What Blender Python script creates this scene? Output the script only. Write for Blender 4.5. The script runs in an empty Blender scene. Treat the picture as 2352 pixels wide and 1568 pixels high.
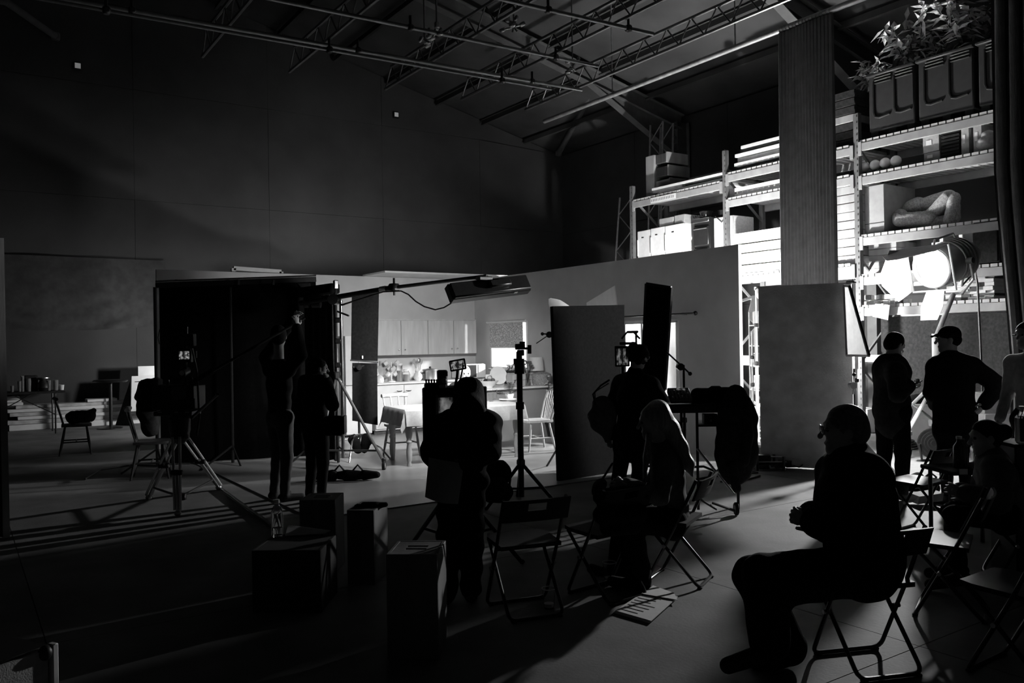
import bpy, bmesh, math, random
import numpy as np
from mathutils import Vector, Matrix
V = Vector
random.seed(7)
scn = bpy.context.scene
COL = scn.collection
R = math.radians
# ------------------------------------------------------------------ camera
YAW = R(34.0); ROLL = R(0.9); F = 1900.0; CX, CY = 1176.0, 784.0; EYE = 1.62
RT = V((math.cos(YAW), -math.sin(YAW), 0)); FW = V((math.sin(YAW), math.cos(YAW), 0)); UP = V((0, 0, 1))
CAM = V((0, 0, EYE))
cd = bpy.data.cameras.new('camera'); cam = bpy.data.objects.new('camera', cd); COL.objects.link(cam)
cr, sr = math.cos(ROLL), math.sin(ROLL)
_x = RT * cr - UP * sr; _y = RT * sr + UP * cr; _z = -FW
cam.matrix_world = Matrix(((_x.x, _y.x, _z.x, 0), (_x.y, _y.y, _z.y, 0), (_x.z, _y.z, _z.z, EYE), (0, 0, 0, 1)))
cd.sensor_width = 36; cd.lens = F / 2352 * 36; cd.clip_start = .05; cd.clip_end = 200
scn.camera = cam
# ------------------------------------------------------------------ world, exposure
w = bpy.data.worlds.new('world'); scn.world = w; w.use_nodes = True
w.node_tree.nodes['Background'].inputs[0].default_value = (1, 1, 1, 1)
w.node_tree.nodes['Background'].inputs[1].default_value = 0.0
vs = scn.view_settings; vs.view_transform = 'Standard'; vs.look = 'None'; vs.gamma = 1; vs.use_curve_mapping = False
vs.exposure = 0.0
KEY_W, BACK_W, UP_W, SUN_W, BANK_W, WASH_W = 1600.0, 2200.0, 2400.0, 1500.0, 74.0, 400.0       # big fresnel, fresnel behind the set, uplight on the rack, overhead light bank

def ideal(px, py):
    dx, dy = px - CX, py - CY
    return (dx * cr - dy * sr) / F, (dx * sr + dy * cr) / F
def ray(px, py):
    x, y = ideal(px, py)
    return RT * x + FW - UP * y
def at(px, py, D): return CAM + ray(px, py) * D
def fl(px, py, z=0.0):
    r = ray(px, py); return CAM + r * ((z - EYE) / r.z)
def onx(px, py, X):
    r = ray(px, py); return r * (X / r.x) + CAM
def ony(px, py, Y):
    r = ray(px, py); return r * (Y / r.y) + CAM
def dep(p): return (V(p) - CAM).dot(FW)
def cw(x, y, z=0.0): return RT * x + FW * y + UP * z
CAMRZ = -YAW
# ------------------------------------------------------------------ materials (everything is grey: the photograph is black and white)
_M = {}
def mat(name, val, rough=.8, var=.12, scale=14, bump=0.0, bscale=120, metal=0.0, spec=.35, kind=None, emit=0.0, trans=0.0, stretch=None):
    if name in _M: return _M[name]
    m = bpy.data.materials.new(name); m.use_nodes = True; nt = m.node_tree; N = nt.nodes; Lk = nt.links
    b = N['Principled BSDF']; b.inputs['Roughness'].default_value = rough; b.inputs['Metallic'].default_value = metal
    b.inputs['Specular IOR Level'].default_value = spec
    tc = N.new('ShaderNodeTexCoord'); src = tc.outputs['Object']
    if stretch:
        mp = N.new('ShaderNodeMapping'); mp.inputs['Scale'].default_value = stretch; Lk.new(src, mp.inputs['Vector']); src = mp.outputs['Vector']
    if var > 0:
        n = N.new('ShaderNodeTexNoise'); n.inputs['Scale'].default_value = scale; n.inputs['Detail'].default_value = 4
        Lk.new(src, n.inputs['Vector'])
        r = N.new('ShaderNodeValToRGB'); lo, hi = val * (1 - var), min(1, val * (1 + var))
        r.color_ramp.elements[0].position = .3; r.color_ramp.elements[1].position = .7
        r.color_ramp.elements[0].color = (lo, lo, lo, 1); r.color_ramp.elements[1].color = (hi, hi, hi, 1)
        if kind == 'pattern':
            v = N.new('ShaderNodeTexVoronoi'); v.inputs['Scale'].default_value = scale * 2; Lk.new(src, v.inputs['Vector']); Lk.new(v.outputs['Distance'], r.inputs['Fac'])
        else: Lk.new(n.outputs['Fac'], r.inputs['Fac'])
        Lk.new(r.outputs['Color'], b.inputs['Base Color'])
    else: b.inputs['Base Color'].default_value = (val, val, val, 1)
    if bump > 0:
        n2 = N.new('ShaderNodeTexNoise'); n2.inputs['Scale'].default_value = bscale; n2.inputs['Detail'].default_value = 3; Lk.new(src, n2.inputs['Vector'])
        bp = N.new('ShaderNodeBump'); bp.inputs['Strength'].default_value = bump; bp.inputs['Distance'].default_value = .01
        Lk.new(n2.outputs['Fac'], bp.inputs['Height']); Lk.new(bp.outputs['Normal'], b.inputs['Normal'])
    if emit: b.inputs['Emission Color'].default_value = (1, 1, 1, 1); b.inputs['Emission Strength'].default_value = emit
    if trans: b.inputs['Transmission Weight'].default_value = trans; b.inputs['IOR'].default_value = 1.2
    _M[name] = m; return m
FABK = mat('black_fabric', .008, .95, .3, 30, .3, 300, spec=.1)
FADK = mat('dark_fabric', .03, .95, .3, 25, .3, 250, spec=.15)
FAGR = mat('grey_fabric', .12, .95, .2, 25, .3, 250, spec=.15)
FALT = mat('pale_fabric', .42, .95, .15, 25, .25, 200, spec=.15)
BKPL = mat('black_plastic', .015, .45, .2, 20, spec=.4)
BKMT = mat('black_metal', .02, .35, .2, 20, spec=.5)
CHROME = mat('chrome', .6, .22, .05, 20, metal=1.0)
STEEL = mat('steel', .45, .38, .1, 20, metal=1.0)
GALV = mat('galvanised_steel', .35, .5, .2, 12, metal=.6)
WHITE = mat('white_paint', .75, .55, .05, 10)
WHBD = mat('white_board', .8, .8, .05, 8, .1, 80)
SETW = mat('set_wall_paint', .55, .9, .06, 3, .05, 60, spec=.1)
STUD = mat('studio_wall_black_paint', .06, .85, .14, 1.1, .15, 30, spec=.15)
ROOFM = mat('roof_lining', .07, .85, .3, .8, .1, 12, spec=.1)
WOOD = mat('pale_wood', .42, .6, .25, 9, .1, 60, stretch=(1, 1, .15))
WOODH = mat('pale_wood_boards', .5, .65, .25, 9, .1, 60, stretch=(1, .15, 1))
WOODD = mat('dark_wood', .06, .6, .3, 9, .1, 60, stretch=(1, 1, .15))
PLY = mat('plywood', .3, .7, .2, 7, .1, 50, stretch=(1, 1, .2))
RACKM = mat('rack_paint', .32, .5, .12, 6)
RACKD = mat('rack_post_paint', .13, .5, .15, 8)
SKIN = mat('skin', .38, .55, .08, 20, .05, 150)
HAIRD = mat('dark_hair', .006, .75, .4, 60, .6, 200, spec=.08, stretch=(1, 1, .1))
HAIRL = mat('blond_hair', .3, .42, .35, 70, .7, 260, spec=.5, stretch=(1, 1, .08))
HAIRG = mat('grey_hair', .16, .5, .4, 60, .6, 200, spec=.4)
HAIRW = mat('white_hair', .65, .5, .2, 60, .5, 200)
CARD = mat('cardboard', .3, .8, .1, 8, .05, 60)
PAPER = mat('paper', .72, .85, .05, 20)
CERAM = mat('ceramic', .75, .25, .05, 8, spec=.5)
LEAF = mat('leaf', .6, .5, .35, 12, spec=.4)
LEAFD = mat('dark_leaf', .07, .5, .35, 12, spec=.4)
RUBBER = mat('rubber', .02, .8, .2, 20)
GLASS = mat('glass', .95, .03, 0, trans=1.0, spec=.5)
POLYG = mat('poly_board_dark_face', .6, .9, .2, 5, .25, 50, spec=.1)
# ------------------------------------------------------------------ objects
_W = {}
def _mx(loc, rz): return Matrix.Translation(V(loc)) @ Matrix.Rotation(rz, 4, 'Z')
ORD = ['first', 'second', 'third', 'fourth', 'fifth', 'sixth', 'seventh', 'eighth', 'ninth', 'tenth', 'eleventh', 'twelfth']
def tag(o, label=None, cat=None, group=None, kind=None):
    if label: o['label'] = label
    if cat: o['category'] = cat
    if group: o['group'] = group
    if kind: o['kind'] = kind
    return o
def thing(name, label, cat, loc, rz=0.0, group=None):
    o = bpy.data.objects.new(name, None); COL.objects.link(o); o.empty_display_size = .1
    o.location = loc; o.rotation_euler = (0, 0, rz); _W[o.name] = _mx(loc, rz)
    return tag(o, label, cat, group)
def rotm(rx=0, ry=0, rz=0): return Matrix.Rotation(rz, 3, 'Z') @ Matrix.Rotation(ry, 3, 'Y') @ Matrix.Rotation(rx, 3, 'X')
def frame_to(d):
    d = V(d).normalized(); return d.to_track_quat('Z', 'Y').to_matrix()
class MB:
    def __init__(s): s.v = []; s.f = []
    def add(s, v, f):
        n = len(s.v); s.v += [tuple(p) for p in v]; s.f += [tuple(i + n for i in q) for q in f]; return s
    def box(s, c, size, rz=0, rx=0, ry=0, ch=0.0, M=None):
        c = V(c); M = M or rotm(rx, ry, rz); h = V(size) / 2
        ch = min(ch, h.x * .9, h.y * .9, h.z * .9)
        if ch <= 0:
            vs = [c + M @ V((x * h.x, y * h.y, z * h.z)) for x in (-1, 1) for y in (-1, 1) for z in (-1, 1)]
            return s.add(vs, [(0, 1, 3, 2), (4, 6, 7, 5), (0, 4, 5, 1), (2, 3, 7, 6), (0, 2, 6, 4), (1, 5, 7, 3)])
        vs = []; ix = {}
        for x in (-1, 1):
            for y in (-1, 1):
                for z in (-1, 1):
                    for a in range(3):
                        p = [x * (h.x - ch), y * (h.y - ch), z * (h.z - ch)]; p[a] = (x, y, z)[a] * h[a]
                        ix[(x, y, z, a)] = len(vs); vs.append(c + M @ V(p))
        fs = []
        for a in range(3):
            b, d = (a + 1) % 3, (a + 2) % 3
            for sg in (-1, 1):
                q = []
                for (u, w_) in ((-1, -1), (1, -1), (1, 1), (-1, 1)):
                    k = [0, 0, 0]; k[a] = sg; k[b] = u; k[d] = w_; q.append(ix[(*k, a)])
                fs.append(q)
            for u in (-1, 1):
                for w_ in (-1, 1):
                    k0 = [0, 0, 0]; k0[a] = -1; k0[b] = u; k0[d] = w_; k1 = list(k0); k1[a] = 1
                    fs.append((ix[(*k0, b)], ix[(*k1, b)], ix[(*k1, d)], ix[(*k0, d)]))
        for x in (-1, 1):
            for y in (-1, 1):
                for z in (-1, 1): fs.append(tuple(ix[(x, y, z, a)] for a in range(3)))
        return s.add(vs, fs)
    def bar(s, a, b, wx, wy, up=None, ch=0.0):       # rectangular bar between two points
        a, b = V(a), V(b); d = (b - a); L = d.length; d.normalize()
        up = V(up) if up else (UP if abs(d.z) < .9 else V((0, 1, 0)))
        x = d.cross(up).normalized(); y = x.cross(d).normalized()
        M = Matrix((x, y, d)).transposed()
        return s.box((a + b) / 2, (wx, wy, L), M=M, ch=ch)
    def tube(s, pts, r, n=8, closed=False):
        pts = [V(p) for p in pts]; m = len(pts); rs = r if isinstance(r, (list, tuple)) else [r] * m
        t = []
        for i in range(m):
            a = pts[i - 1] if (i or closed) else pts[i]; b = pts[(i + 1) % m] if (i < m - 1 or closed) else pts[i]
            d = (b - a); t.append(d.normalized() if d.length > 1e-9 else UP.copy())
        x = t[0].orthogonal().normalized(); vs = []
        for i in range(m):
            x = (x - t[i] * x.dot(t[i]));
            x = x.normalized() if x.length > 1e-6 else t[i].orthogonal().normalized()
            y = t[i].cross(x)
            for k in range(n):
                an = 2 * math.pi * k / n; vs.append(pts[i] + (x * math.cos(an) + y * math.sin(an)) * rs[i])
        fs = []
        for i in range(m if closed else m - 1):
            j = (i + 1) % m
            for k in range(n): fs.append((i * n + k, i * n + (k + 1) % n, j * n + (k + 1) % n, j * n + k))
        if not closed: fs += [tuple(range(n))[::-1], tuple(range((m - 1) * n, m * n))]
        return s.add(vs, fs)
    def rod(s, a, b, r, n=8, r2=None): return s.tube([a, b], [r, r if r2 is None else r2], n)
    def lathe(s, prof, c=(0, 0, 0), n=20, M=None):
        c = V(c); M = M or Matrix.Identity(3); vs = []; fs = []; m = len(prof)
        for (r, z) in prof:
            for k in range(n):
                a = 2 * math.pi * k / n; vs.append(c + M @ V((max(r, 1e-4) * math.cos(a), max(r, 1e-4) * math.sin(a), z)))
        for i in range(m - 1):
            for k in range(n): fs.append((i * n + k, i * n + (k + 1) % n, (i + 1) * n + (k + 1) % n, (i + 1) * n + k))
        fs += [tuple(range(n))[::-1], tuple(range((m - 1) * n, m * n))]
        return s.add(vs, fs)
    def prism(s, poly, ext):                         # poly: 3d points of a planar face, ext: extrusion vector
        poly = [V(p) for p in poly]; e = V(ext); n = len(poly)
        vs = poly + [p + e for p in poly]
        fs = [tuple(range(n))[::-1], tuple(range(n, 2 * n))] + [(i, (i + 1) % n, n + (i + 1) % n, n + i) for i in range(n)]
        return s.add(vs, fs)
    def grid(s, fn, nu, nv):
        vs = [V(fn(i / nu, j / nv)) for i in range(nu + 1) for j in range(nv + 1)]
        fs = [(i * (nv + 1) + j, (i + 1) * (nv + 1) + j, (i + 1) * (nv + 1) + j + 1, i * (nv + 1) + j + 1) for i in range(nu) for j in range(nv)]
        return s.add(vs, fs)
    def sheet(s, fn, nu, nv, th):                    # cloth with thickness th (a vector)
        th = V(th); n0 = len(s.v); s.grid(fn, nu, nv); n1 = len(s.v)
        s.add([V(p) + th for p in s.v[n0:n1]], [tuple(i - n0 for i in q)[::-1] for q in s.f[-nu * nv:]])
        o = n1 - n0; ring = [i * (nv + 1) for i in range(nu + 1)] + [nu * (nv + 1) + j for j in range(1, nv + 1)] + [i * (nv + 1) + nv for i in range(nu - 1, -1, -1)] + [j for j in range(nv - 1, 0, -1)]
        for a, b in zip(ring, ring[1:] + ring[:1]): s.f.append((n0 + a, n0 + b, n0 + o + b, n0 + o + a))
        return s
    def ball(s, c, r, n=12, m=8, M=None):
        r = (r, r, r) if not isinstance(r, (tuple, list, Vector)) else r
        c = V(c); M = M or Matrix.Identity(3); vs = [c + M @ V((0, 0, -r[2]))]; fs = []
        for j in range(1, m):
            t = math.pi * j / m - math.pi / 2
            for k in range(n):
                a = 2 * math.pi * k / n; vs.append(c + M @ V((r[0] * math.cos(t) * math.cos(a), r[1] * math.cos(t) * math.sin(a), r[2] * math.sin(t))))
        vs.append(c + M @ V((0, 0, r[2]))); L = len(vs) - 1
        for k in range(n):
            fs.append((0, 1 + (k + 1) % n, 1 + k)); fs.append((L, 1 + (m - 2) * n + k, 1 + (m - 2) * n + (k + 1) % n))
        for j in range(m - 2):
            for k in range(n): fs.append((1 + j * n + k, 1 + j * n + (k + 1) % n, 1 + (j + 1) * n + (k + 1) % n, 1 + (j + 1) * n + k))
        return s.add(vs, fs)
def to_mesh(name, vs, fs, m, smooth=True, fix=True):
    me = bpy.data.meshes.new(name); me.from_pydata([tuple(p) for p in vs], [], fs)
    if fix:
        bm = bmesh.new(); bm.from_mesh(me); bmesh.ops.recalc_face_normals(bm, faces=bm.faces); bm.to_mesh(me); bm.free()
    if smooth:
        me.polygons.foreach_set('use_smooth', [True] * len(me.polygons)); me.set_sharp_from_angle(angle=R(38))
    if m: me.materials.append(m)
    me.update(); return me
def part(name, mb, m, parent, world=True, **k):
    W0 = _W[parent.name]; vs = mb.v
    if world:
        inv = W0.inverted(); vs = [inv @ V(p) for p in vs]
    o = bpy.data.objects.new(name, to_mesh(name, vs, mb.f, m)); COL.objects.link(o); o.parent = parent; _W[o.name] = W0
    return tag(o, **k)
def copy_part(src, parent, loc=(0, 0, 0), rot=(0, 0, 0)):     # another piece that shares the mesh of src, moved
    o = src.copy(); COL.objects.link(o); o.parent = parent; o.location = loc; o.rotation_euler = rot; _W[o.name] = _W[parent.name]; return o
def single(name, mb, m, label=None, cat=None, group=None, kind=None):
    a = np.array([tuple(p) for p in mb.v]); c = V((a[:, 0].mean(), a[:, 1].mean(), a[:, 2].min()))
    o = bpy.data.objects.new(name, to_mesh(name, [V(p) - c for p in mb.v], mb.f, m)); COL.objects.link(o); o.location = c
    _W[o.name] = Matrix.Translation(c); return tag(o, label, cat, group, kind)
def struct(name, mb, m, parent=None):
    if parent: return part(name, mb, m, parent)
    return single(name, mb, m, kind='structure')
def dup(root, loc, rz, label, group=None):
    kids = {}
    for o in list(COL.objects):
        if o.parent: kids.setdefault(o.parent.name, []).append(o)
    def rec(o, par):
        c = o.copy(); COL.objects.link(c)
        if par: c.parent = par
        _W[c.name] = _mx(loc, rz)
        for ch in kids.get(o.name, []): rec(ch, c)
        return c
    r = rec(root, None); r.location = loc; r.rotation_euler = (0, 0, rz); r['label'] = label
    if group: r['group'] = group
    return r
# ------------------------------------------------------------------ smooth bodies: a signed distance field turned into one surface
class SF:
    def __init__(s, wr=0.0): s.P = []; s.wr = wr
    def cap(s, a, b, ra, rb=None, k=.03, sq=None, neg=False):
        a, b = V(a), V(b); rb = ra if rb is None else rb; m = max(ra, rb)
        lo = [min(a[i], b[i]) - m for i in range(3)]; hi = [max(a[i], b[i]) + m for i in range(3)]
        s.P.append(('c', lo, hi, k, neg, (np.array(a), np.array(b), ra, rb, sq))); return s
    def chain(s, pts, rs, k=.03, sq=None):
        for i in range(len(pts) - 1): s.cap(pts[i], pts[i + 1], rs[i], rs[i + 1], k, sq)
        return s
    def ell(s, c, r, M=None, k=.03, neg=False):
        c = V(c); M = M or Matrix.Identity(3); ext = [sum(abs(M[i][j]) * r[j] for j in range(3)) for i in range(3)]
        s.P.append(('e', [c[i] - ext[i] for i in range(3)], [c[i] + ext[i] for i in range(3)], k, neg, (np.array(c), np.array(r, float), np.array(M)))); return s
    def mesh(s, res):
        pos = [p for p in s.P if not p[4]]
        lo = np.min([p[1] for p in pos], 0) - 3 * res - .03; hi = np.max([p[2] for p in pos], 0) + 3 * res + .03
        n = np.ceil((hi - lo) / res).astype(int) + 1; f = np.full(n, .5, np.float32)
        ax = [lo[i] + res * np.arange(n[i]) for i in range(3)]
        for (t, l, h, k, neg, q) in s.P:
            mg = k + 2.5 * res; i0 = np.clip(np.floor((np.array(l) - mg - lo) / res).astype(int), 0, n); i1 = np.clip(np.ceil((np.array(h) + mg - lo) / res).astype(int) + 1, 0, n)
            if (i1 <= i0).any(): continue
            X, Y, Z = np.meshgrid(*[ax[i][i0[i]:i1[i]].astype(np.float32) for i in range(3)], indexing='ij')
            if t == 'c':
                a, b, ra, rb, sq = q; px, py, pz = X - a[0], Y - a[1], Z - a[2]; ba = b - a; sc = 1.0
                if sq:
                    d = np.array(V(sq[0]).normalized()); sc = sq[1]; g = (1 / sc - 1); dd = px * d[0] + py * d[1] + pz * d[2]
                    px = px + d[0] * dd * g; py = py + d[1] * dd * g; pz = pz + d[2] * dd * g; ba = ba + d * (ba @ d) * g
                L2 = max(ba @ ba, 1e-9); tt = np.clip((px * ba[0] + py * ba[1] + pz * ba[2]) / L2, 0, 1)
                dist = (np.sqrt((px - tt * ba[0]) ** 2 + (py - tt * ba[1]) ** 2 + (pz - tt * ba[2]) ** 2) - (ra + (rb - ra) * tt)) * (sc if sc < 1 else 1)
            else:
                c, r, M = q; px, py, pz = X - c[0], Y - c[1], Z - c[2]
                u = [(px * M[0][j] + py * M[1][j] + pz * M[2][j]) / r[j] for j in range(3)]
                k0 = np.sqrt(u[0] ** 2 + u[1] ** 2 + u[2] ** 2); k1 = np.sqrt((u[0] / r[0]) ** 2 + (u[1] / r[1]) ** 2 + (u[2] / r[2]) ** 2)
                dist = k0 * (k0 - 1) / np.maximum(k1, 1e-6)
            sl = tuple(slice(i0[i], i1[i]) for i in range(3)); g = f[sl]
            if neg:
                f[sl] = np.maximum(g, -dist) if k <= 0 else -smin(-g, dist, k)
            else: f[sl] = np.minimum(g, dist) if k <= 0 else smin(g, dist, k)
        if s.wr:
            X, Y, Z = np.meshgrid(*ax, indexing='ij')
            f += s.wr * (np.sin(31 * X + 17 * Z + 3 * np.sin(9 * Y)) * np.sin(23 * Y - 26 * Z + 2 * np.sin(11 * X)) + .6 * np.sin(47 * Z + 21 * X + 13 * Y)).astype(np.float32)
        return nets(f, lo, res)
def smin(a, b, k):
    h = np.clip(.5 + .5 * (a - b) / k, 0, 1); return a * (1 - h) + b * h - k * h * (1 - h)
def nets(f, lo, res):
    nx, ny, nz = f.shape; ins = f < 0
    c = np.zeros((nx - 1, ny - 1, nz - 1), np.int8)
    for i in (0, 1):
        for j in (0, 1):
            for k in (0, 1): c += ins[i:nx - 1 + i, j:ny - 1 + j, k:nz - 1 + k]
    act = np.argwhere((c > 0) & (c < 8)); idx = np.full(c.shape, -1, np.int64); idx[act[:, 0], act[:, 1], act[:, 2]] = np.arange(len(act))
    acc = np.zeros((len(act), 3)); cnt = np.zeros(len(act))
    for axis in range(3):
        o1, o2 = [(1, 2), (0, 2), (0, 1)][axis]
        for u in (0, 1):
            for v in (0, 1):
                p = act.copy(); p[:, o1] += u; p[:, o2] += v; q = p.copy(); q[:, axis] += 1
                fa = f[p[:, 0], p[:, 1], p[:, 2]]; fb = f[q[:, 0], q[:, 1], q[:, 2]]; m = (fa < 0) != (fb < 0)
                t = np.where(m, fa / np.where(m, fa - fb, 1), 0); pt = p.astype(float); pt[:, axis] += t
                acc[m] += pt[m]; cnt[m] += 1
    vs = lo + res * (acc / np.maximum(cnt, 1)[:, None]); fs = []
    for axis in range(3):
        o1, o2 = [(1, 2), (2, 0), (0, 1)][axis]
        s0 = [slice(None)] * 3; s1 = [slice(None)] * 3; s0[axis] = slice(0, -1); s1[axis] = slice(1, None)
        a, b = ins[tuple(s0)], ins[tuple(s1)]; e = np.argwhere(a != b)
        e = e[(e[:, o1] > 0) & (e[:, o2] > 0) & (e[:, o1] < f.shape[o1] - 1) & (e[:, o2] < f.shape[o2] - 1)]
        q = []
        for (d1, d2) in ((-1, -1), (0, -1), (0, 0), (-1, 0)):
            p = e.copy(); p[:, o1] += d1; p[:, o2] += d2; q.append(idx[p[:, 0], p[:, 1], p[:, 2]])
        q = np.stack(q, 1); fl_ = a[e[:, 0], e[:, 1], e[:, 2]]; q[~fl_] = q[~fl_][:, ::-1]; fs.append(q)
    return vs, np.concatenate(fs)
def np_mesh(name, vs, fs, m):
    me = bpy.data.meshes.new(name); me.vertices.add(len(vs)); me.vertices.foreach_set('co', np.asarray(vs, np.float32).ravel())
    me.loops.add(fs.size); me.loops.foreach_set('vertex_index', fs.ravel().astype(np.int32)); me.polygons.add(len(fs))
    me.polygons.foreach_set('loop_start', np.arange(0, fs.size, 4, dtype=np.int32)); me.polygons.foreach_set('use_smooth', np.ones(len(fs), bool))
    me.update(calc_edges=True); me.validate(); me.materials.append(m); return me
def spart(name, sf, res, m, parent, **k):
    vs, fs = sf.mesh(res); W0 = _W[parent.name]; A = np.array(W0.inverted()); vs = vs @ A[:3, :3].T + A[:3, 3]
    o = bpy.data.objects.new(name, np_mesh(name, vs, fs, m)); COL.objects.link(o); o.parent = parent; _W[o.name] = W0; return tag(o, **k)
def ssingle(name, sf, res, m, label, cat, group=None):
    vs, fs = sf.mesh(res); c = np.array([vs[:, 0].mean(), vs[:, 1].mean(), vs[:, 2].min()])
    o = bpy.data.objects.new(name, np_mesh(name, vs - c, fs, m)); COL.objects.link(o); o.location = c; _W[o.name] = Matrix.Translation(V(c)); return tag(o, label, cat, group)
def piece(name, me, parent, wloc, M=None, **k):              # a repeated piece: shares its mesh, stands at its own place
    o = bpy.data.objects.new(name, me); COL.objects.link(o); o.parent = parent
    X = Matrix.Translation(V(wloc)) @ (M.to_4x4() if M else Matrix.Identity(4))
    o.matrix_local = _W[parent.name].inverted() @ X; _W[o.name] = X; return tag(o, **k)
def boxmesh(name, size, m, ch=0.0):
    b = MB().box((0, 0, 0), size, ch=ch); return to_mesh(name, b.v, b.f, m)
def light(name, loc, power, typ='POINT', parent=None, **k):
    ld = bpy.data.lights.new(name, typ); ld.energy = power
    for a, v in k.items(): setattr(ld, a, v)
    o = bpy.data.objects.new(name, ld); COL.objects.link(o)
    if parent: o.parent = parent; o.matrix_local = _W[parent.name].inverted() @ (loc if isinstance(loc, Matrix) else Matrix.Translation(V(loc)))
    elif isinstance(loc, Matrix): o.matrix_world = loc
    else: o.location = loc
    return o
# ------------------------------------------------------------------ building shell
UR, UL, WG, WB = 15.3, -11.0, 19.8, -6.0; EAVE, RU, RZ = 7.2, 2.0, 10.35
CONC = mat('concrete', .18, .72, .32, 1.6, .12, 45, spec=.3)
floor = struct('floor', MB().box(((UL + UR) / 2, (WG + WB) / 2, -.1), (UR - UL, WG - WB, .16)), CONC)
us = [UL, -7.2, -3.4, .4, 4.15, 7.95, 11.7, UR]; ws = [WB, -3.2, -.4, 2.4, 5.2, 8.0, 11.0, 14.0, 17.0, WG]
for i in range(len(us) - 1):
    for j in range(len(ws) - 1):
        part('floor_slab', MB().box(((us[i] + us[i + 1]) / 2, (ws[j] + ws[j + 1]) / 2, -.0125), (us[i + 1] - us[i] - .006, ws[j + 1] - ws[j] - .006, .025)), CONC, floor)
gz = lambda u: EAVE + (UR - u) * (RZ - EAVE) / (UR - RU) if u > RU else RZ - (RU - u) * (RZ - EAVE) / (RU - UL)
wb = struct('wall_back', MB().prism([(UL, WG + .05, 0), (UR, WG + .05, 0), (UR, WG + .05, EAVE), (RU, WG + .05, RZ), (UL, WG + .05, EAVE)], (0, .2, 0)), STUD)
pu = [UL, -7, -3, .35, 3.35, 6.35, 9.35, 12.35, UR]; pz = [0, 2.44, 4.88, 7.32, 11]
for i in range(len(pu) - 1):                                  # painted sheets of the gable wall, joints left open
    for j in range(len(pz) - 1):
        a, b, z0, z1 = pu[i] + .003, pu[i + 1] - .003, pz[j] + .003, pz[j + 1] - .003
        ta, tb = min(z1, gz(a)), min(z1, gz(b))
        if min(ta, tb) > z0 + .05:
            mid = [(RU, WG + .05, min(z1, RZ))] if a < RU < b else []
            part('wall_panel', MB().prism([(a, WG + .05, z0), (b, WG + .05, z0), (b, WG + .05, tb)] + mid + [(a, WG + .05, ta)], (0, -.05 - .004 * ((i + j) % 2), 0)), STUD, wb)
wr = struct('wall_right', MB().box((UR + .1, (WG + WB) / 2, EAVE / 2), (.2, WG - WB, EAVE)), STUD)
for i in range(8):
    w0, w1 = WB + i * 3.225, WB + (i + 1) * 3.225
    for z0, z1 in ((0, 2.4), (2.4, 4.8), (4.8, EAVE)):
        part('wall_panel', MB().box((UR - .02, (w0 + w1) / 2, (z0 + z1) / 2), (.04 + .006 * (i % 2), w1 - w0 - .015, z1 - z0 - .015)), STUD, wr)
struct('wall_left', MB().box((UL - .1, (WG + WB) / 2, EAVE / 2), (.2, WG - WB, EAVE)), STUD)
struct('wall_front', MB().prism([(UL, WB, 0), (UR, WB, 0), (UR, WB, EAVE), (RU, WB, RZ), (UL, WB, EAVE)], (0, -.2, 0)), STUD)
ceil = struct('ceiling', MB().prism([(UR + .2, WB - .2, EAVE), (RU, WB - .2, RZ), (UL - .2, WB - .2, EAVE), (UL - .2, WB - .2, EAVE + .15), (RU, WB - .2, RZ + .15), (UR + .2, WB - .2, EAVE + .15)], (0, WG - WB + .4, 0)), ROOFM)
sl = math.atan2(RZ - EAVE, UR - RU)
pm = boxmesh('purlin', (.06, WG - WB - .2, .14), ROOFM)
for k in range(1, 9):
    u = UR - k * 1.45; piece('purlin', pm, ceil, (u, (WG + WB) / 2, gz(u) - .12), rotm(ry=sl))
# steel portal frames, each a thing with its pieces
FRM = mat('frame_steel', .11, .6, .2, 4)
def portal(W, label):
    t = thing('portal_frame', label, 'steel frame', (UR - .3, W, 0), group='steel frames across the hall')
    C = UR - .32; top = gz(C) - .3
    def isec(nm, a, b, dep, out):                              # I-section between a and b; out = depth direction
        d = (V(b) - V(a)).normalized(); o = V(out)
        p = part(nm, MB().bar(a, b, .02, dep, up=o), FRM, t)
        part(nm + '_flange', MB().bar(V(a) + o * dep / 2, V(b) + o * dep / 2, .2, .018, up=o), FRM, t)
        part(nm + '_flange', MB().bar(V(a) - o * dep / 2, V(b) - o * dep / 2, .2, .018, up=o), FRM, t)
    isec('column', (C, W, 0), (C, W, top), .4, (1, 0, 0))
    e = 3.0; ra = V((C, W, top - .0)); rb = V((RU, W, gz(RU) - .42)); n = V((math.sin(sl), 0, math.cos(sl)))
    isec('rafter', ra, rb, .34, n)
    h0 = V((C - .2, W, top - .85)); h1 = ra + (rb - ra).normalized() * 2.9 - n * .17
    part('haunch_flange', MB().bar(h0, h1, .2, .02, up=n), FRM, t)
    part('haunch_web', MB().prism([h0 + V((0, -.01, 0)), h1 + V((0, -.01, 0)), ra + V((-.2, -.01, -.1))], (0, .02, 0)), FRM, t)
    bl = MB()
    for i in range(6): bl.rod((C - .2, W - .05, top - .9 + i * .17), (C - .25, W - .05, top - .9 + i * .17), .018, 6)
    part('bolt', bl, STEEL, t)
portal(14.6, 'grey steel roof frame with haunch, above the tall fabric flats and lattice tower')
portal(9.4, 'steel roof frame crossing above the long curtain track')
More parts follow.
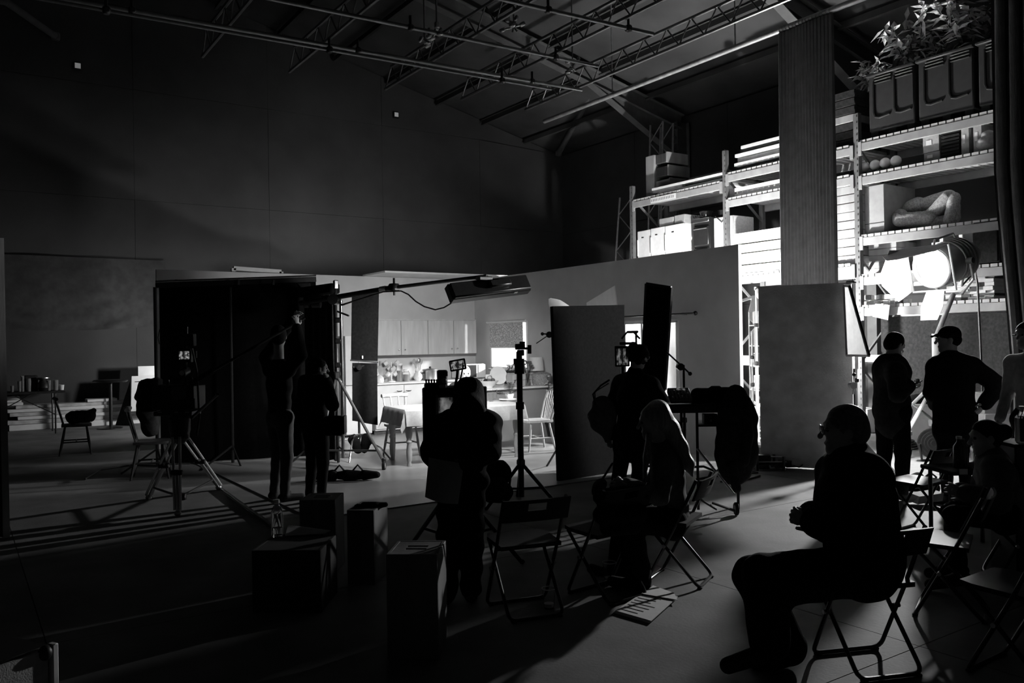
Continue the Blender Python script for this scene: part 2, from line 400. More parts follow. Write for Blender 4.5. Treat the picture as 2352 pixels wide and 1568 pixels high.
# roof bracing tubes between corner and rafter
def brace(a, b, r, label):
    m = MB().rod(a, b, r, 10); m.box(a, (.16, .16, .16), ch=.03); m.box(b, (.16, .16, .16), ch=.03)
    return single('brace_tube', m, FRM, label, 'steel tube')
brace(at(1283, 352, 24.6), at(1370, 192, 20.2), .08, 'slanting steel bracing tube rising from the back corner of the hall')
brace(at(985, 216, 22.8), at(1350, 176, 20.6), .1, 'dark horizontal steel tube under the roof near the gable')
brace(at(965, 212, 22.8), at(985, 20, 19.0), .09, 'steep dark roof tube behind the lattice beams')
brace(at(8, 0, 15.5), at(128, 84, 17.3), .07, 'pale steel tube in the upper corner above the square wall lamp')
# lighting grid: lattice beams along W, pipes along U
ALU = mat('aluminium_tube', .22, .35, .15, 10, metal=.8)
def lattice(px, py, W1, label, z=6.0, dz=.32, W0=-2.5):
    p = at(px, py, (z - EYE) / ray(px, py).z); u = p.x; W1 = p.y
    t = thing('lattice_beam', label, 'lattice beam', (u, W1, z), group='lattice beams of the lighting grid')
    ch = MB().rod((0, 0, 0), (0, W0 - W1, 0), .026, 8); me = to_mesh('chord', ch.v, ch.f, ALU)
    piece('chord', me, t, (u, W1, z)); piece('chord', me, t, (u, W1 - .25, z + dz))
    n = int((W1 - W0) / .5); L = math.hypot(dz, .25)
    b1 = MB().rod((0, 0, 0), (0, -.25, dz), .012, 6); m1 = to_mesh('lacing', b1.v, b1.f, ALU)
    b2 = MB().rod((0, -.25, dz), (0, -.5, 0), .012, 6); m2 = to_mesh('lacing', b2.v, b2.f, ALU)
    for i in range(n):
        piece('lacing_bar', m1, t, (u, W1 - i * .5, z)); piece('lacing_bar', m2, t, (u, W1 - i * .5, z))
    return t
for k, (px, py, lb) in enumerate(((465, 130, 'first lattice beam from the dark end of the roof, near the square wall lamp'), (665, 165, 'second lattice beam from the dark end of the roof'),
        (885, 205, 'third lattice beam, carrying the bright pipe joints, over the kitchen set'), (1060, 228, 'fourth lattice beam, over the overhead light bank'),
        (1207, 252, 'fifth lattice beam, nearest the steel roof frame haunch'))): lattice(px, py, 0, lb)
def pipe(a, b, z, r, label, ext=0.0):
    p, q = fl(*a, z=z), fl(*b, z=z); d = (q - p).normalized(); p = p - d * ext
    t = thing('grid_pipe', label, 'pipe', p, group='pipes of the lighting grid')
    part('tube', MB().rod(p, q, r, 10), ALU, t)
    for k in range(3):
        c = p.lerp(q, .3 + .3 * k); part('clamp', MB().box(c, (.09, .09, .09), ch=.02).rod(c, c + V((0, 0, .16)), .02, 6), BKMT, t)
pipe((300, 24), (1336, 207), 5.9, .03, 'thicker of two close pipes crossing below the lattice beams', 3)
pipe((300, 34), (1266, 205), 5.62, .022, 'thinner lower pipe running beside the thick grid pipe', 3)
pipe((636, 0), (1373, 152), 5.9, .028, 'grid pipe crossing the bright clamp above the kitchen', 3)
pipe((1161, 0), (1500, 78), 5.9, .028, 'grid pipe highest in view, near the track of the big curtain', 2)
def clampset(px, py, z, label):
    p = fl(px, py, z=z); m = MB()
    for i in range(5):
        a = V((random.uniform(-.14, .14), random.uniform(-.14, .14), random.uniform(-.1, .12))); m.box(p + a, (.07, .05, .09), rz=i, rx=.5 * i, ch=.015); m.rod(p + a, p - a * .6, .014, 6)
    m.rod(p, (p.x, p.y, gz(p.x) + .02), .012, 6)
    single('pipe_clamp', m, STEEL, label, 'clamp')
clampset(1003, 72, 5.95, 'bunch of scaffold clamps on the third lattice beam'); clampset(1180, 62, 6.1, 'scaffold clamp hanging above the fourth lattice beam')
clampset(975, 92, 5.95, 'scaffold clamp below the bright pipe crossing'); clampset(1315, 155, 5.95, 'scaffold clamp at the end of the kitchen grid pipe')
# curtain track and two long drapes
TU, TZ = 10.5, 6.3
t = thing('curtain_track', 'long round curtain track hung under the roof along the shelving', 'curtain track', (TU, 13, TZ))
part('rail', MB().rod((TU, 14.2, TZ), (TU, -2, TZ), .045, 10), GALV, t)
hk = MB().rod((TU, 0, 0), (TU, 0, 2.6), .012, 6)
for w_ in (12, 9, 6.2, 3): part('hanger', MB().rod((TU, w_, TZ), (TU, w_, gz(TU) - .05), .012, 6), GALV, t)
def drape(w0, w1, n, label, shape=None, z0=.03, m=FADK, amp=.07):
    t = thing('stage_curtain', label, 'curtain', (TU, (w0 + w1) / 2, 0), group='floor length stage curtains')
    def fn(u, v):
        z = z0 + (TZ - .06 - z0) * v; a, b = shape(v) if shape else (w0, w1)
        ph = u * n * 2 * math.pi; s = amp * (.75 + .25 * math.sin(7 * u + 3 * v))
        return (TU + s * math.sin(ph + .4 * math.sin(3 * v)) , a + (b - a) * u + .03 * math.sin(2 * ph), z)
    part('cloth', MB().sheet(fn, n * 10, 14, (.012, 0, 0)), m, t)
    rg = MB()
    for i in range(n): rg.tube([(TU + .05 * math.cos(a), w0 + (w1 - w0) * (i + .5) / n, TZ - .01 + .05 * math.sin(a)) for a in [j * math.pi / 4 for j in range(8)]], .006, 5, closed=True)
    part('ring', rg, GALV, t)
CURT = mat('curtain_wool', .075, .95, .15, 8, .25, 160, spec=.1)
pa, pb = onx(1795, 400, TU).y, onx(1918, 400, TU).y
drape(pa, pb, 16, 'long dark pleated curtain hanging beside the steel shelving', m=CURT)
qa = onx(2279, 300, TU).y; qk = onx(2318, 800, TU).y
def qs(v):
    e = max(0, .55 - v) / .55
    return (qa + (qk - qa) * min(1, e * 1.7), qa - 1.9)
drape(qa, qa - 1.9, 12, 'long dark curtain gathered back behind the seated people, beside the big lamp', shape=qs, m=CURT)
# ------------------------------------------------------------------ kitchen set (built flats)
SU, SW, SH = 8.56, 14.0, 2.85
SL, SE = 2.73, 7.34
VINYL = mat('set_floor_vinyl', .3, .36, .1, 3, .03, 60, spec=.4)
struct('floor_set', MB().box(((SL + SU) / 2, (7.4 + SW) / 2, .006), (SU - SL, SW - 7.4, .012)), VINYL)
win1 = (onx(1211, 800, SU).y, onx(1128, 800, SU).y, 1.12, 1.99)
win2 = (onx(1557, 800, SU).y, 10.85, .58, 1.88)
def wall_with_holes(name, m, holes, w0, w1, H, u0, u1):
    o = None; ys = sorted({w0, w1} | {h[0] for h in holes} | {h[1] for h in holes})
    b = MB()
    for a, c in zip(ys, ys[1:]):
        hs = [h for h in holes if h[0] <= a + 1e-6 and c <= h[1] + 1e-6]
        if hs:
            b.box(((u0 + u1) / 2, (a + c) / 2, hs[0][2] / 2), (u1 - u0, c - a, hs[0][2])); b.box(((u0 + u1) / 2, (a + c) / 2, (hs[0][3] + H) / 2), (u1 - u0, c - a, H - hs[0][3]))
        else: b.box(((u0 + u1) / 2, (a + c) / 2, H / 2), (u1 - u0, c - a, H))
    return struct(name, b, m)
wall_with_holes('wall_set_right', SETW, [win1, win2], SE, SW, SH, SU, SU + .06)
struct('wall_set_back', MB().box(((SL + SU) / 2, SW + .03, SH / 2), (SU - SL + .12, .06, SH)), SETW)
# timber braces on the back of the flats, seen over the top as a pale frame
t = thing('timber_bracing', 'pale timber frame standing up behind the set wall', 'timber frame', ony(590, 640, SW + .5))
p, q = ony(536, 616, SW + .5), ony(645, 624, SW + .5)
part('rail', MB().bar(p, q, .07, .07), WHITE, t); part('post', MB().bar(p, (p.x, p.y, 0), .07, .07), WHITE, t); part('post', MB().bar(q, (q.x, q.y, 0), .07, .07), WHITE, t)
def window(n, wn, sill):
    y0, y1, z0, z1 = wn; f = None; fw = .05
    o = struct(n, MB().box((SU + .03, (y0 + y1) / 2, z0 - .015), (.16, y1 - y0 + .06, .03), ch=.005), WHITE)
    for a, b in (((y0, z0), (y1, z0)), ((y0, z1), (y1, z1)), ((y0, z0), (y0, z1)), ((y1, z0), (y1, z1))):
        part('window_frame', MB().bar((SU + .03, a[0], a[1]), (SU + .03, b[0], b[1]), .07, fw), WHITE, o)
    return o
w1o = window('window_1', win1, 1); w2o = window('window_2', win2, 1)
mw = (win2[0] + win2[1]) / 2
for k in (win2[0] + .75, win2[0] + 1.6): part('mullion', MB().bar((SU + .03, k, win2[2]), (SU + .03, k, win2[3]), .05, .04), WHITE, w2o)
GP = mat('window_pane', .95, .02, 0, trans=1.0, spec=.2); 
# roller blind in window 1
BLIND = mat('patterned_blind', .5, .9, .45, 26, kind='pattern')
t = thing('roller_blind', 'patterned fabric roller blind half down over the kitchen window', 'blind', (SU - .04, (win1[0] + win1[1]) / 2, 2.0))
part('roller', MB().rod((SU - .05, win1[0] - .03, 1.99), (SU - .05, win1[1] + .05, 1.99), .025, 10), WHITE, t)
part('cloth', MB().box((SU - .035, (win1[0] + win1[1]) / 2 + .03, 1.75), (.006, win1[1] - win1[0] - .1, .48)), BLIND, t)
part('bottom_bar', MB().box((SU - .035, (win1[0] + win1[1]) / 2 + .03, 1.51), (.016, win1[1] - win1[0] - .1, .022), ch=.004), WHITE, t)
# curtain rod over window 2
t = thing('curtain_rod', 'metal curtain rod with ball ends over the wide window', 'curtain rod', (SU - .09, mw, 1.97))
ra, rb_ = onx(1597, 722, SU - .09), V((SU - .09, win2[1] + .2, 1.97)); ra.z = 1.97
part('rod', MB().rod(ra, rb_, .013, 8), BKMT, t)
for e in (ra, rb_): part('finial', MB().ball(e, .032), BKMT, t)
for e in (ra + V((0, .25, 0)), rb_ - V((0, .1, 0))): part('bracket', MB().bar(e, e + V((.09, 0, 0)), .02, .03), BKMT, t)
# ------------------------------------------------------------------ pallet racking
XF, XB = 12.26, 13.3
posts = [onx(1455, 600, XF).y, onx(1670, 600, XF).y, onx(1974, 600, XF).y]; posts.append(posts[2] - (posts[1] - posts[2]))
rk = thing('pallet_rack', 'tall steel pallet rack full of boards, boxes and props', 'rack', (XF, posts[2], 0))
tops = [4.95, 5.2, 5.25, 5.3]
for i, (y, tp) in enumerate(zip(posts, tops)):
    for xx in (XF, XB):
        p = part('post', MB().box((xx, y, tp / 2), (.09, .1, tp), ch=.008), RACKD, rk)
        if xx == XF:
            sm = MB()
            for k in range(int(tp / .1)): sm.box((xx - .046, y - .02, .1 + k * .1), (.004, .016, .035))
            part('slot', sm, BKMT, p, kind='stuff')
    for k in range(int(tp / .9)):
        z = .3 + k * .9; a, b = ((XF, z), (XB, z + .8)) if k % 2 else ((XB, z), (XF, z + .8))
        part('brace_bar', MB().bar((a[0], y, a[1]), (b[0], y, b[1]), .03, .04), RACKD, rk)
    part('foot_plate', MB().box((XF, y, .01), (.16, .16, .02)), RACKD, rk)
lev = {0: [4.6, 2.85, 1.2], 1: [4.72, 4.24, 2.78, 1.3], 2: [4.75, 4.2, 3.22, 2.58, 2.08]}
slm = boxmesh('slat', (XB - XF + .06, .096, .05), WOODH)
slm2 = boxmesh('slat', (XB - XF + .06, .096, .05), PLY)
for b in lev:
    y0, y1 = posts[b] - .06, posts[b + 1] + .06
    for z in lev[b]:
        for xx in (XF - .035, XB + .02):
            part('beam', MB().box((xx, (y0 + y1) / 2, z - .075), (.05, y0 - y1, .13), ch=.006), RACKM, rk)
        for yy in (y0 - .015, y1 + .015): part('beam_end', MB().box((XF - .05, yy, z - .1), (.03, .06, .22)), RACKM, rk)
        n = int((y0 - y1) / .118)
        if z > 1.9:
            for k in range(n): piece('slat', slm, rk, ((XF + XB) / 2 - .02, y0 - .06 - k * .118, z + .012))
def rp(px, py, dx=0.0): return onx(px, py, XF + dx)
def rbox(name, x0, x1, y0, y1, label, cat, m, dx=.04, dpt=.5, group=None, ch=.008, z=None, top=None, mk=True):
    """box on the rack: front face spans pixels x0..x1, y0 (top) .. y1 (bottom)"""
    a, b = rp(x0, y1, dx), rp(x1, y1, dx); zb = z if z is not None else rp((x0 + x1) / 2, y1, dx).z; zt = top if top is not None else rp((x0 + x1) / 2, y0, dx).z
    mb = MB().box((XF + dx + dpt / 2, (a.y + b.y) / 2, (zb + zt) / 2), (dpt, abs(a.y - b.y), zt - zb), ch=ch)
    if not mk: return mb
    return single(name, mb, m, label, cat, group)
S = .039
# bay one, top deck: flat boards and a chest
def board(x0, x1, y, th, label, m=WOODH, dx=.0, dpt=.95, z=None, name='board', group=None):
    a, b = rp(x0, y, dx), rp(x1, y, dx); z = z if z is not None else rp((x0 + x1) / 2, y, dx).z
    return single(name, MB().box((XF + dx + dpt / 2, (a.y + b.y) / 2, z + th / 2), (dpt, abs(a.y - b.y), th), ch=.004), m, label, 'board', group)
z0 = 4.6 + S
board(1503, 1662, 0, .05, 'lowest pale board lying on the first bay top deck', z=z0); board(1492, 1560, 0, .06, 'short board under the pale sheets, first bay', z=z0 + .052, m=PLY)
board(1490, 1662, 0, .05, 'wide white sheet lying uppermost on the first bay', m=WHITE, z=z0 + .115, dpt=1.02); board(1575, 1664, 0, .055, 'pale board on the white sheet near the second post', z=z0 + .168, dx=.1)
t = thing('drawer_chest', 'pale wooden chest with three drawers pulled out, at the end of the top deck', 'chest', (12.75, rp(1487, 450).y, z0))
ya, yb = rp(1470, 420).y, rp(1489, 420).y; zc = z0
part('body', MB().box((12.78, (ya + yb) / 2 , zc + .46), (.7, abs(ya - yb), .92), ch=.01), PLY, t)
for i in range(3):
    y2 = yb - .42 + i * .04
    d = part('drawer', MB().box((12.78, (yb + y2) / 2, zc + .25 + i * .28), (.6, abs(yb - y2), .2), ch=.01), WOODD if i else PLY, t)
    part('drawer_front', MB().box((12.78, y2, zc + .25 + i * .28), (.64, .03, .23), ch=.006), PLY, d)
# plaque on the beam
a, b = rp(1500, 460), rp(1557, 445)
t = single('beam_plaque', MB().box((XF - .066, (a.y + b.y) / 2, 4.53), (.008, abs(a.y - b.y), .11)), WHITE, 'white notice strip fixed to the first bay top beam', 'sign')
lm = MB()
for k in range(14): lm.box((XF - .072, a.y + (b.y - a.y) * (k + .7) / 15, 4.53), (.003, .014, .05))
part('print', lm, FAGR, t, kind='stuff')
# bay one lower shelf: appliances
zs = 2.85 + S
def fridge(x0, x1, y0, label, dx=.05, dpt=.62):
    a, b = rp(x0, 520, dx).y, rp(x1, 520, dx).y; zt = rp((x0 + x1) / 2, y0, dx).z; yc = (a + b) / 2; wd = abs(a - b) - .012; h = zt - zs
    t = thing('fridge', label, 'fridge', (XF + dx, yc, zs), group='white fridges on the rack')
    part('body', MB().box((XF + dx + dpt / 2 + .03, yc, zs + h / 2), (dpt - .06, wd, h), ch=.012), WHITE, t)
    d = part('door', MB().box((XF + dx + .025, yc, zs + h / 2), (.05, wd, h - .02), ch=.012), WHITE, t)
    part('badge', MB().box((XF + dx - .003, yc + .03, zs + h - .16), (.006, .06, .022)), BKPL, d)
    part('handle', MB().bar((XF + dx - .02, a - .04, zs + h - .2), (XF + dx - .02, a - .04, zs + h - .55), .02, .02), WHITE, d)
fridge(1463, 1493, 528, 'narrow white fridge at the end of the first bay'); fridge(1493.5, 1526, 521, 'white fridge with hanging cord, between two others'); fridge(1526.5, 1569, 514, 'wide white fridge beside the black oven')
rbox('carton', 1514, 1546, 500, 518, 'small grey carton on top of the middle fridge', 'box', CARD, .1, .4, z=rp(1520, 520, .05).z + .005)
rbox('carton', 1549, 1572, 493, 512, 'square carton with dark label on the wide fridge', 'box', CARD, .1, .45, z=rp(1548, 514, .05).z + .005)
t = thing('oven', 'black double oven with steel knobs between fridge and freezer', 'oven', (XF + .1, rp(1612, 550).y, zs)); ya, yb = rp(1592, 550, .1).y, rp(1630, 550, .1).y; yc = (ya + yb) / 2; wd = abs(ya - yb) - .02; zt = rp(1612, 500, .1).z; h = zt - zs
part('body', MB().box((XF + .42, yc, zs + h / 2), (.6, wd, h), ch=.01), BKPL, t)
for zz, hh in ((zs + h * .68, h * .36), (zs + h * .26, h * .44)):
    d = part('door', MB().box((XF + .105, yc, zz), (.04, wd - .03, hh - .03), ch=.008), BKMT, t); part('handle', MB().rod((XF + .07, yc - wd * .42, zz + hh / 2 - .06), (XF + .07, yc + wd * .42, zz + hh / 2 - .06), .014), STEEL, d)
part('control_panel', MB().box((XF + .1, yc, zs + h - .05), (.04, wd, .08), ch=.006), STEEL, t)
for k in range(6): part('knob', MB().rod((XF + .06, yc - wd * .38 + k * wd * .15, zs + h + .012), (XF + .06, yc - wd * .38 + k * wd * .15, zs + h + .05), .02, 8), CHROME, t)
def pan(c, r, label):
    t = thing('pan', label, 'pan', c); part('bowl', MB().lathe([(r * .8, 0), (r, .09), (r * .96, .09), (r * .76, .012)], c, 16), BKMT, t)
    part('handle', MB().bar(V(c) + V((0, r, .08)), V(c) + V((0, r + .2, .11)), .02, .012), BKMT, t)
pan(V((XF + .3, yc + .05, zt + .055)), .13, 'dark frying pan on the black oven'); pan(V((XF + .5, yc - .2, zt + .055)), .12, 'second dark pan at the back of the oven top')
t = thing('freezer', 'white freezer with grey side panel beside the second post', 'freezer', (XF + .1, rp(1650, 550).y, zs)); ya, yb = rp(1640, 550, .1).y, rp(1680, 550, .1).y; zt2 = rp(1655, 497, .1).z; yc = (ya + yb) / 2; wd = abs(ya - yb)
part('body', MB().box((XF + .1 + .36, yc, (zs + zt2) / 2), (.6, wd, zt2 - zs), ch=.014), FALT, t); part('door', MB().box((XF + .125, yc, (zs + zt2) / 2), (.055, wd, zt2 - zs - .02), ch=.012), WHITE, t)
part('cord', MB().tube([(XF + .09, ya - .05, zt2 + .02), (XF + .08, yc, zt2 - .12), (XF + .09, yb + .05, zt2 + .01)], .008, 6), BKPL, t)
# bay two
z2 = 4.72 + S; zc = z2
for k, (x0, th, m_, lb, dx) in enumerate(((1684, .09, WOODD, 'dark batten bearer under the second bay boards', .1), (1680, .06, WHITE, 'lowest white board of the second bay stack', 0), (1688, .1, PLY, 'brown bundle of slats between white boards, second bay', .08),
        (1682, .06, WHITE, 'middle white board of the second bay stack', 0), (1694, .07, WOODD, 'dark board near the top of the second bay stack', .06), (1696, .06, WHITE, 'topmost white board of the second bay stack', .02))):
    board(x0, 1800, 0, th, lb, m_, dx, z=zc); zc += th + .004
z3 = 4.24 + S; zc = z3
for x0, th, m_, lb in ((1680, .05, WHITE, 'lower white board on the second deck, second bay'), (1684, .04, PLY, 'brown board on the second deck, second bay'), (1680, .07, WHITE, 'upper white board on the second deck, second bay')):
    board(x0, 1800, 0, th, lb, m_, .0, z=zc); zc += th + .004
zc = 2.78 + S
for i in range(4):
    th = .15 + .05 * (i % 2); board(1676, 1810, 0, th, ('lowest', 'second', 'third', 'uppermost')[i] + ' of the thick white panels stacked over the set wall edge', WHITE, -.03 + .02 * (i % 2), z=zc, name='panel', group='thick white panels in the second bay'); zc += th + .022
zc = 2.78 + S
for i in range(9):
    a, b = posts[2] + .55, posts[2] + .08; th = .14
    single('wooden_crate', MB().box((XF + .45 + .01 * (i % 3), (a + b) / 2 + .01 * (i % 2), zc + th / 2), (.8, .44, th), ch=.01), PLY, ('lowest', 'second', 'third', 'fourth', 'fifth', 'sixth', 'seventh', 'eighth', 'topmost')[i] + ' flat crate in the stack beside the long curtain', 'crate', 'flat crates beside the curtain'); zc += th + .004
zc = 4.72 + S
for i in range(7):
    a, b = posts[2] + .5, posts[2] + .08; th = .13
    single('drawer_box', MB().box((XF + .45, (a + b) / 2, zc + th / 2), (.75, .4, th), ch=.01), FADK if i != 3 else PLY, ('lowest', 'second', 'third', 'pale fourth', 'fifth', 'sixth', 'topmost')[i] + ' grey tray in the high stack beside the long curtain', 'tray', 'grey trays beside the curtain'); zc += th + .004
# bay three: big plastic crates
zc = 4.75 + S
CR = mat('crate_plastic', .035, .5, .12, 8)
def crate(x0, x1, label):
    a, b = rp(x0, 300).y, rp(x1, 300).y; yc = (a + b) / 2; wd = abs(a - b); h = 1.02
    t = thing('pallet_box', label, 'pallet box', (XF, yc, zc), group='big black pallet boxes')
    part('front', MB().box((XF + .05, yc, zc + .56), (.06, wd - .04, .92), ch=.02), CR, t); part('back', MB().box((XF + .95, yc, zc + .56), (.06, wd - .04, .92), ch=.02), CR, t)
    for s in (-1, 1): part('side', MB().box((XF + .5, yc + s * (wd / 2 - .05), zc + .56), (.9, .06, .92), ch=.02), CR, t)
    part('base', MB().box((XF + .5, yc, zc + .16), (.9, wd - .1, .08)), CR, t)
    for s in (-.38, 0, .38): part('foot', MB().box((XF + .5, yc + s * wd, zc + .06), (.9, .13, .12), ch=.01), CR, t)
    part('rim', MB().box((XF + .03, yc, zc + 1.0), (.12, wd, .045), ch=.012), CR, t)
    for s in (-.36, .08):
        y = yc - s * wd
        part('rib', MB().tube([(XF + .012, y, zc + .9), (XF + .012, y, zc + .4), (XF + .012, y - .03, zc + .33), (XF + .012, y - .1, zc + .31), (XF + .012, y - .27, zc + .33)], .018, 6), BKPL, t)
        for q in range(3): part('vent_bar', MB().box((XF + .01, y - .16, zc + .86 + q * .045), (.03, .28, .016), ch=.004), FAGR if q else CR, t)
crate(1992, 2102, 'black pallet box behind the tall steel post, small plant above it'); crate(2106, 2239, 'middle black pallet box with a bushy plant over it'); crate(2244, 2390, 'black pallet box partly hidden by the gathered curtain')
def bush(name, c, h, spread, nleaf, L, Wd, label, m=LEAF, stems=5, pot=True, cat='plant', seed=1):
    rn = random.Random(seed); c = V(c); t = thing(name, label, cat, c)
    if pot: part('pot', MB().lathe([(.1, 0), (.14, .22), (.15, .22), (.15, .25), (.13, .25), (.12, .2)], c, 16), FADK, t)
    st = MB(); lf = MB(); z0 = .2 if pot else 0
    for s in range(stems):
        a = rn.uniform(0, 6.28); tip = V((math.cos(a) * spread * rn.uniform(.2, .8), math.sin(a) * spread * rn.uniform(.2, .8), h * rn.uniform(.6, 1)))
        base = c + V((0, 0, z0)); mid = base.lerp(c + tip, .5) + V((0, 0, .05)); st.tube([base, mid, c + tip], [.012, .01, .006], 6)
        for k in range(nleaf // stems):
            f = rn.uniform(.35, 1.05); p = base.lerp(c + tip, f); d = V((rn.gauss(0, 1), rn.gauss(0, 1), rn.gauss(.25, .7))).normalized()
            sd = d.cross(UP); sd = sd.normalized() if sd.length > .05 else V((1, 0, 0)); l = L * rn.uniform(.6, 1.15); wd = Wd * rn.uniform(.7, 1.1); nrm = sd.cross(d)
            lf.add([p, p + d * l * .4 + sd * wd - nrm * .01, p + d * l * .4 + nrm * .015, p + d * l * .4 - sd * wd - nrm * .01, p + d * l - UP * l * .25], [(0, 1, 2), (0, 2, 3), (1, 4, 2), (2, 4, 3)])
    part('stem', st, WOODD, t); part('foliage', lf, m, t, kind='stuff'); return t
cz = zc + .22
bush('potted_plant', rp(2016, 205, .45) * V((1, 1, 0)) + V((0, 0, cz + .45)), .75, .55, 170, .22, .03, 'spiky potted plant leaning out of the first pallet box', LEAF, 7, seed=3)
bush('potted_plant', rp(2105, 160, .45) * V((1, 1, 0)) + V((0, 0, cz + .4)), 1.25, .62, 230, .26, .05, 'big bushy potted plant rising from the middle pallet box', LEAF, 8, seed=5)
bush('potted_plant', rp(2168, 170, .5) * V((1, 1, 0)) + V((0, 0, cz + .4)), .75, .35, 70, .2, .05, 'low leafy plant between the two bushy plants on the rack', LEAF, 5, seed=8)
bush('potted_plant', rp(2235, 140, .45) * V((1, 1, 0)) + V((0, 0, cz + .4)), 1.45, .75, 240, .26, .06, 'tall leafy plant beside the gathered curtain on the rack', LEAF, 8, seed=11)
# bay three, second deck
zc = 4.2 + S
for x, lb in ((1985, 'glass globe at the end of the second deck by the steel post'), (2010, 'glass globe beside the end globe on the rack'), (2033, 'third glass globe along the rack deck'), (2058, 'glass globe nearest the cartons on the rack')):
    c = rp(x, 380, .12); c.z = zc; t = thing('globe_lamp', lb, 'globe', c, group='glass globes on the rack')
    part('disc_base', MB().lathe([(.13, 0), (.14, .015), (.13, .03), (.03, .035), (.03, .07)], c, 16), BKPL, t); part('globe', MB().ball(c + V((0, 0, .14)), .085), CERAM, t)
def carton(x0, x1, ht, label, m=CARD, z=None, dx=.1, dpt=.45):
    a, b = rp(x0, 340, dx).y, rp(x1, 340, dx).y; z = zc if z is None else z
    t = thing('carton', label, 'box', (XF + dx, (a + b) / 2, z)); yc = (a + b) / 2; wd = abs(a - b) - .01
    part('body', MB().box((XF + dx + dpt / 2, yc, z + ht / 2), (dpt, wd, ht), ch=.006), m, t)
    part('label', MB().box((XF + dx - .003, yc + wd * .12, z + ht * .6), (.005, wd * .34, ht * .3)), PAPER, t); return t
carton(2121, 2160, .16, 'carton lying flat under another beside the slatted crate'); carton(2119, 2158, .24, 'pale labelled carton atop the flat carton', m=FALT, z=zc + .165)
t = thing('slatted_crate', 'black slatted crate between cartons on the second deck', 'crate', (XF + .1, rp(2184, 340).y, zc)); a, b = rp(2163, 340, .1).y, rp(2204, 340, .1).y
for k in range(8): part('crate_slat', MB().box((XF + .1, (a + b) / 2, zc + .03 + k * .052), (.02, abs(a - b), .03)), BKPL if k % 2 else FADK, t)
part('body', MB().box((XF + .36, (a + b) / 2, zc + .22), (.48, abs(a - b), .43), ch=.01), BKPL, t)
carton(2207, 2227, .42, 'tall labelled carton beside the black slatted crate', m=FALT); carton(2235, 2256, .42, 'tall pale carton next to the gathered curtain', m=FALT)
bl = ssingle('cloth_bundle', SF(.004).ell(rp(2268, 340, .2) * V((1, 1, 0)) + V((0, 0, zc + .13)), (.18, .14, .12)).ell(rp(2272, 340, .2) * V((1, 1, 0)) + V((0, 0, zc + .24)), (.13, .1, .09)), .02, FALT, 'white cloth bundle by the gathered curtain on the rack', 'cloth')
# bay three, third deck: large carton and torn armchair
zc = 3.22 + S
t = thing('large_carton', 'large plain carton beside the armchair on the rack', 'box', (XF + .1, rp(2010, 480).y, zc)); a, b = rp(1986, 480, .05).y, rp(2031, 480, .05).y; ht = rp(2010, 425, .05).z - zc
part('body', MB().box((XF + .5, (a + b) / 2, zc + ht / 2), (.9, abs(a - b), ht), ch=.008), CARD, t); part('tape_line', MB().box((XF + .047, (a + b) / 2, zc + .17), (.005, abs(a - b) * .98, .012)), WOODD, t)
t = thing('armchair', 'upholstered armchair lying tilted beside the large carton', 'armchair', (XF + .4, rp(2130, 490).y, zc))
def ap(px, py, d): return rp(px, py, d)
UPH = mat('upholstery', .3, .95, .2, 18, .3, 70, kind='pattern')
cs = SF(.003)
cs.cap(ap(2066, 505, .25), ap(2135, 500, .25), .11, .11); cs.cap(ap(2068, 497, .3), ap(2068, 497, .75), .12, .12); cs.cap(ap(2075, 510, .6), ap(2140, 505, .6), .12, .12)
spart('seat', cs, .018, UPH, t); spart('armrest', SF(.003).cap(ap(2098, 480, .55), ap(2112, 473, .55), .16, .14).cap(ap(2098, 500, .55), ap(2108, 470, .6), .12, .12), .018, UPH, t)
spart('backrest', SF(.003).cap(ap(2140, 492, .3), ap(2178, 452, .3), .1, .1).cap(ap(2126, 470, .55), ap(2178, 455, .6), .12, .13).cap(ap(2150, 480, .6), ap(2180, 455, .5), .16, .12), .018, UPH, t)
spart('back_wing', SF(.003).cap(ap(2180, 505, .25), ap(2192, 455, .3), .08, .09).cap(ap(2150, 510, .3), ap(2188, 505, .4), .09, .1).cap(ap(2190, 500, .6), ap(2190, 460, .6), .1, .1), .018, UPH, t)
# fourth deck
zc = 2.58 + S
for i in range(5): board(1986, 2050, 0, .1, ('lowest', 'second', 'third', 'fourth', 'topmost')[i] + ' timber plank in the stack behind the slanted rack brace', PLY, .25, .6, z=zc + i * .104, name='plank', group='timber planks on the fourth deck')
carton(2092, 2131, .36, 'pale carton behind the big lamp, fourth deck', m=FALT, z=zc, dx=.25); carton(2135, 2180, .42, 'white carton behind the big lamp, fourth deck', m=WHITE, z=zc, dx=.25)
t = thing('picture_frame', 'white picture frame leaning among the boxes above the big lamp', 'frame', (XF + .2, rp(2205, 600).y, zc)); c = rp(2208, 590, .2)
for dz in (0, .5): part('rail', MB().box((XF + .2, c.y, zc + .03 + dz), (.03, .62, .05)), WHITE, t)
for dy in (-.29, 0, .29): part('stile', MB().box((XF + .2, c.y + dy, zc + .28), (.028, .05, .46)), WHITE, t)
t = thing('cabinet', 'dark grey cabinet hanging over the deck edge beside the gathered curtain', 'cabinet', (XF, rp(2262, 600).y, zc)); a, b = rp(2236, 570).y, rp(2300, 570).y
part('body', MB().box((XF + .32, (a + b) / 2, zc + .32), (.7, abs(a - b), .62), ch=.012), FADK, t); part('door', MB().box((XF - .04, (a + b) / 2, zc + .32), (.03, abs(a - b) - .05, .58), ch=.008), FADK, t)
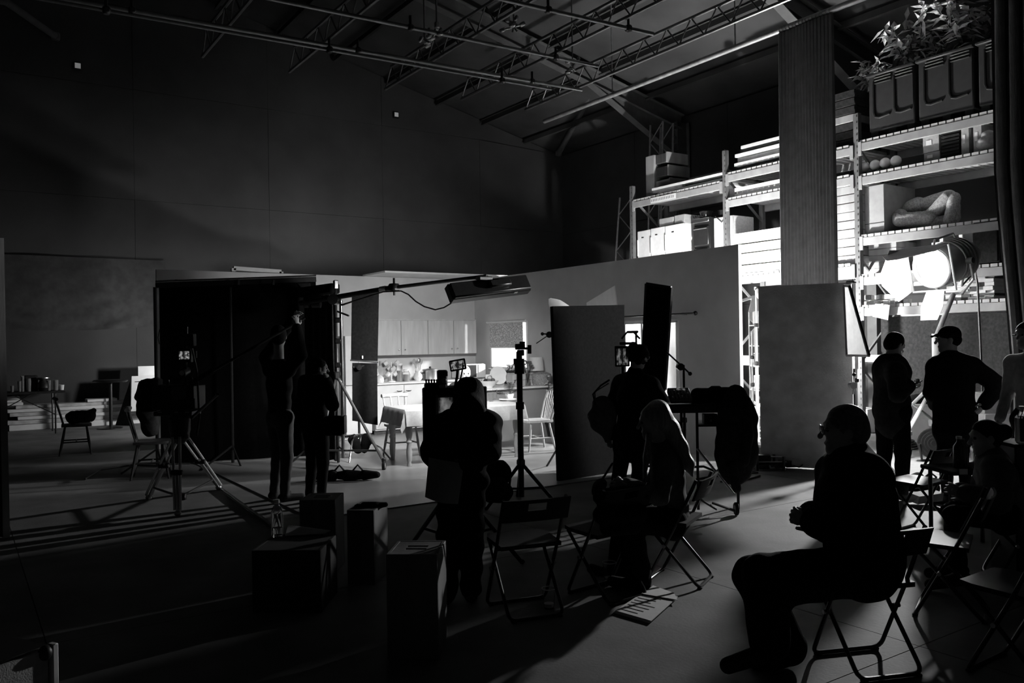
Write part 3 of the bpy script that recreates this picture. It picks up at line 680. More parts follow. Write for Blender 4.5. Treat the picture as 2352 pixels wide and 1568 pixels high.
# fifth deck: blocks, shelf of papers
zc = 2.08 + S; rn = random.Random(4)
for i in range(20):
    x = 1988 + (i % 12) * 8.6; lay = i // 12; s = V((.1, rn.uniform(.08, .12), rn.uniform(.06, .085)))
    single('wooden_block', MB().box((XF + .12 + rn.uniform(0, .12), rp(x + 4 * lay, 690, .12).y, zc + s.z / 2 + lay * .09), s, rz=rn.uniform(-.2, .2), ch=.006), WHITE if (wb_ := rn.random() < .6) else PLY, ('white', 'brown')[not wb_] + ' block, ' + ORD[i % 12] + ' from the steel post in the ' + ('lower', 'upper')[lay] + ' layer of the block heap', 'block', 'blocks heaped on the lowest deck')
rn = random.Random(9)
for c_ in range(6):
    z = zc; x = 2183 + c_ * 18
    for i in range(rn.randint(7, 11)):
        th = rn.uniform(.03, .065); yy = rp(x, 690, .1).y
        single('paper_pile', MB().box((XF + .3 + rn.uniform(-.03, .03), yy + rn.uniform(-.008, .008), z + th / 2), (.42, .135, th), ch=.003), WHITE if rn.random() < .7 else FAGR, ORD[i] + ' folder from the deck in the ' + ORD[c_] + ' paper pile from the big lamp', 'folder', 'paper folders on the lowest deck'); z += th + .002
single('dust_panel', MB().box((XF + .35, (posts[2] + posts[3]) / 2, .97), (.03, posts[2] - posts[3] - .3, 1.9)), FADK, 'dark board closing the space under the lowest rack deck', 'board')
# lattice tower and ladder leaning behind the first post
def tower(name, ba, tp, wd, label, m=ALU, n=14, two=True):
    ba, tp = V(ba), V(tp); t = thing(name, label, name.split('_')[-1], ba); s = V((0, wd / 2, 0)); d2 = V((wd * .8, 0, 0))
    legs = [s, -s, s + d2, -s + d2] if two else [s, -s]
    for l in legs: part('stile', MB().rod(ba + l, tp + l, .024, 8), m, t)
    for side in ((0, 0, 0), d2) if two else ((0, 0, 0),):
        for i in range(n):
            a, b = ba.lerp(tp, i / n), ba.lerp(tp, (i + 1) / n); sg = 1 if i % 2 else -1
            part('lacing_bar', MB().rod(a + s * sg + V(side), b - s * sg + V(side), .013, 6), m, t)
tw_b, tw_t = onx(1492, 640, 13.75), onx(1508, 283, 13.75)
tower('lattice_tower', (13.75, tw_b.y, 0), tw_t, .42, 'steel lattice tower section leaning behind the end of the rack', GALV, 16)
lb_ = onx(1428, 600, 13.2); lt_ = onx(1440, 450, 13.2)
tower('lattice_ladder', (13.2, lb_.y + .4, 0), lt_, .5, 'narrow lattice ladder standing outside the first rack post', GALV, 12, False)
for k in range(6):
    a = onx(1522 + k * 5, 600, 13.9); b = onx(1530 + k * 3.2, 478, 13.9)
    single('fabric_roll', MB().rod((13.9, a.y, 0), (13.9 + .02 * k, b.y, b.z + .1 * (k % 3)), .05, 10), FAGR, ORD[k] + ' rolled backdrop from the lattice tower, leaning behind the first bay', 'roll', 'rolls leaning behind the first bay')
# ------------------------------------------------------------------ lamps
LENS = mat('lamp_lens', .9, .3, 0, emit=40.0)
LENSD = mat('hidden_lamp_lens', .9, .3, 0, emit=4.0)
LAMPB = mat('lamp_housing', .22, .45, .15, 8, metal=.3)
BARN = mat('barn_door_inner', .55, .5, .1, 8)
def wheel(c, r, wd, ax, parent):
    M = frame_to(ax); w_ = part('wheel', MB().lathe([(r * .55, -wd * .4), (r * .9, -wd * .5), (r, -wd * .3), (r, wd * .3), (r * .9, wd * .5), (r * .55, wd * .4)], c, 20, M), RUBBER, parent)
    part('hub', MB().lathe([(r * .2, -wd * .5), (r * .55, -wd * .42), (r * .55, wd * .42), (r * .2, wd * .5)], c, 14, M), GALV, w_)
def fresnel(c, ax, s, label, power, stand_label, base, leaves=('far', 'top', 'bottom'), cone=130, lens=None):
    c = V(c); ax = V(ax).normalized(); sd = ax.cross(UP).normalized(); up = sd.cross(ax).normalized(); M = Matrix((sd, up, ax)).transposed()
    P = lambda x, y, z: c + (sd * x + up * y + ax * z) * s
    t = thing('stage_lamp', label, 'stage lamp', c)
    part('housing', MB().lathe([(.05, -.95), (.26, -.93), (.3, -.8), (.33, -.3), (.33, -.02), (.3, -.02), (.3, -.06), (.05, -.06)], c, 28, M * s), LAMPB, t)
    rb_ = MB()
    for k in range(5): rb_.lathe([(.33, -.75 + k * .08), (.345, -.75 + k * .08), (.345, -.72 + k * .08), (.33, -.72 + k * .08)], c, 24, M * s)
    part('cooling_rib', rb_, LAMPB, t)
    part('lens', MB().lathe([(.02, .0), (.15, -.01), (.26, -.045), (.26, -.055), (.02, -.05)], c, 24, M * s), LENS if lens is None else lens, t)
    part('lens_ring', MB().tube([P(.3 * math.cos(a), .3 * math.sin(a), 0) for a in [k * math.pi / 12 for k in range(24)]], .03 * s, 8, closed=True), GALV, t)
    part('barn_door_frame', MB().tube([P(.36, .36, .03), P(-.36, .36, .03), P(-.36, -.36, .03), P(.36, -.36, .03)], .02 * s, 6, closed=True), WHITE, t)
    def leaf(p0, p1, out, open_=.5, tp=.3, ln=.55):
        e = (p1 - p0); o = (out * math.sin(open_) + ax * math.cos(open_)) * ln * s; n_ = e.cross(o).normalized() * .006
        part('barn_door', MB().prism([p0, p1, p1 + o * .55 + e * .12, p1 + o - e * tp * .5, p0 + o + e * tp * .5, p0 + o * .55 - e * .12], n_), BARN, t)
    if 'far' in leaves: leaf(P(.36, .34, .03), P(.36, -.34, .03), sd, .05, .75, .7)
    if 'near' in leaves: leaf(P(-.36, .34, .03), P(-.36, -.34, .03), -sd, .35, .75)
    if 'top' in leaves: leaf(P(-.36, .36, .03), P(.36, .36, .03), up, -.03, .75, .9)
    if 'bottom' in leaves: leaf(P(-.17, -.36, .03), P(.13, -.36, .03), -up, .95, .05, .5)
    part('top_handle', MB().tube([P(0, .33, -.75), P(0, .42, -.7), P(0, .42, -.2), P(0, .33, -.15)], .018 * s, 6), WHITE, t)
    part('yoke', MB().tube([P(-.38, 0, -.4), P(-.38, -.3, -.42), P(-.15, -.52, -.45), P(.15, -.52, -.45), P(.38, -.3, -.42), P(.38, 0, -.4)], .022 * s, 8), GALV, t)
    for sg in (-1, 1): part('knob', MB().rod(P(.34 * sg, 0, -.4), P(.44 * sg, 0, -.4), .05 * s, 10), BKPL, t)
    cb = P(.05, -.2, -.95); part('power_cord', MB().tube([cb, cb - UP * .25 + sd * .05, cb - UP * .1 - ax * .25, cb + V((0, 0, -.3)) - ax * .3, V((cb.x, cb.y, 1.2)) - ax * .36, V((cb.x, cb.y, .03)) - ax * .4, V((base[0] + .5, base[1] - .5, .03))], .016, 6), BKPL, t)
    Lm = Matrix((sd, up, -ax)).transposed().to_4x4() if False else Matrix((-sd, up, -ax)).transposed().to_4x4()
    light('fresnel_beam', Matrix.Translation(P(0, 0, .02)) @ Lm, power, 'SPOT', t, shadow_soft_size=.1, spot_size=R(cone), spot_blend=.5)
    # stand
    b = V(base); top = P(0, -.52, -.45)
    st = thing('lamp_stand', stand_label, 'stand', b)
    part('column', MB().rod((b.x, b.y, .35), (b.x, b.y, top.z - .55), .055, 12), WHITE, st); part('riser', MB().rod((b.x, b.y, top.z - .6), top, .035, 12), GALV, st)
    part('collar', MB().box((b.x, b.y, 1.0), (.16, .16, .12), ch=.02).box((b.x, b.y, .4), (.18, .18, .12), ch=.02), GALV, st)
    for k in range(3):
        a = math.radians(100 + 120 * k) - YAW; d = V((math.cos(a), math.sin(a), 0)); ft = b + d * .95
        l = part('leg', MB().rod((b.x, b.y, 1.0), ft + UP * .32, .025, 8), WHITE, st); part('strut', MB().rod((b.x, b.y, .4), ft * .55 + b * .45 + UP * .62, .016, 8), GALV, l)
        fk = part('wheel_fork', MB().bar(ft + UP * .34, ft + UP * .14 + d * .05 + d.cross(UP) * .075, .06, .012).bar(ft + UP * .34, ft + UP * .14 + d * .05 - d.cross(UP) * .075, .06, .012).box(ft + UP * .34, (.12, .12, .06), ch=.01), GALV, st)
        wheel(ft + UP * .142 + d * .05, .14, .09, d.cross(UP), st)
    return t
K = at(2140, 616, 11.15)
KAX = cw(-.84, -.48, -.25)
fresnel(K, KAX, .85, 'large glowing stage lamp with open barn doors in front of the rack', KEY_W, 'heavy white column lamp stand on air tyres', V((11.25, 6.2, 0)), cone=160)
KB = V((10.7, 8.7, 2.05))
fresnel(KB, V((-1, .55, -.32)), .7, 'second stage lamp standing between the set window and the rack', BACK_W, 'lamp stand hidden between set wall and rack', V((10.95, 8.55, 0)), ('top', 'near'), 168, LENSD)
fresnel(V((10.75, 12.1, 2.0)), V((-1, .26, -.22)), .6, 'stage lamp outside the kitchen window, hidden by the set wall', SUN_W, 'lamp stand outside the kitchen window', V((11.0, 12.0, 0)), ('top',), 150, LENSD)
KC = V((10.75, 9.7, 1.6))
fresnel(KC, V((.85, -.2, .6)), .5, 'small stage lamp behind the set wall, tilted up at the rack', UP_W, 'lamp stand hidden behind the set wall', V((10.68, 9.72, 0)), ('bottom',), 176, LENSD)
fresnel(V((5.2, 16.2, 1.35)), V((-.5, .78, .1)), .45, 'stage lamp behind the set back wall, washing the gable wall', WASH_W, 'lamp stand behind the set back wall', V((5.27, 16.14, 0)), ('top',), 178, LENSD)
# white boards outside the windows that bounce light in
def sheet_board(name, cs, th, m, label, cat, back=None, group=None, edge=True):
    cs = [V(p) for p in cs]; n = (cs[1] - cs[0]).cross(cs[3] - cs[0]).normalized() * th
    t = thing(name, label, cat, (cs[2] + cs[3]) / 2, group=group)
    part('front_face', MB().prism(cs, n * .5), m, t); part('back_face', MB().prism([c + n * .501 for c in cs], n * .5), back or m, t)
    return t
sheet_board('bounce_board', [V((8.75, 14.75, 2.5)), V((11.2, 14.35, 2.5)), V((11.2, 14.35, .05)), V((8.75, 14.75, .05))], .04, WHBD, 'white bounce board seen through the kitchen window', 'board')
sheet_board('bounce_board', [V((8.72, 9.98, 2.35)), V((12.0, 11.92, 2.35)), V((12.0, 11.92, .04)), V((8.72, 9.98, .04))], .04, WHBD, 'long white board seen through the wide window behind the black flag', 'board')
single('added_blackout_cloth', MB().box((SU + .09, 10.3, 1.36), (.02, 1.25, 1.2)), FABK, 'unseen black cloth added outside the far half of the wide window to block lamp light', 'cloth')  # added out of view to keep the direct lamp beam off the counter front
# poly board in front of the big lamp
pl = [V((8.36, 6.86, 2.26)), V((8.86, 5.9, 2.26)), V((8.86, 5.9, .02)), V((8.36, 6.86, .02))]
t = sheet_board('poly_board', pl, .05, POLYG, 'tall dark faced poly board standing on the floor beside the curtain', 'board', back=WHBD)
part('tape_edge', MB().bar(pl[0] + V((.03, -.03, 0)), pl[0].lerp(pl[3], .25) + V((.03, -.03, 0)), .012, .006), WHITE, t); part('clip', MB().box(pl[1], (.09, .09, .04), ch=.01), STEEL, t)
# folding helper: tripod stands
def tripod(t, b, hub, top, rad, r=.016, legs=(20, 140, 260), m=BKMT, low=.0, col=.022):
    b = V(b); part('column', MB().rod((b.x, b.y, max(low, .08)), (b.x, b.y, top), col, 10), m, t)
    part('collar', MB().box((b.x, b.y, hub), (.07, .07, .07), ch=.012), m, t)
    for a in legs:
        a = math.radians(a) - YAW; d = V((math.cos(a), math.sin(a), 0)); f = b + d * rad
        l = part('leg', MB().rod((b.x, b.y, hub), f + UP * .012, r, 8), m, t); part('strut', MB().rod((b.x, b.y, hub * .38), f.lerp(V((b.x, b.y, hub)), .45), r * .7, 6), m, l)
        part('foot', MB().ball(f + UP * .018, (.02, .02, .018), 8, 6), RUBBER, l)
def cstand(name, label, b, top, m=CHROME, arm=None, group=None, legs=(15, 135, 255)):
    t = thing(name, label, 'stand', b, group=group); b = V(b)
    part('column', MB().rod((b.x, b.y, .2), (b.x, b.y, top * .55), .018, 10).rod((b.x, b.y, top * .55), (b.x, b.y, top), .013, 10), m, t)
    part('knuckle', MB().box((b.x, b.y, top * .55), (.05, .05, .06), ch=.01).box((b.x, b.y, top * .78), (.05, .05, .05), ch=.01), BKMT, t)
    for k, a in enumerate(legs):
        a = math.radians(a) - YAW; d = V((math.cos(a), math.sin(a), 0)); h = .22 + .06 * k
        part('leg', MB().tube([b + UP * h, b + d * .22 + UP * h, b + d * .36 + UP * (h - .06), b + d * .52 + UP * .012], .013, 8), m, t)
    if arm:
        part('grip_head', MB().rod(V(arm[0]) - FW * .04, V(arm[0]) + FW * .04, .04, 12), m, t); part('arm', MB().rod(arm[1], arm[2], .009, 8), m, t); part('arm_knob', MB().ball(arm[1], .022, 8, 6), BKPL, t)
    return t
# diffusion frame beside the poly board
fr = [at(1939, 656, 9.55), at(1951, 657, 9.4), at(1996, 817, 9.0), at(1946, 816, 9.5)]
t = thing('cloth_diffuser', 'mottled translucent diffusion frame clamped beside the poly board', 'frame', fr[3])
DIFF = mat('diffusion_cloth', .5, .8, .4, 9); _n = DIFF.node_tree; _t = _n.nodes.new('ShaderNodeBsdfTranslucent'); _t.inputs[0].default_value = (.7, .7, .7, 1); _a = _n.nodes.new('ShaderNodeMixShader'); _a.inputs[0].default_value = .6
_n.links.new(_n.nodes['Principled BSDF'].outputs[0], _a.inputs[1]); _n.links.new(_t.outputs[0], _a.inputs[2]); _n.links.new(_a.outputs[0], _n.nodes['Material Output'].inputs[0])
part('cloth', MB().prism(fr, (fr[1] - fr[0]).cross(fr[3] - fr[0]).normalized() * .004), DIFF, t)
for i in range(4): part('rail', MB().bar(fr[i], fr[(i + 1) % 4], .025, .025), BKMT if i in (1,) else STEEL, t)
b = fl(1953, 1030); b = at(1953, 0, 9.6); b.z = 0
cstand('diffusion_stand', 'bright steel stand under the mottled diffusion frame', b, 1.42, WHITE, (at(1958, 885, 9.5), at(1962, 860, 9.5), at(1960, 905, 9.5)))
# black poly panel
bp = [at(1270, 703, 9.6), at(1434, 700, 10.35), fl(1437, 1081, .01), fl(1285, 1105, .01)]
sheet_board('poly_board', bp, .05, FABK, 'tall black panel standing between kitchen table and sound recordist', 'panel')
# black upright flag, white triangle, umbrella
bf = [at(1484, 651, 9.4), at(1541, 660, 9.2), at(1526, 895, 9.3), at(1473, 895, 9.5)]
t = thing('black_flag', 'narrow tall black flag leaning in front of the wide window', 'flag', (bf[2] + bf[3]) / 2)
n = (bf[1] - bf[0]).cross(bf[3] - bf[0]).normalized()
part('cloth', MB().prism(bf, n * .02), FABK, t)
for i in range(4): part('frame_rail', MB().bar(bf[i] + n * .01, bf[(i + 1) % 4] + n * .01, .03, .03), BKMT, t)
tf = [at(1347, 695, 11.4), at(1411, 656, 10.3), at(1417, 705, 10.3), at(1348, 705, 11.4)]
_t = sheet_board('white_flag', tf, .012, WHBD, 'slanted white flag showing above the tall black panel', 'flag')
_q = at(1384, 703, 10.82); part('stand_pole', MB().rod((_q.x, _q.y, .03), _q, .014, 8), BKMT, _t); part('stand_foot', MB().lathe([(.22, 0), (.22, .015), (.03, .035)], (_q.x, _q.y, 0), 16), BKMT, _t)
uc = at(1306, 738, 10.1); ua = cw(-.6, .25, -.4).normalized()
t = thing('reflector_umbrella', 'white reflector umbrella peeping out beside the black panel', 'umbrella', uc)
part('canopy', MB().lathe([(.02, -.13), (.15, -.105), (.28, -.05), (.37, .03), (.368, .034), (.275, -.044), (.15, -.098), (.02, -.122)], uc, 16, frame_to(ua)), WHBD, t)
part('shaft', MB().rod(uc - ua * .13, uc + ua * .5, .006, 6), BKMT, t)
for k in range(8):
    a = k * math.pi / 4; M = frame_to(ua); part('rib', MB().rod(uc + M @ V((.02, 0, -.12)), uc + M @ V((.37 * math.cos(a), .37 * math.sin(a), .035)), .003, 5), BKMT, t)
ub = at(1310, 0, 10.25); ub.z = 0; cstand('umbrella_stand', 'stand holding the white reflector umbrella behind the black panel', ub, 1.95, BKMT, (uc + ua * .3, uc + ua * .28 - RT * .1, uc + ua * .3 + RT * .25))
# c-stand with slanted arm by the wide window
b = at(1557, 0, 9.0); b.z = 0
cstand('grip_stand', 'black stand with slanted arm silhouetted against the wide window', b, (at(1556, 838, 9.0)).z, BKMT, (at(1562, 842, 9.0), at(1585, 858, 8.9), at(1531, 808, 9.1)))
b = at(1449, 0, 9.1); b.z = 0
t = cstand('small_light_stand', 'stand with small spring arm above the recordist head', b, at(1449, 762, 9.1).z, BKMT)
part('arm', MB().tube([at(1428, 778, 9.1), at(1440, 763, 9.1), at(1455, 762, 9.1), at(1470, 778, 9.1)], .012, 6).box(at(1453, 762, 9.1), (.1, .1, .03), ch=.01), BKMT, t)
BKDR = mat('backdrop_black', .004, 1.0, .2, 30, spec=.03)
# big black backdrop frame, camera left
D0 = 11.5
t = thing('backdrop_frame', 'wide black cloth stretched on a pipe frame behind the cinema camera', 'backdrop frame', at(540, 1060, D0) * V((1, 1, 0)))
a, b2 = at(357, 656, 11.2), at(726, 642, 11.9)
part('top_rail', MB().bar(a, b2, .05, .06), BKMT, t); part('top_pipe', MB().rod(a + UP * .05, b2 + UP * .05, .02, 8), STEEL, t)
ca, cb = at(363, 658, 11.23), at(724, 645, 11.9)
part('cloth', MB().sheet(lambda u, v: V((ca.x + (cb.x - ca.x) * u, ca.y + (cb.y - ca.y) * u, .03 + (ca.z + (cb.z - ca.z) * u - .03) * v)) + FW * .03 * math.sin(u * 19 + v * 2), 40, 8, FW * .01), BKDR, t)
for px, d_ in ((360, 11.2), (532, 11.42), (722, 11.85)):
    q = at(px, 660, d_) - FW * .06; part('post', MB().rod((q.x, q.y, .02), q, .022, 8), BKMT, t)
    for s in (-1, 1): part('foot_bar', MB().rod((q.x, q.y, .25), (q.x - FW.x * .45 + s * .25, q.y - FW.y * .45, .015), .014, 6), BKMT, t)
for px in (405, 523, 548, 628): q = at(px, 648, 11.5); part('clip', MB().box(q, (.03, .03, .07), rx=.3), BKMT, t)
g = at(712, 650, 11.8); part('corner_plate', MB().prism([g, g - UP * .2, g - RT * .18], FW * .02), BKMT, t)
part('cord', MB().tube([at(367, 755, 11.2), at(363, 775, 11.2), at(366, 790, 11.2)], .006, 5), BKPL, t)
# second drape in folds
t = thing('folded_drape', 'dark drape hanging in folds beside the boom stand', 'drape', at(740, 1050, 11.4) * V((1, 1, 0)))
a, b2 = at(697, 672, 11.7), at(771, 662, 11.2)
part('cross_bar', MB().bar(a, b2, .16, .14, ch=.02), FABK, t)
part('cloth', MB().sheet(lambda u, v: V((a.x + (b2.x - a.x) * u, a.y + (b2.y - a.y) * u, .04 + (a.z - .1) * v)) + FW * .05 * math.sin(u * 32 + v) , 44, 8, FW * .01), FADK, t)
part('post', MB().rod((b2.x, b2.y, .02), b2, .02, 8), BKMT, t); part('clamp', MB().box(b2 + UP * .05, (.06, .06, .12), ch=.01), STEEL, t)
# boom stand with wheels
bs = at(772, 0, 10.9); bs.z = 0
t = thing('boom_stand', 'tall chrome boom stand on castors beside the black floppy flag', 'stand', bs)
zt = at(772, 690, 10.9).z
part('column', MB().rod((bs.x, bs.y, .12), (bs.x, bs.y, zt), .022, 10), CHROME, t)
for py in (735, 783, 838): q = at(772, py, 10.9); part('knob', MB().box(q + RT * .03, (.09, .05, .07), rz=CAMRZ, ch=.012), BKPL, t)
hub = at(773, 862, 10.9); part('collar', MB().box(hub, (.08, .08, .1), ch=.015), BKMT, t)
for (fx, fy, D_) in ((882, 1075, 10.55), (724, 1068, 10.7), (768, 1040, 11.6)):
    f = at(fx, fy, D_); f.z = .11
    l = part('leg', MB().rod(hub, f, .02, 8), STEEL, t); wheel(V((f.x, f.y, .065)), .063, .04, RT, t)
    part('castor_fork', MB().box(V((f.x, f.y, .13)), (.05, .05, .06), ch=.01), BKMT, l)
    part('strut', MB().rod((bs.x, bs.y, .22), (f.x * .85 + bs.x * .15, f.y * .85 + bs.y * .15, .25), .014, 6), BKMT, l)
# boom arm and hanging light bank
A, B, Cc = at(690, 696, 11.1), at(905, 660, 10.5), at(1118, 634, 10.0)
t = thing('lighting_boom', 'long black boom arm reaching over the kitchen to the light bank', 'boom', A)
part('outer_tube', MB().rod(A, B, .035, 10), BKMT, t); part('inner_tube', MB().rod(B, Cc, .024, 10), BKMT, t)
part('clamp', MB().box(B, (.12, .12, .1), rz=.3, ch=.02).rod(B - UP * .1, B + UP * .12, .014, 6), BKMT, t); part('sleeve', MB().rod(A.lerp(B, .86), A.lerp(B, .92), .042, 10), WHITE, t)
q = at(768, 688, 10.9); part('pivot', MB().rod(q - FW * .1, q + FW * .1, .07, 12), BKMT, t); part('tie_rod', MB().rod(at(780, 703, 10.9), at(858, 676, 10.7), .008, 6).rod(at(775, 715, 10.9), at(801, 725, 10.8), .014, 6), BKMT, t)
for px in (704, 722, 731): q = at(px, 694, 11.1); part('counterweight', MB().rod(q - RT * .03, q + RT * .03, .075, 14), FADK, t)
part('mount_pin', MB().rod(Cc, at(1118, 652, 10.05), .02, 8).box(at(1112, 640, 10.0), (.2, .1, .06), ch=.015), STEEL, t)
L0, L1 = at(1034, 671, 9.75), at(1212, 650, 10.35); L0.z = L1.z = (L0.z + L1.z) / 2 + .0
lx = (L1 - L0).normalized(); ly = UP.cross(lx).normalized(); lc = (L0 + L1) / 2; Ln = (L1 - L0).length; Wd = .2
tl = thing('light_bank', 'long black fluorescent light bank hanging from the boom over the table', 'light', lc)
TILT = Matrix((lx, ly, UP)).transposed() @ Matrix.Rotation(math.atan2(at(1212, 650, 10.35).z - at(1034, 671, 9.75).z, Ln) * -1, 3, 'Y') @ Matrix.Rotation(R(63), 3, 'X')
part('case', MB().box(lc, (Ln, Wd, .11), M=TILT, ch=.015), BKMT, tl)
for i in range(4): a = lc + TILT @ V((-Ln / 2 + .05, (-.07 + .047 * i), -.075)); part('tube', MB().rod(a, a + TILT @ V((Ln - .1, 0, 0)), .017, 8), mat('lamp_tube', .9, .4, 0, emit=2.5), tl)
for s in (-1, 1): part('end_flap', MB().box(lc + TILT @ V((s * (Ln / 2 + .004), 0, -.04)), (.008, Wd, .09), M=TILT), BKMT, tl); part('side_flap', MB().box(lc + TILT @ V((0, s * (Wd / 2 + .004), -.04)), (Ln, .008, .09), M=TILT), BKMT, tl)
part('ballast_box', MB().box(lc + TILT @ V((.1, 0, .09)), (.3, .1, .06), M=TILT, ch=.015), BKMT, tl)
part('label_plate', MB().box(lc + TILT @ V((.33, -Wd / 2 - .011, 0)), (.05, .004, .03), M=TILT), WHITE, tl)
part('cable', MB().tube([at(1048, 682, 9.8), at(1040, 694, 9.8), at(1020, 706, 9.9), at(1000, 711, 10), at(975, 704, 10.1), at(955, 692, 10.2), at(938, 676, 10.3), at(921, 668, 10.4), at(880, 670, 10.5), at(780, 701, 10.9)], .009, 6), BKPL, tl)
light('bank_glow', Matrix.Translation(lc + TILT @ V((0, 0, -.11))) @ TILT.to_4x4(), BANK_W, 'AREA', tl, shape='RECTANGLE', size=.9, size_y=.2, spread=R(96))
# overhead white reflector sheet
r0 = ony(838, 630, 14.0).x
ob_ = sheet_board('overhead_reflector', [V((r0, 13.15, SH + .006)), V((SU + .3, 13.15, SH + .006)), V((SU + .3, 14.1, SH + .006)), V((r0, 14.1, SH + .006))], .03, WHBD, 'white reflector sheet lying over the top of the set above the cabinets', 'reflector')
# floppy flag on c-stand
cb_ = fl(826, 1052)
t = thing('floppy_flag', 'tall black floppy flag in two halves in front of the kitchen cabinets', 'flag', cb_)
Df = dep(cb_) - .05
u = [at(808, 672, Df), at(870, 668, Df), at(867, 829, Df), at(806, 827, Df)]; l_ = [at(809, 833, Df), at(866, 834, Df), at(867, 976, Df - .1), at(809, 966, Df)]
part('upper_cloth', MB().prism(u, FW * .02), FABK, t)
part('lower_cloth', MB().sheet(lambda a, b: (l_[0].lerp(l_[1], a)).lerp(l_[3].lerp(l_[2], a), b) + FW * .02 * math.sin(a * 7), 12, 6, FW * .008), FABK, t)
part('frame_rail', MB().rod(u[3] - RT * .01, at(866, 832, Df) + RT * .02, .01, 8), STEEL, t); part('tag', MB().box(at(833, 820, Df) - FW * .012, (.02, .004, .04)), WHITE, t)
cstand('flag_stand', 'chrome stand holding the tall black floppy flag', cb_, at(826, 845, Df).z, CHROME, (at(826, 843, Df), at(812, 843, Df), at(845, 838, Df)), legs=(-25, 205, 265))
# sand bag hung on the flag stand
sb = thing('weight_bag', 'black weight bag hanging over a leg of the flag stand', 'bag', at(828, 1035, Df) )
spart('bag_half', SF(.003).cap(at(812, 1010, Df - .1), at(822, 1032, Df - .1), .08, .06, sq=(FW, .5)), .015, FABK, sb); spart('bag_half', SF(.003).cap(at(842, 1008, Df - .1), at(838, 1030, Df - .1), .08, .06, sq=(FW, .5)), .015, FABK, sb)
part('strap', MB().tube([at(822, 1012, Df - .1), at(830, 1000, Df - .1), at(838, 1008, Df - .1)], .012, 6), FADK, sb)
# ------------------------------------------------------------------ kitchen
CAB = mat('cabinet_veneer', .52, .55, .1, 5, stretch=(3, 3, .5)); CABP = mat('cabinet_paint', .6, .5, .06, 5); WTOP = mat('worktop', .72, .4, .06, 12); TALL = mat('tall_cabinet_side', .3, .6, .08, 5)
YB = SW - .005
# wall cabinets: one unit per door
yf = SW - .36
edges = [ony(x, 780, yf).x for x in (806, 862, 921, 983, 1042, 1094)]
for i in range(1, 5):
    a, b = edges[i] + .002, edges[i + 1] - .002
    t = thing('wall_cabinet', ('wall cabinet half hidden behind the black floppy flag', 'first fully visible wall cabinet beside the floppy flag', 'second wall cabinet, knob on its left edge', 'third wall cabinet, under the boom arm', 'last wall cabinet next to the set corner')[i], 'cabinet', ((a + b) / 2, yf, 1.4), group='wall cabinets of the kitchen')
    part('body', MB().box(((a + b) / 2, (yf + .02 + YB) / 2, 1.72), (b - a, YB - yf - .02, .63), ch=.003), CAB, t)
    d = part('door', MB().box(((a + b) / 2, yf, 1.72), (b - a - .004, .02, .63), ch=.004), CAB, t)
    kx = {0: a + .05, 1: b - .06, 2: a + .06, 3: b - .06, 4: a + .06}[i]
    part('knob', MB().rod((kx, yf - .01, 1.5), (kx, yf - .035, 1.5), .008, 8).ball((kx, yf - .042, 1.5), .016, 10, 8), CHROME, d)
# base cabinets
yb0 = SW - .6
be = [edges[0] - .5] + [ony(x, 920, yb0).x for x in (862, 928, 1000, 1070)] + [SU - .62]
for i in range(1, 5):
    a, b = be[i] + .002, be[i + 1] - .002
    t = thing('base_cabinet', ('base cabinet behind the floppy flag stand', 'base cabinet with bow handle near its edge, beside the floppy flag', 'base cabinet in the bright patch of light', 'base cabinet behind the monitor hood', 'corner base cabinet under the microwave')[i], 'cabinet', ((a + b) / 2, yb0, 0), group='base cabinets of the kitchen')
    part('body', MB().box(((a + b) / 2, (yb0 + .02 + YB) / 2, .48), (b - a, YB - yb0 - .02, .8), ch=.003), CABP, t)
    d = part('door', MB().box(((a + b) / 2, yb0, .49), (b - a - .004, .02, .76), ch=.004), CABP, t); kx = b - .09 if i % 2 else a + .09
    part('handle', MB().tube([(kx - .05, yb0 - .01, .77), (kx - .03, yb0 - .035, .765), (kx + .03, yb0 - .035, .765), (kx + .05, yb0 - .01, .77)], .007, 6), BKMT, d)
    part('plinth', MB().box(((a + b) / 2, yb0 + .08, .045), (b - a, .03, .07)), WOODD, t)
WZ = .92
t = thing('worktop', 'long white worktop running along the back wall and corner', 'worktop', (6, SW - .3, .88))
part('slab', MB().box(((be[1] + SU) / 2, (yb0 - .02 + YB) / 2, .905), (SU - be[1], YB - yb0 + .02, .035), ch=.006), WTOP, t)
PZ = .87; PY = 11.28; PX0 = 6.8
t = thing('peninsula_counter', 'white topped counter jutting out from the window wall behind the table', 'counter', ((PX0 + SU) / 2, PY, 0))
PFACE = mat('counter_panel', .26, .7, .08, 4)
part('front_panel', MB().box(((PX0 + SU) / 2, PY + .02, .42), (SU - PX0 - .02, .03, .83), ch=.003), PFACE, t); part('body', MB().box(((PX0 + SU) / 2 + .02, PY + .4, .42), (SU - PX0 - .1, .7, .82)), CABP, t)
part('worktop', MB().box(((PX0 + SU) / 2 - .02, PY + .36, PZ - .017), (SU - PX0 + .02, .84, .034), ch=.006), WTOP, t); part('window_worktop', MB().box((SU - .3, (PY + .78 + yb0) / 2, PZ - .017), (.6, yb0 - PY - .8, .034), ch=.006), WTOP, t); part('window_body', MB().box((SU - .29, (PY + .78 + yb0) / 2, .41), (.54, yb0 - PY - .84, .8)), CABP, t)
struct('trim_1', MB().box(((edges[1] + edges[5]) / 2, SW - .2, 2.045), (edges[5] - edges[1], .33, .018)), CAB)
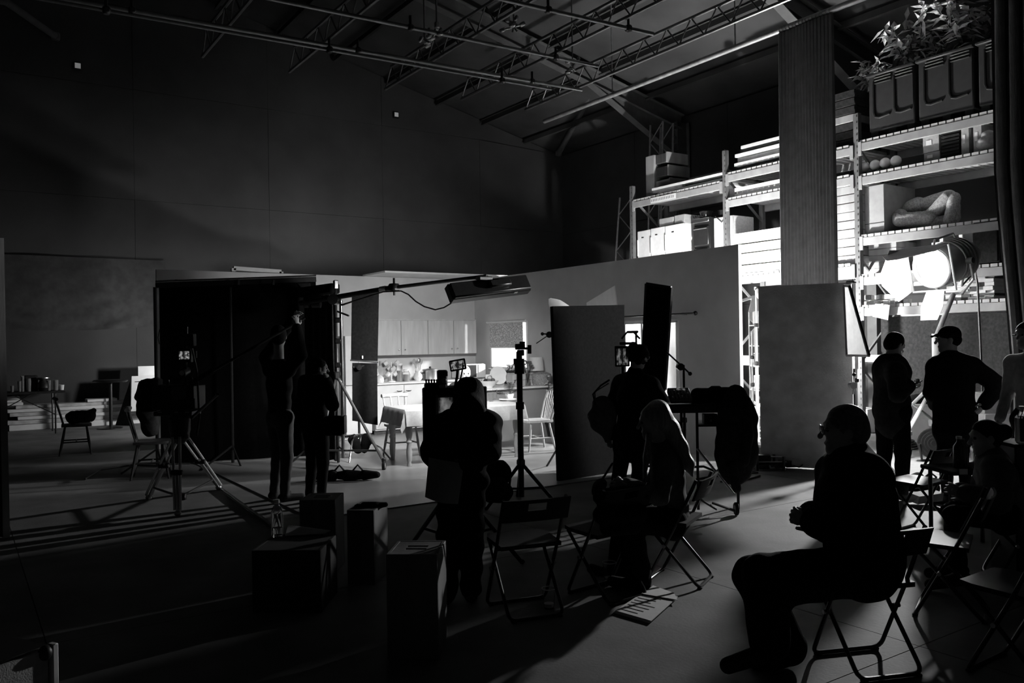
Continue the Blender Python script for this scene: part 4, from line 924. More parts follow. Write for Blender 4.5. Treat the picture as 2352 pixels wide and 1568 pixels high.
# tall cabinet
ya = SW - .62; a, b = ony(800, 900, ya).x, ony(868, 900, ya).x
t = thing('tall_cabinet', 'tall pale cabinet standing behind the boom stand and floppy flag', 'cabinet', ((a + b) / 2, ya, 0)); a -= .05; b -= .12
part('body', MB().box(((a + b) / 2, SW - .3, .9), (b - a, .58, 1.72), ch=.005), TALL, t)
for k, (u0, u1) in enumerate(((a, (a + b) / 2), ((a + b) / 2, b))):
    for z0, z1 in ((.06, .9), (.91, 1.76)): d = part('door', MB().box(((u0 + u1) / 2, ya, (z0 + z1) / 2), (u1 - u0 - .005, .02, z1 - z0), ch=.004), CABP, t); part('knob', MB().ball((u1 - .05 if k == 0 else u0 + .05, ya - .02, .9 + (.1 if z0 > .5 else -.1)), .014, 8, 6), CHROME, d)
def wt(px, y=None, z=WZ): p = ony(px, 850, y or SW - .35); p.z = z; return p
# things on the back worktop
def jar(name, c, prof, label, cat, m=GLASS, fill=None, lid=None, group=None):
    t = thing(name, label, cat, c, group=group); part('body', MB().lathe(prof, c, 18), m, t)
    if fill: part('contents', MB().lathe([(fill[0] * .98, .006), (fill[0], fill[1])], c, 14), CERAM, t)
    if lid: part('lid', MB().lathe([(lid[0], lid[1]), (lid[0], lid[2])], c, 16), WHITE, t)
    return t
jp = lambda r, h: [(r * .9, 0), (r, .01), (r, h * .8), (r * .75, h * .9), (r * .78, h), (r * .7, h), (r * .68, h * .9), (r * .92, h * .78), (r * .92, .012), (.01, .01)]
cp = lambda r, h: [(r, 0), (r, h)]
def cutting_board(px, wd, ht, label, y):
    c = wt(px, y); t = thing('cutting_board', label, 'cutting board', c); tl = -.12
    pts = [(-wd / 2, 0), (wd / 2, 0), (wd / 2, ht * .68), (wd * .34, ht * .76), (wd * .1, ht * .78), (wd * .09, ht), (-wd * .09, ht), (-wd * .1, ht * .78), (-wd * .34, ht * .76), (-wd / 2, ht * .68)]
    part('blade', MB().prism([c + V((x, -tl * z * 1.0, z)) for x, z in pts], (0, .018, 0)), WOOD, t)
cutting_board(878, .2, .38, 'pale wooden cutting board with handle leaning on the kitchen wall', SW - .1); cutting_board(891, .16, .34, 'narrow second cutting board tucked behind the first', SW - .06)
jar('kettle', wt(872, SW - .42), [(.06, 0), (.075, .03), (.07, .09), (.045, .12), (.02, .14)], 'small white kettle at the end of the worktop', 'kettle', CERAM)
jar('bottle', wt(866.5, SW - .3), [(.035, 0), (.037, .02), (.036, .15), (.014, .2), (.014, .25)], 'slim pale bottle beside the floppy flag on the worktop', 'bottle', CERAM)
t = thing('mug_stand', 'white mug tree hung with white cups on the worktop', 'mug stand', wt(899, SW - .3)); c = wt(899, SW - .3)
part('base', MB().lathe([(.07, 0), (.07, .015), (.02, .025)], c, 16), WHITE, t); part('stem', MB().rod(c, c + UP * .36, .01, 8), WHITE, t)
for k in range(6):
    a = k * 1.05 + .4; z = .14 + .1 * (k % 3); q = c + V((.07 * math.cos(a), .07 * math.sin(a), z)); m_ = part('cup', MB().lathe([(.03, -.035), (.04, -.03), (.042, .035), (.036, .035), (.034, -.025), (.005, -.026)], q + V((.03 * math.cos(a), .03 * math.sin(a), 0)), 14, rotm(rx=.6 * math.sin(a), ry=.9)), CERAM, t)
    part('cup_handle', MB().tube([q + V((0, 0, .03)), q + V((.0, 0, -.03))], .006, 6), CERAM, m_)
jar('storage_jar', wt(918, SW - .3), cp(.052, .3), 'tall clear spaghetti jar with white lid', 'jar', GLASS, (.045, .2), (.054, .3, .33), group=None); jar('storage_jar', wt(932.5, SW - .32), jp(.065, .2), 'short glass jar full of white powder', 'jar', GLASS, (.056, .13), (.05, .2, .22))
c = wt(960, SW - .3); t = thing('utensil_pot', 'round jug holding wooden spoons beside the steel pot', 'jug', c)
part('jug', MB().lathe([(.05, 0), (.085, .05), (.085, .1), (.05, .16), (.06, .19), (.055, .19), (.045, .16), (.07, .09), (.01, .02)], c, 20), CERAM, t)
for k, (dx, h) in enumerate(((-.08, .36), (-.03, .28), (.03, .37), (.07, .35))):
    e = c + V((dx, .0, h)); part('spoon', MB().rod(c + V((dx * .2, 0, .05)), e, .007, 6).ball(e, (.03, .012, .05), 10, 8), WOOD if k != 2 else STEEL, t)
c = wt(988, SW - .3); t = thing('stock_pot', 'wide steel stock pot with lid on the worktop', 'pot', c)
part('body', MB().lathe([(.13, 0), (.14, .01), (.14, .18), (.146, .19), (.13, .19)], c, 28), STEEL, t); part('lid', MB().lathe([(.148, .19), (.14, .205), (.05, .22), (.01, .225)], c, 28), STEEL, t); part('lid_knob', MB().ball(c + UP * .24, (.025, .025, .02), 10, 6), BKPL, t)
for s in (-1, 1): part('handle', MB().tube([c + V((s * .14, -.04, .14)), c + V((s * .18, -.03, .14)), c + V((s * .18, .03, .14)), c + V((s * .14, .04, .14))], .01, 6), BKPL, t)
t = thing('microwave', 'white microwave with dark glass door in the kitchen corner', 'microwave', wt(1097, SW - .4)); p0, p1 = wt(1062, SW - .55).x, wt(1117, SW - .55).x; xc = (p0 + p1) / 2
part('case', MB().box((xc, SW - .34, WZ + .15), (p1 - p0, .4, .27), ch=.012), WHITE, t); part('door', MB().box((xc - .12, SW - .545, WZ + .15), ((p1 - p0) * .62, .02, .23), ch=.006), mat('dark_glass', .04, .15, 0, spec=.6), t); part('control_panel', MB().box((p1 - .1, SW - .545, WZ + .15), (.15, .015, .24), ch=.004), WHITE, t)
for s in (-1, 1): part('foot', MB().box((xc + s * .2, SW - .34, WZ + .008), (.04, .3, .016)), BKPL, t)
# things on the peninsula
def pw(px, y=PY + .3, z=PZ): p = ony(px, 880, y); p.z = z; return p
def plate(c, ax, r, label): t = single('plate', MB().lathe([(.01, 0), (r * .6, .004), (r, .022), (r * .98, .028), (r * .6, .01), (.01, .008)], c, 26, frame_to(ax)), CERAM, label, 'plate'); return t
c = pw(1122, PY + .2); t = thing('fruit_bowl', 'wide footed bowl of fruit on the white counter', 'bowl', c)
part('bowl', MB().lathe([(.07, 0), (.075, .015), (.12, .05), (.17, .11), (.165, .112), (.11, .06), (.02, .03)], c, 26), CERAM, t)
rn = random.Random(2)
for k in range(9):
    a = k * .72; r = .085 if k < 7 else .02; q = c + V((r * math.cos(a), r * math.sin(a), .105 + (.05 if k >= 7 else 0) + rn.uniform(0, .01)))
    o = single('fruit', MB().ball(q, (.04, .04, .038), 12, 8), (FAGR, WOOD, FADK)[k % 3], ('dark plum', 'pale apple', 'grey pear', 'dark grape cluster', 'small apple', 'round orange', 'dark fig', 'top apple', 'top dark plum')[k] + ' lying in the footed fruit bowl', 'fruit', 'fruit in the bowl')
c = pw(1122, PY + .5); jar('cream_jug', c, [(.05, 0), (.06, .04), (.05, .13), (.06, .2), (.054, .2), (.045, .13), (.01, .02)], 'pale jug with a sprig standing behind the fruit bowl', 'jug', CERAM)
c = pw(1144, PY + .6); plate(c + UP * .17, V((-.2, -1, .25)), .16, 'big round white plate standing upright before the window'); plate(c + V((.18, -.06, .1)), V((.35, -1, .3)), .11, 'smaller white dish leaning beside the big plate'); plate(c + V((.3, .1, .12)), V((.1, -1, .2)), .13, 'white plate leaning behind the smaller dish')
bush('potted_plant', pw(1172, PY + .75), .42, .16, 60, .09, .018, 'pale herb plant on the counter in the bright window', LEAF, 5, seed=21)
c = pw(1196, PY + .3); t = thing('wooden_box', 'square wooden box on the counter behind the black lamp stand', 'box', c); part('body', MB().box(c + UP * .1, (.42, .2, .2), ch=.005), WOOD, t); part('lid', MB().box(c + UP * .205, (.44, .22, .02), ch=.004), WOOD, t); part('plank_line', MB().box(c + V((0, -.101, .1)), (.42, .004, .006)), WOODD, t)
c = pw(1212, PY + .2); t = thing('flower_vase', 'tall glass vase with dark flowers between box and table lamp', 'vase', c); part('vase', MB().lathe([(.045, 0), (.05, .02), (.04, .15), (.05, .26), (.044, .26), (.035, .15), (.01, .02)], c, 16), GLASS, t)
st = MB(); fw_ = MB()
for k in range(11):
    a = k * 2.4; e = c + V((.07 * math.cos(a), .07 * math.sin(a), .34 + .02 * (k % 5))); st.rod(c + UP * .04, e, .004, 5)
    for j in range(5): b_ = j * 1.256; fw_.ball(e + V((.022 * math.cos(b_), .022 * math.sin(b_), .0)), (.017, .017, .013), 6, 5)
part('stem', st, LEAFD, t, kind='stuff'); part('blossom', fw_, FAGR, t, kind='stuff')
c = pw(1232, PY + .35); t = thing('table_lamp', 'small table lamp with pale drum shade on the counter', 'lamp', c); part('base', MB().lathe([(.06, 0), (.065, .02), (.03, .06), (.045, .12), (.03, .18), (.012, .2), (.012, .26)], c, 18), CERAM, t)
part('shade', MB().lathe([(.135, .24), (.115, .47), (.11, .47), (.13, .24)], c, 24), mat('lamp_shade', .7, .9, .05, 20), t)
c = pw(1243, PY + .12); t = thing('wicker_basket', 'round wicker basket with lid at the end of the counter', 'basket', c)
WICK = mat('wicker', .3, .8, .5, 40, .4, 90, stretch=(1, 1, 3)); part('basket', MB().lathe([(.13, 0), (.155, .04), (.17, .17), (.162, .17), (.14, .02)], c, 26), WICK, t); part('lid', MB().lathe([(.175, .17), (.172, .19), (.1, .22), (.01, .23)], c, 26), WICK, t)
rb_ = MB()
for k in range(26): a = k * 2 * math.pi / 26; rb_.rod(c + V((.135 * math.cos(a), .135 * math.sin(a), .005)), c + V((.172 * math.cos(a), .172 * math.sin(a), .168)), .006, 5)
part('stake', rb_, WICK, t, kind='stuff')
bush('trailing_plant', V((8.36, PY - .1, 0)), 1.1, .17, 90, .08, .02, 'leafy plant on the floor at the end of the counter by the black panel', LEAF, 7, seed=31)
# ------------------------------------------------------------------ kitchen table and what is on it
TZp = .75; tc = V((5.74, 9.97, 0)); trz = R(-7)
tb = thing('kitchen_table', 'wooden kitchen table with turned legs under a white cloth', 'table', tc, trz)
tm = Matrix.Translation(tc) @ Matrix.Rotation(trz, 4, 'Z'); tp = lambda x, y, z=0: tm @ V((x, y, z))
part('table_top', MB().box((0, 0, TZp - .02), (1.74, .84, .035), ch=.006), WOOD, tb, world=False)
tl_ = MB().lathe([(.028, 0), (.034, .03), (.024, .06), (.034, .09), (.04, .2), (.028, .3), (.042, .33), (.03, .36), (.045, .42), (.05, .5), (.036, .56), (.05, .58), (.04, .6), (.045, .61)], (0, 0, 0), 14).box((0, 0, .665), (.085, .085, .11), ch=.004)
lm_ = to_mesh('leg', tl_.v, tl_.f, WOOD)
for x in (-.79, .79):
    for y in (-.34, .34): piece('leg', lm_, tb, tp(x, y), rotm(rz=trz))
for y in (-.34, .34): part('apron', MB().box((0, y, .68), (1.5, .022, .09)), WOOD, tb, world=False)
for x in (-.79, .79): part('apron', MB().box((x, 0, .68), (.022, .6, .09)), WOOD, tb, world=False)
CLOTH = mat('tablecloth', .36, .95, .08, 30, .25, 180, spec=.1)
def tcl(u, v):
    hx, hy, dr = .88, .43, .21; X, Y = (u - .5) * 2 * (hx + dr), (v - .5) * 2 * (hy + dr)
    ox, oy = max(0, abs(X) - hx), max(0, abs(Y) - hy); z = TZp + .004
    x = max(-hx, min(hx, X)); y = max(-hy, min(hy, Y)); s = math.copysign(1, X); q = math.copysign(1, Y)
    wv = .018 * math.sin(X * 13 + 1) * min(1, oy * 8) + .018 * math.sin(Y * 15) * min(1, ox * 8)
    if ox and oy: d = max(ox, oy); z -= math.hypot(ox, oy); x += s * .05 * ox / dr + wv; y += q * .05 * oy / dr + wv
    elif ox: z -= ox; x += s * (.01 + .03 * ox / dr) + s * abs(wv)
    elif oy: z -= oy; y += q * (.01 + .03 * oy / dr) + q * abs(wv)
    return tp(x, y, z)
tg = single('tablecloth', MB().sheet(tcl, 60, 34, (0, 0, .004)), CLOTH, 'plain cloth hanging in corner points over the kitchen table', 'tablecloth')
def onT(px, py): return fl(px, py, TZp + .0085)
c = onT(1166, 920); plate(c, UP, .13, 'white dinner plate on the kitchen table beside the dark leaf')
for px, py, lb in ((1128, 922, 'short drinking glass on the table beside the monitor hood'), (1137, 916, 'taller drinking glass behind the short one on the table')):
    single('drinking_glass', MB().lathe([(.03, 0), (.036, .12 if px < 1130 else .15), (.033, .12 if px < 1130 else .15), (.027, .008), (.002, .006)], onT(px, py), 16), GLASS, lb, 'glass')
def bigleaf(c, d, L, Wd, parent):
    d = V(d).normalized(); s = d.cross(UP).normalized(); n = s.cross(d); m_ = MB()
    for k in range(6):
        t0, t1 = k / 6, (k + .8) / 6; wf = lambda t: Wd * math.sin(math.pi * min(1, .15 + t * .85)) ** .7
        for sg in (-1, 1): m_.add([c + d * L * t0, c + d * L * t1, c + d * (L * t1 + .03) + s * sg * wf(t1) - n * .03, c + d * (L * t0 + .04) + s * sg * wf(t0) - n * .02], [(0, 1, 2, 3)])
    o = part('leaf', m_, LEAFD, parent); mo = o.modifiers.new('s', 'SOLIDIFY'); mo.thickness = .003
c = onT(1170, 918); t = thing('house_plant', 'dark split leaf plant in a pot on the kitchen table', 'plant', c)
part('pot', MB().lathe([(.05, 0), (.07, .09), (.062, .09), (.05, .07)], c, 14), CERAM, t)
for d in ((-.9, -.3, .25), (.3, -.2, .9), (.7, -.3, .5), (-.3, -.5, .8)): e = c + UP * .08 + V(d) * .06; part('stalk', MB().rod(c + UP * .05, e, .005, 5), LEAFD, t); bigleaf(e, d, .17, .09, t)
# wooden chairs
def wood_chair(name, label, loc, rz, m, bow=True, group=None):
    t = thing(name, label, 'chair', loc, rz, group); P_ = dict(world=False)
    part('seat', MB().prism([(-.19, -.2, .43), (.19, -.2, .43), (.22, .12, .43), (.17, .21, .43), (-.17, .21, .43), (-.22, .12, .43)], (0, 0, .032)), m, t, **P_)
    for x, y, fx, fy in ((-.15, -.15, -.2, -.23), (.15, -.15, .2, -.23), (-.16, .14, -.2, .2), (.16, .14, .2, .2)):
        part('leg', MB().tube([(fx, fy, 0), ((fx + x) / 2, (fy + y) / 2, .2), (x, y, .43)], [.013, .02, .015], 8), m, t, **P_)
    for x in (-.18, .18): part('stretcher', MB().rod((x, -.19, .2), (x, .175, .2), .011, 6), m, t, **P_)
    part('stretcher', MB().rod((-.18, 0, .2), (.18, 0, .2), .011, 6), m, t, **P_)
    if bow:
        part('back_bow', MB().tube([(-.18, -.17, .45), (-.21, -.24, .7), (-.17, -.28, .86), (0, -.295, .9), (.17, -.28, .86), (.21, -.24, .7), (.18, -.17, .45)], .013, 8), m, t, **P_)
        for x in (-.12, -.06, 0, .06, .12): part('spindle', MB().rod((x * .8, -.175, .45), (x * 1.15, -.285, .88), .008, 6), m, t, **P_)
    else:
        part('top_rail', MB().tube([(-.2, -.26, .86), (0, -.29, .865), (.2, -.26, .86)], .028, 8), m, t, **P_)
        for x in (-.16, -.055, .055, .16): part('spindle', MB().rod((x * .85, -.17, .45), (x * 1.1, -.275, .86), .012, 6), m, t, **P_)
    return t
wood_chair('wooden_chair', 'pale stick back wooden chair at the window end of the table', V((7.13, 9.98, 0)), R(78), WOOD)
wood_chair('wooden_chair', 'wooden chair with curved top rail behind the table near the cabinets', V((5.3, 10.72, 0)), R(175), WOOD, False)
c = fl(1155, 1004); t = thing('potted_plant', 'white flower pot with a stem standing on the floor under the table', 'plant', c); part('pot', MB().lathe([(.09, 0), (.115, .18), (.12, .2), (.11, .2), (.1, .15)], c, 18), CERAM, t); part('soil', MB().lathe([(.02, .19), (.105, .185)], c, 16), WOODD, t); part('stem', MB().rod(c + UP * .15, c + UP * .4, .02, 8), WOODD, t)
# ------------------------------------------------------------------ folding chairs
CHM = mat('chair_black', .018, .6, .15, 20, spec=.18); CHT = mat('chair_tube', .03, .3, .1, 20, metal=.3, spec=.5)
def rounded(pts, r=.05, n=4):
    out = [V(pts[0])]
    for i in range(1, len(pts) - 1):
        p, a, b = V(pts[i]), V(pts[i - 1]), V(pts[i + 1]); u = (a - p).normalized() * r; v = (b - p).normalized() * r
        for k in range(n + 1): t = k / n; out.append((p + u) * (1 - t) ** 2 + p * 2 * t * (1 - t) + (p + v) * t * t)
    return out + [V(pts[-1])]
_chair = None
def folding_chair(loc, rzc, label):
    global _chair; loc = V(loc); rz = rzc + CAMRZ; gp = 'black folding chairs of the crew'
    if _chair: return dup(_chair, loc, rz, label, gp)
    t = thing('folding_chair', label, 'chair', loc, rz, gp); P_ = dict(world=False); W2 = .195
    part('back_frame', MB().tube(rounded([(-W2, -.2, .71), (-W2, -.06, .41), (-W2, .15, .012), (W2, .15, .012), (W2, -.06, .41), (W2, -.2, .71)]), .011, 8), CHT, t, **P_)
    w3 = .17
    part('rear_frame', MB().tube(rounded([(-w3, .16, .41), (-w3, -.2, .012), (w3, -.2, .012), (w3, .16, .41)]), .011, 8), CHT, t, **P_)
    part('cross_bar', MB().rod((-W2, -.05, .39), (W2, -.05, .39), .009, 6), CHT, t, **P_)
    part('seat', MB().prism([(-.19, -.13, .4), (.19, -.13, .4), (.195, .12, .41), (.17, .19, .412), (-.17, .19, .412), (-.195, .12, .41)], (0, 0, .024)), CHM, t, **P_)
    def bk(u, v): x = (u - .5) * .42; return V((x, -.215 + .02 * (1 - (2 * u - 1) ** 2) * -1 - (v - .5) * .055, .575 + v * .135))
    m_ = MB()                                                    # back panel with a hand slot
    nu, nv = 14, 6; hole = {(i, j) for i in range(5, 9) for j in (3, 4)}
    for i in range(nu):
        for j in range(nv):
            if (i, j) in hole: continue
            a, b = i / nu, (i + 1) / nu; c, d = j / nv, (j + 1) / nv; q = [bk(a, c), bk(b, c), bk(b, d), bk(a, d)]; o = V((0, .016, 0)); m_.add(q + [p + o for p in q], [(0, 1, 2, 3), (7, 6, 5, 4)])
            for (di, dj, e) in ((0, -1, (0, 1, 5, 4)), (1, 0, (1, 2, 6, 5)), (0, 1, (2, 3, 7, 6)), (-1, 0, (3, 0, 4, 7))):
                if (i + di, j + dj) in hole or not (0 <= i + di < nu and 0 <= j + dj < nv): m_.f.append(tuple(len(m_.v) - 8 + k for k in e))
    part('backrest', m_, CHM, t, **P_)
    for x in (-W2 + .03, W2 - .03): part('foot_pad', MB().box((x, .15, .006), (.03, .03, .012), ch=.003), RUBBER, t, **P_); part('foot_pad', MB().box((x * .87, -.2, .006), (.03, .03, .012), ch=.003), RUBBER, t, **P_)
    for x in (-W2, W2): part('pivot', MB().rod((x - .018, .02, .265), (x + .018, .02, .265), .012, 8), STEEL, t, **P_)
    _chair = t; return t
def camp(px, D): p = at(px, CY, D); p.z = 0; return p
folding_chair(camp(1196, 5.0), R(20), 'empty black folding chair with a slot in the backrest, beside the standing script holder')
folding_chair(camp(1382, 5.28), R(38), 'black folding chair with a dark coat over its back, before the long haired woman')
folding_chair(camp(1545, 5.58), R(62), 'black folding chair under the woman with long pale hair')
folding_chair(camp(1975, 4.1), R(12), 'black folding chair under the seated man in glasses, nearest to the camera')
folding_chair(camp(2108, 6.8), R(36), 'empty black folding chair before the man in the cap')
folding_chair(camp(2165, 4.85), R(58), 'empty folding chair between the seated man in glasses and the woman with tied up hair')
folding_chair(camp(2322, 5.45), R(70), 'black folding chair under the woman with tied up hair')
folding_chair(camp(2330, 3.95), R(35), 'dark folding chair in the shadowed corner beside the woman with tied up hair')
# ------------------------------------------------------------------ people
def cv(x, y, z=0.0): return (RT * x + FW * y + UP * z)
class Body: pass
def stand(px, D, H, f, J=None, sit=None):
    b = Body(); b.base = camp(px, D) if not isinstance(px, Vector) else px; b.f = V(f).normalized(); b.r = b.f.cross(UP); s = H / 1.75; b.s = s
    L = lambda x, y, z: b.base + b.r * x * s + b.f * y * s + UP * z * s
    j = dict(hd=L(0, .04, 1.62), nk=L(0, 0, 1.46), ch=L(0, .0, 1.28), pv=L(0, 0, .95), sl=L(-.18, 0, 1.42), sr=L(.18, 0, 1.42), el=L(-.24, -.03, 1.13), er=L(.24, -.03, 1.13), wl=L(-.25, .1, .9), wr=L(.25, .1, .9),
             hl=L(-.09, 0, .9), hr=L(.09, 0, .9), kl=L(-.1, .02, .49), kr=L(.1, .02, .49), al=L(-.11, -.02, .085), ar=L(.11, -.02, .085), tl=L(-.14, .17, .04), tr=L(.14, .17, .04))
    for k, v in (J or {}).items(): j[k] = V(v)
    for s_ in 'lr':
        if J and 'a' + s_ in J and 't' + s_ not in J: j['t' + s_] = j['a' + s_] + b.f * .19 * s - UP * (j['a' + s_].z - .04)
    b.j = j; b.hf = b.f; return b
def hand(F, w, d, n, side, s=1.0, curl=.6, k=.006):
    d = V(d).normalized(); n = V(n); n = (n - d * n.dot(d)).normalized(); t = d.cross(n) * side
    F.cap(w, w + d * .075 * s, .025 * s, .034 * s, .02, sq=(n, .5))
    for i, ln in enumerate((.068, .076, .07, .055)):
        p = w + d * .08 * s + t * (.031 - .0205 * i) * s; a = curl * .5; dd = d + t * (.12 - .08 * i)
        for q in range(3):
            v = (dd * math.cos(a) + n * math.sin(a)).normalized(); e = p + v * ln * (.45, .3, .25)[q] * s; F.cap(p, e, (.0095 - .0008 * q) * s, (.0088 - .0008 * q) * s, k); p = e; a += curl * (.9, .7, 0)[q]
    p = w + d * .025 * s + t * .026 * s; e = p + (d * .55 + t * .75 + n * .2).normalized() * .042 * s; F.cap(p, e, .013 * s, .011 * s, .01); F.cap(e, e + (d * .85 + t * .25 + n * .4).normalized() * .034 * s, .011 * s, .009 * s, k)
def person(label, b, top=FABK, trs=FABK, shoe=RUBBER, hair=('short', HAIRD), res=.0105, inf=.02, hf=None, hu=UP, hands=None, coat=0.0, bulk=1.0, flare=0.0, glasses=False, skin=SKIN, arm=1.0, wr=.0025, collar=True, flat=.72, drape=()):
    j, s, f, r = b.j, b.s, b.f, b.r; t = thing('person', label, 'person', V((j['pv'].x, j['pv'].y, 0)))
    hf = V(hf if hf else f).normalized(); hu = V(hu); hr_ = hf.cross(hu).normalized(); hu = hr_.cross(hf).normalized(); HM = Matrix((hr_, hf, hu)).transposed(); c = j['hd']
    h = lambda x, y, z: c + (hr_ * x + hf * y + hu * z) * s
    F_ = SF()
    F_.ell(h(0, -.012, .032), (.074 * s, .094 * s, .086 * s), HM, .03); F_.cap(h(0, .028, -.01), h(0, .05, -.085), .06 * s, .036 * s, .03); F_.cap(h(.028, .0, -.05), h(.012, .06, -.095), .04 * s, .024 * s, .02).cap(h(-.028, .0, -.05), h(-.012, .06, -.095), .04 * s, .024 * s, .02)
    F_.cap(h(0, .09, .012), h(0, .112, -.024), .008 * s, .014 * s, .012).cap(h(-.02, .084, -.06), h(.02, .084, -.06), .009 * s, .009 * s, .01).cap(h(-.035, .078, .032), h(.035, .078, .032), .012 * s, .012 * s, .012)
    for sg in (-1, 1): F_.ell(h(.074 * sg, -.012, -.004), (.012 * s, .022 * s, .034 * s), HM, .01); F_.ell(h(.032 * sg, .1, .012), (.017 * s, .014 * s, .011 * s), HM, .01, neg=True)
    F_.cap(j['nk'] - UP * .02, h(0, -.02, -.06), .055 * s, .052 * s, .03)
    def torso(F, g, lo=True):
        B = bulk; F.cap(j['pv'], j['ch'], .125 * s * B + g, .135 * s * B + g, .05, sq=(f, flat)); F.cap(j['ch'], (j['sl'] + j['sr']) / 2 - UP * .03, .135 * s * B + g, .1 * s * B + g, .05, sq=(f, flat)); F.cap(j['sl'], j['sr'], .055 * s + g, None, .05)
        for q in ('sl', 'sr'): F.cap(j['nk'] - UP * .015, j[q].lerp(j['nk'], .25), .045 * s + g, .045 * s + g, .05)
    def arms(F, g, to=1.0):
        for q in 'lr': F.cap(j['s' + q], j['e' + q], .053 * s * arm + g, .043 * s * arm + g, .03); F.cap(j['e' + q], j['e' + q].lerp(j['w' + q], to), .042 * s * arm + g, .03 * s * (arm if to < 1 else 1) + g, .02)
    def legs(F, g, fl_=0.0, to=1.0):
        F.cap(j['hl'], j['hr'], .1 * s * bulk + g, None, .04, sq=(f, .85)); F.cap(j['pv'], (j['hl'] + j['hr']) / 2, .12 * s * bulk + g, .11 * s * bulk + g, .04, sq=(f, .8))
        for q in 'lr': F.cap(j['h' + q], j['k' + q], .086 * s + g, .056 * s + g + fl_ * .6, .03); F.cap(j['k' + q], j['k' + q].lerp(j['a' + q], to), .056 * s + g + fl_ * .6, .038 * s + g + fl_, .02)
    torso(F_, 0); arms(F_, 0); legs(F_, 0)
    for q in 'lr': F_.cap(j['a' + q] - UP * .03 * s, j['t' + q], .036 * s, .03 * s, .02)
    hd_ = hands or {}
    for q, sd in (('l', 1), ('r', -1)):
        d0 = (j['w' + q] - j['e' + q]).normalized(); d, n, cu = hd_.get(q, (d0, (r if q == 'l' else -r), .55)); hand(F_, j['w' + q], d, n, sd, s, cu)
    spart('body', F_, res, skin, t)
    G = SF(wr); torso(G, inf); arms(G, inf, .97)
    if coat: G.cap(j['pv'], j['pv'] - UP * coat, .13 * s * bulk + inf, .13 * s * bulk + inf, .05, sq=(f, max(.75, flat)))
    if collar: G.cap(j['nk'] + UP * .005, j['nk'] + UP * .03, .06 * s + inf * .5, .056 * s + inf * .5, .02)
    spart('jacket' if inf > .015 else 'shirt', G, .013, top, t)
    L = SF(wr); legs(L, .012, flare, .96)
    for dr in drape: L.cap(*dr, .05)
    spart('trousers', L, .013, trs, t)
    for q in 'lr': spart('shoe', SF().cap(j['a' + q] - UP * .035 * s, j['t' + q], .046 * s, .038 * s, .02).cap(j['a' + q] - UP * .04 * s - (j['t' + q] - j['a' + q]).normalized() * .045 * s, j['a' + q] - UP * .0 * s, .034 * s, .046 * s, .02), .011, shoe, t)
    for sg in (-1, 1): part('eye', MB().ball(h(.032 * sg, .079, .011), .0125 * s, 8, 6), CERAM if False else BKPL, t)
    st, hm = hair[0], hair[1]
    if st != 'none':
        X = SF(.002 if st != 'curly' else .008)
        if st == 'cap':
            X.ell(h(0, -.015, .045), (.085 * s, .104 * s, .088 * s), HM); X.cap(h(-.04, .1, .05), h(.04, .1, .05), .014 * s, None, .02).cap(h(-.03, .14, .04), h(.03, .14, .04), .011 * s, None, .03); X.ell(h(0, .06, -.06), (.12 * s, .1 * s, .085 * s), HM, .01, neg=True)
            spart('cap', X, .01, hm, t); X = SF(.002); X.ell(h(0, -.035, .0), (.079 * s, .082 * s, .075 * s), HM); X.ell(h(0, .08, -.02), (.09 * s, .09 * s, .2 * s), HM, .01, neg=True); hm = HAIRD
        elif st == 'curly':
            for k in range(26): a = k * 2.4; z = -.06 + .17 * (k / 25); rr = .088 * math.sqrt(max(.05, 1 - ((z - .03) / .12) ** 2)); X.ell(h(rr * math.cos(a), -.02 + rr * math.sin(a), z), (.038 * s,) * 3, HM, .02)
            X.ell(h(0, -.02, .04), (.09 * s, .105 * s, .092 * s), HM); X.ell(h(0, .13, -.03), (.075 * s, .09 * s, .085 * s), HM, .01, neg=True)
        else:
            X.ell(h(0, -.02, .038), (.083 * s, .1 * s, .09 * s), HM); X.ell(h(0, -.045, -.01), (.08 * s, .075 * s, .08 * s), HM); X.ell(h(0, .115, -.03), (.08 * s, .085 * s, .098 * s), HM, .012, neg=True)
            if st == 'bun': X.ell(h(0, -.13, .02), (.065 * s, .06 * s, .06 * s), HM, .02)
            if st == 'tied': X.ell(h(0, -.1, .0), (.035 * s, .04 * s, .04 * s), HM, .02).cap(h(0, -.12, .0), h(0, -.14, -.13), .03 * s, .014 * s, .02)
        for ch in hair[2:]: X.chain(ch[0], ch[1], .03, ch[2] if len(ch) > 2 else None)
        spart('hair', X, .01, hm, t)
    if glasses:
        g = MB()
        for sg in (-1, 1): g.tube([h(.033 * sg + .024 * math.cos(a), .103, .01 + .019 * math.sin(a)) for a in [k * math.pi / 6 for k in range(12)]], .0028 * s, 5, closed=True); g.rod(h(.057 * sg, .1, .016), h(.079 * sg, -.02, .014), .0028 * s, 5)
        g.rod(h(-.01, .105, .013), h(.01, .105, .013), .0028 * s, 5); part('spectacles', g, STEEL, t)
    return t
A = at
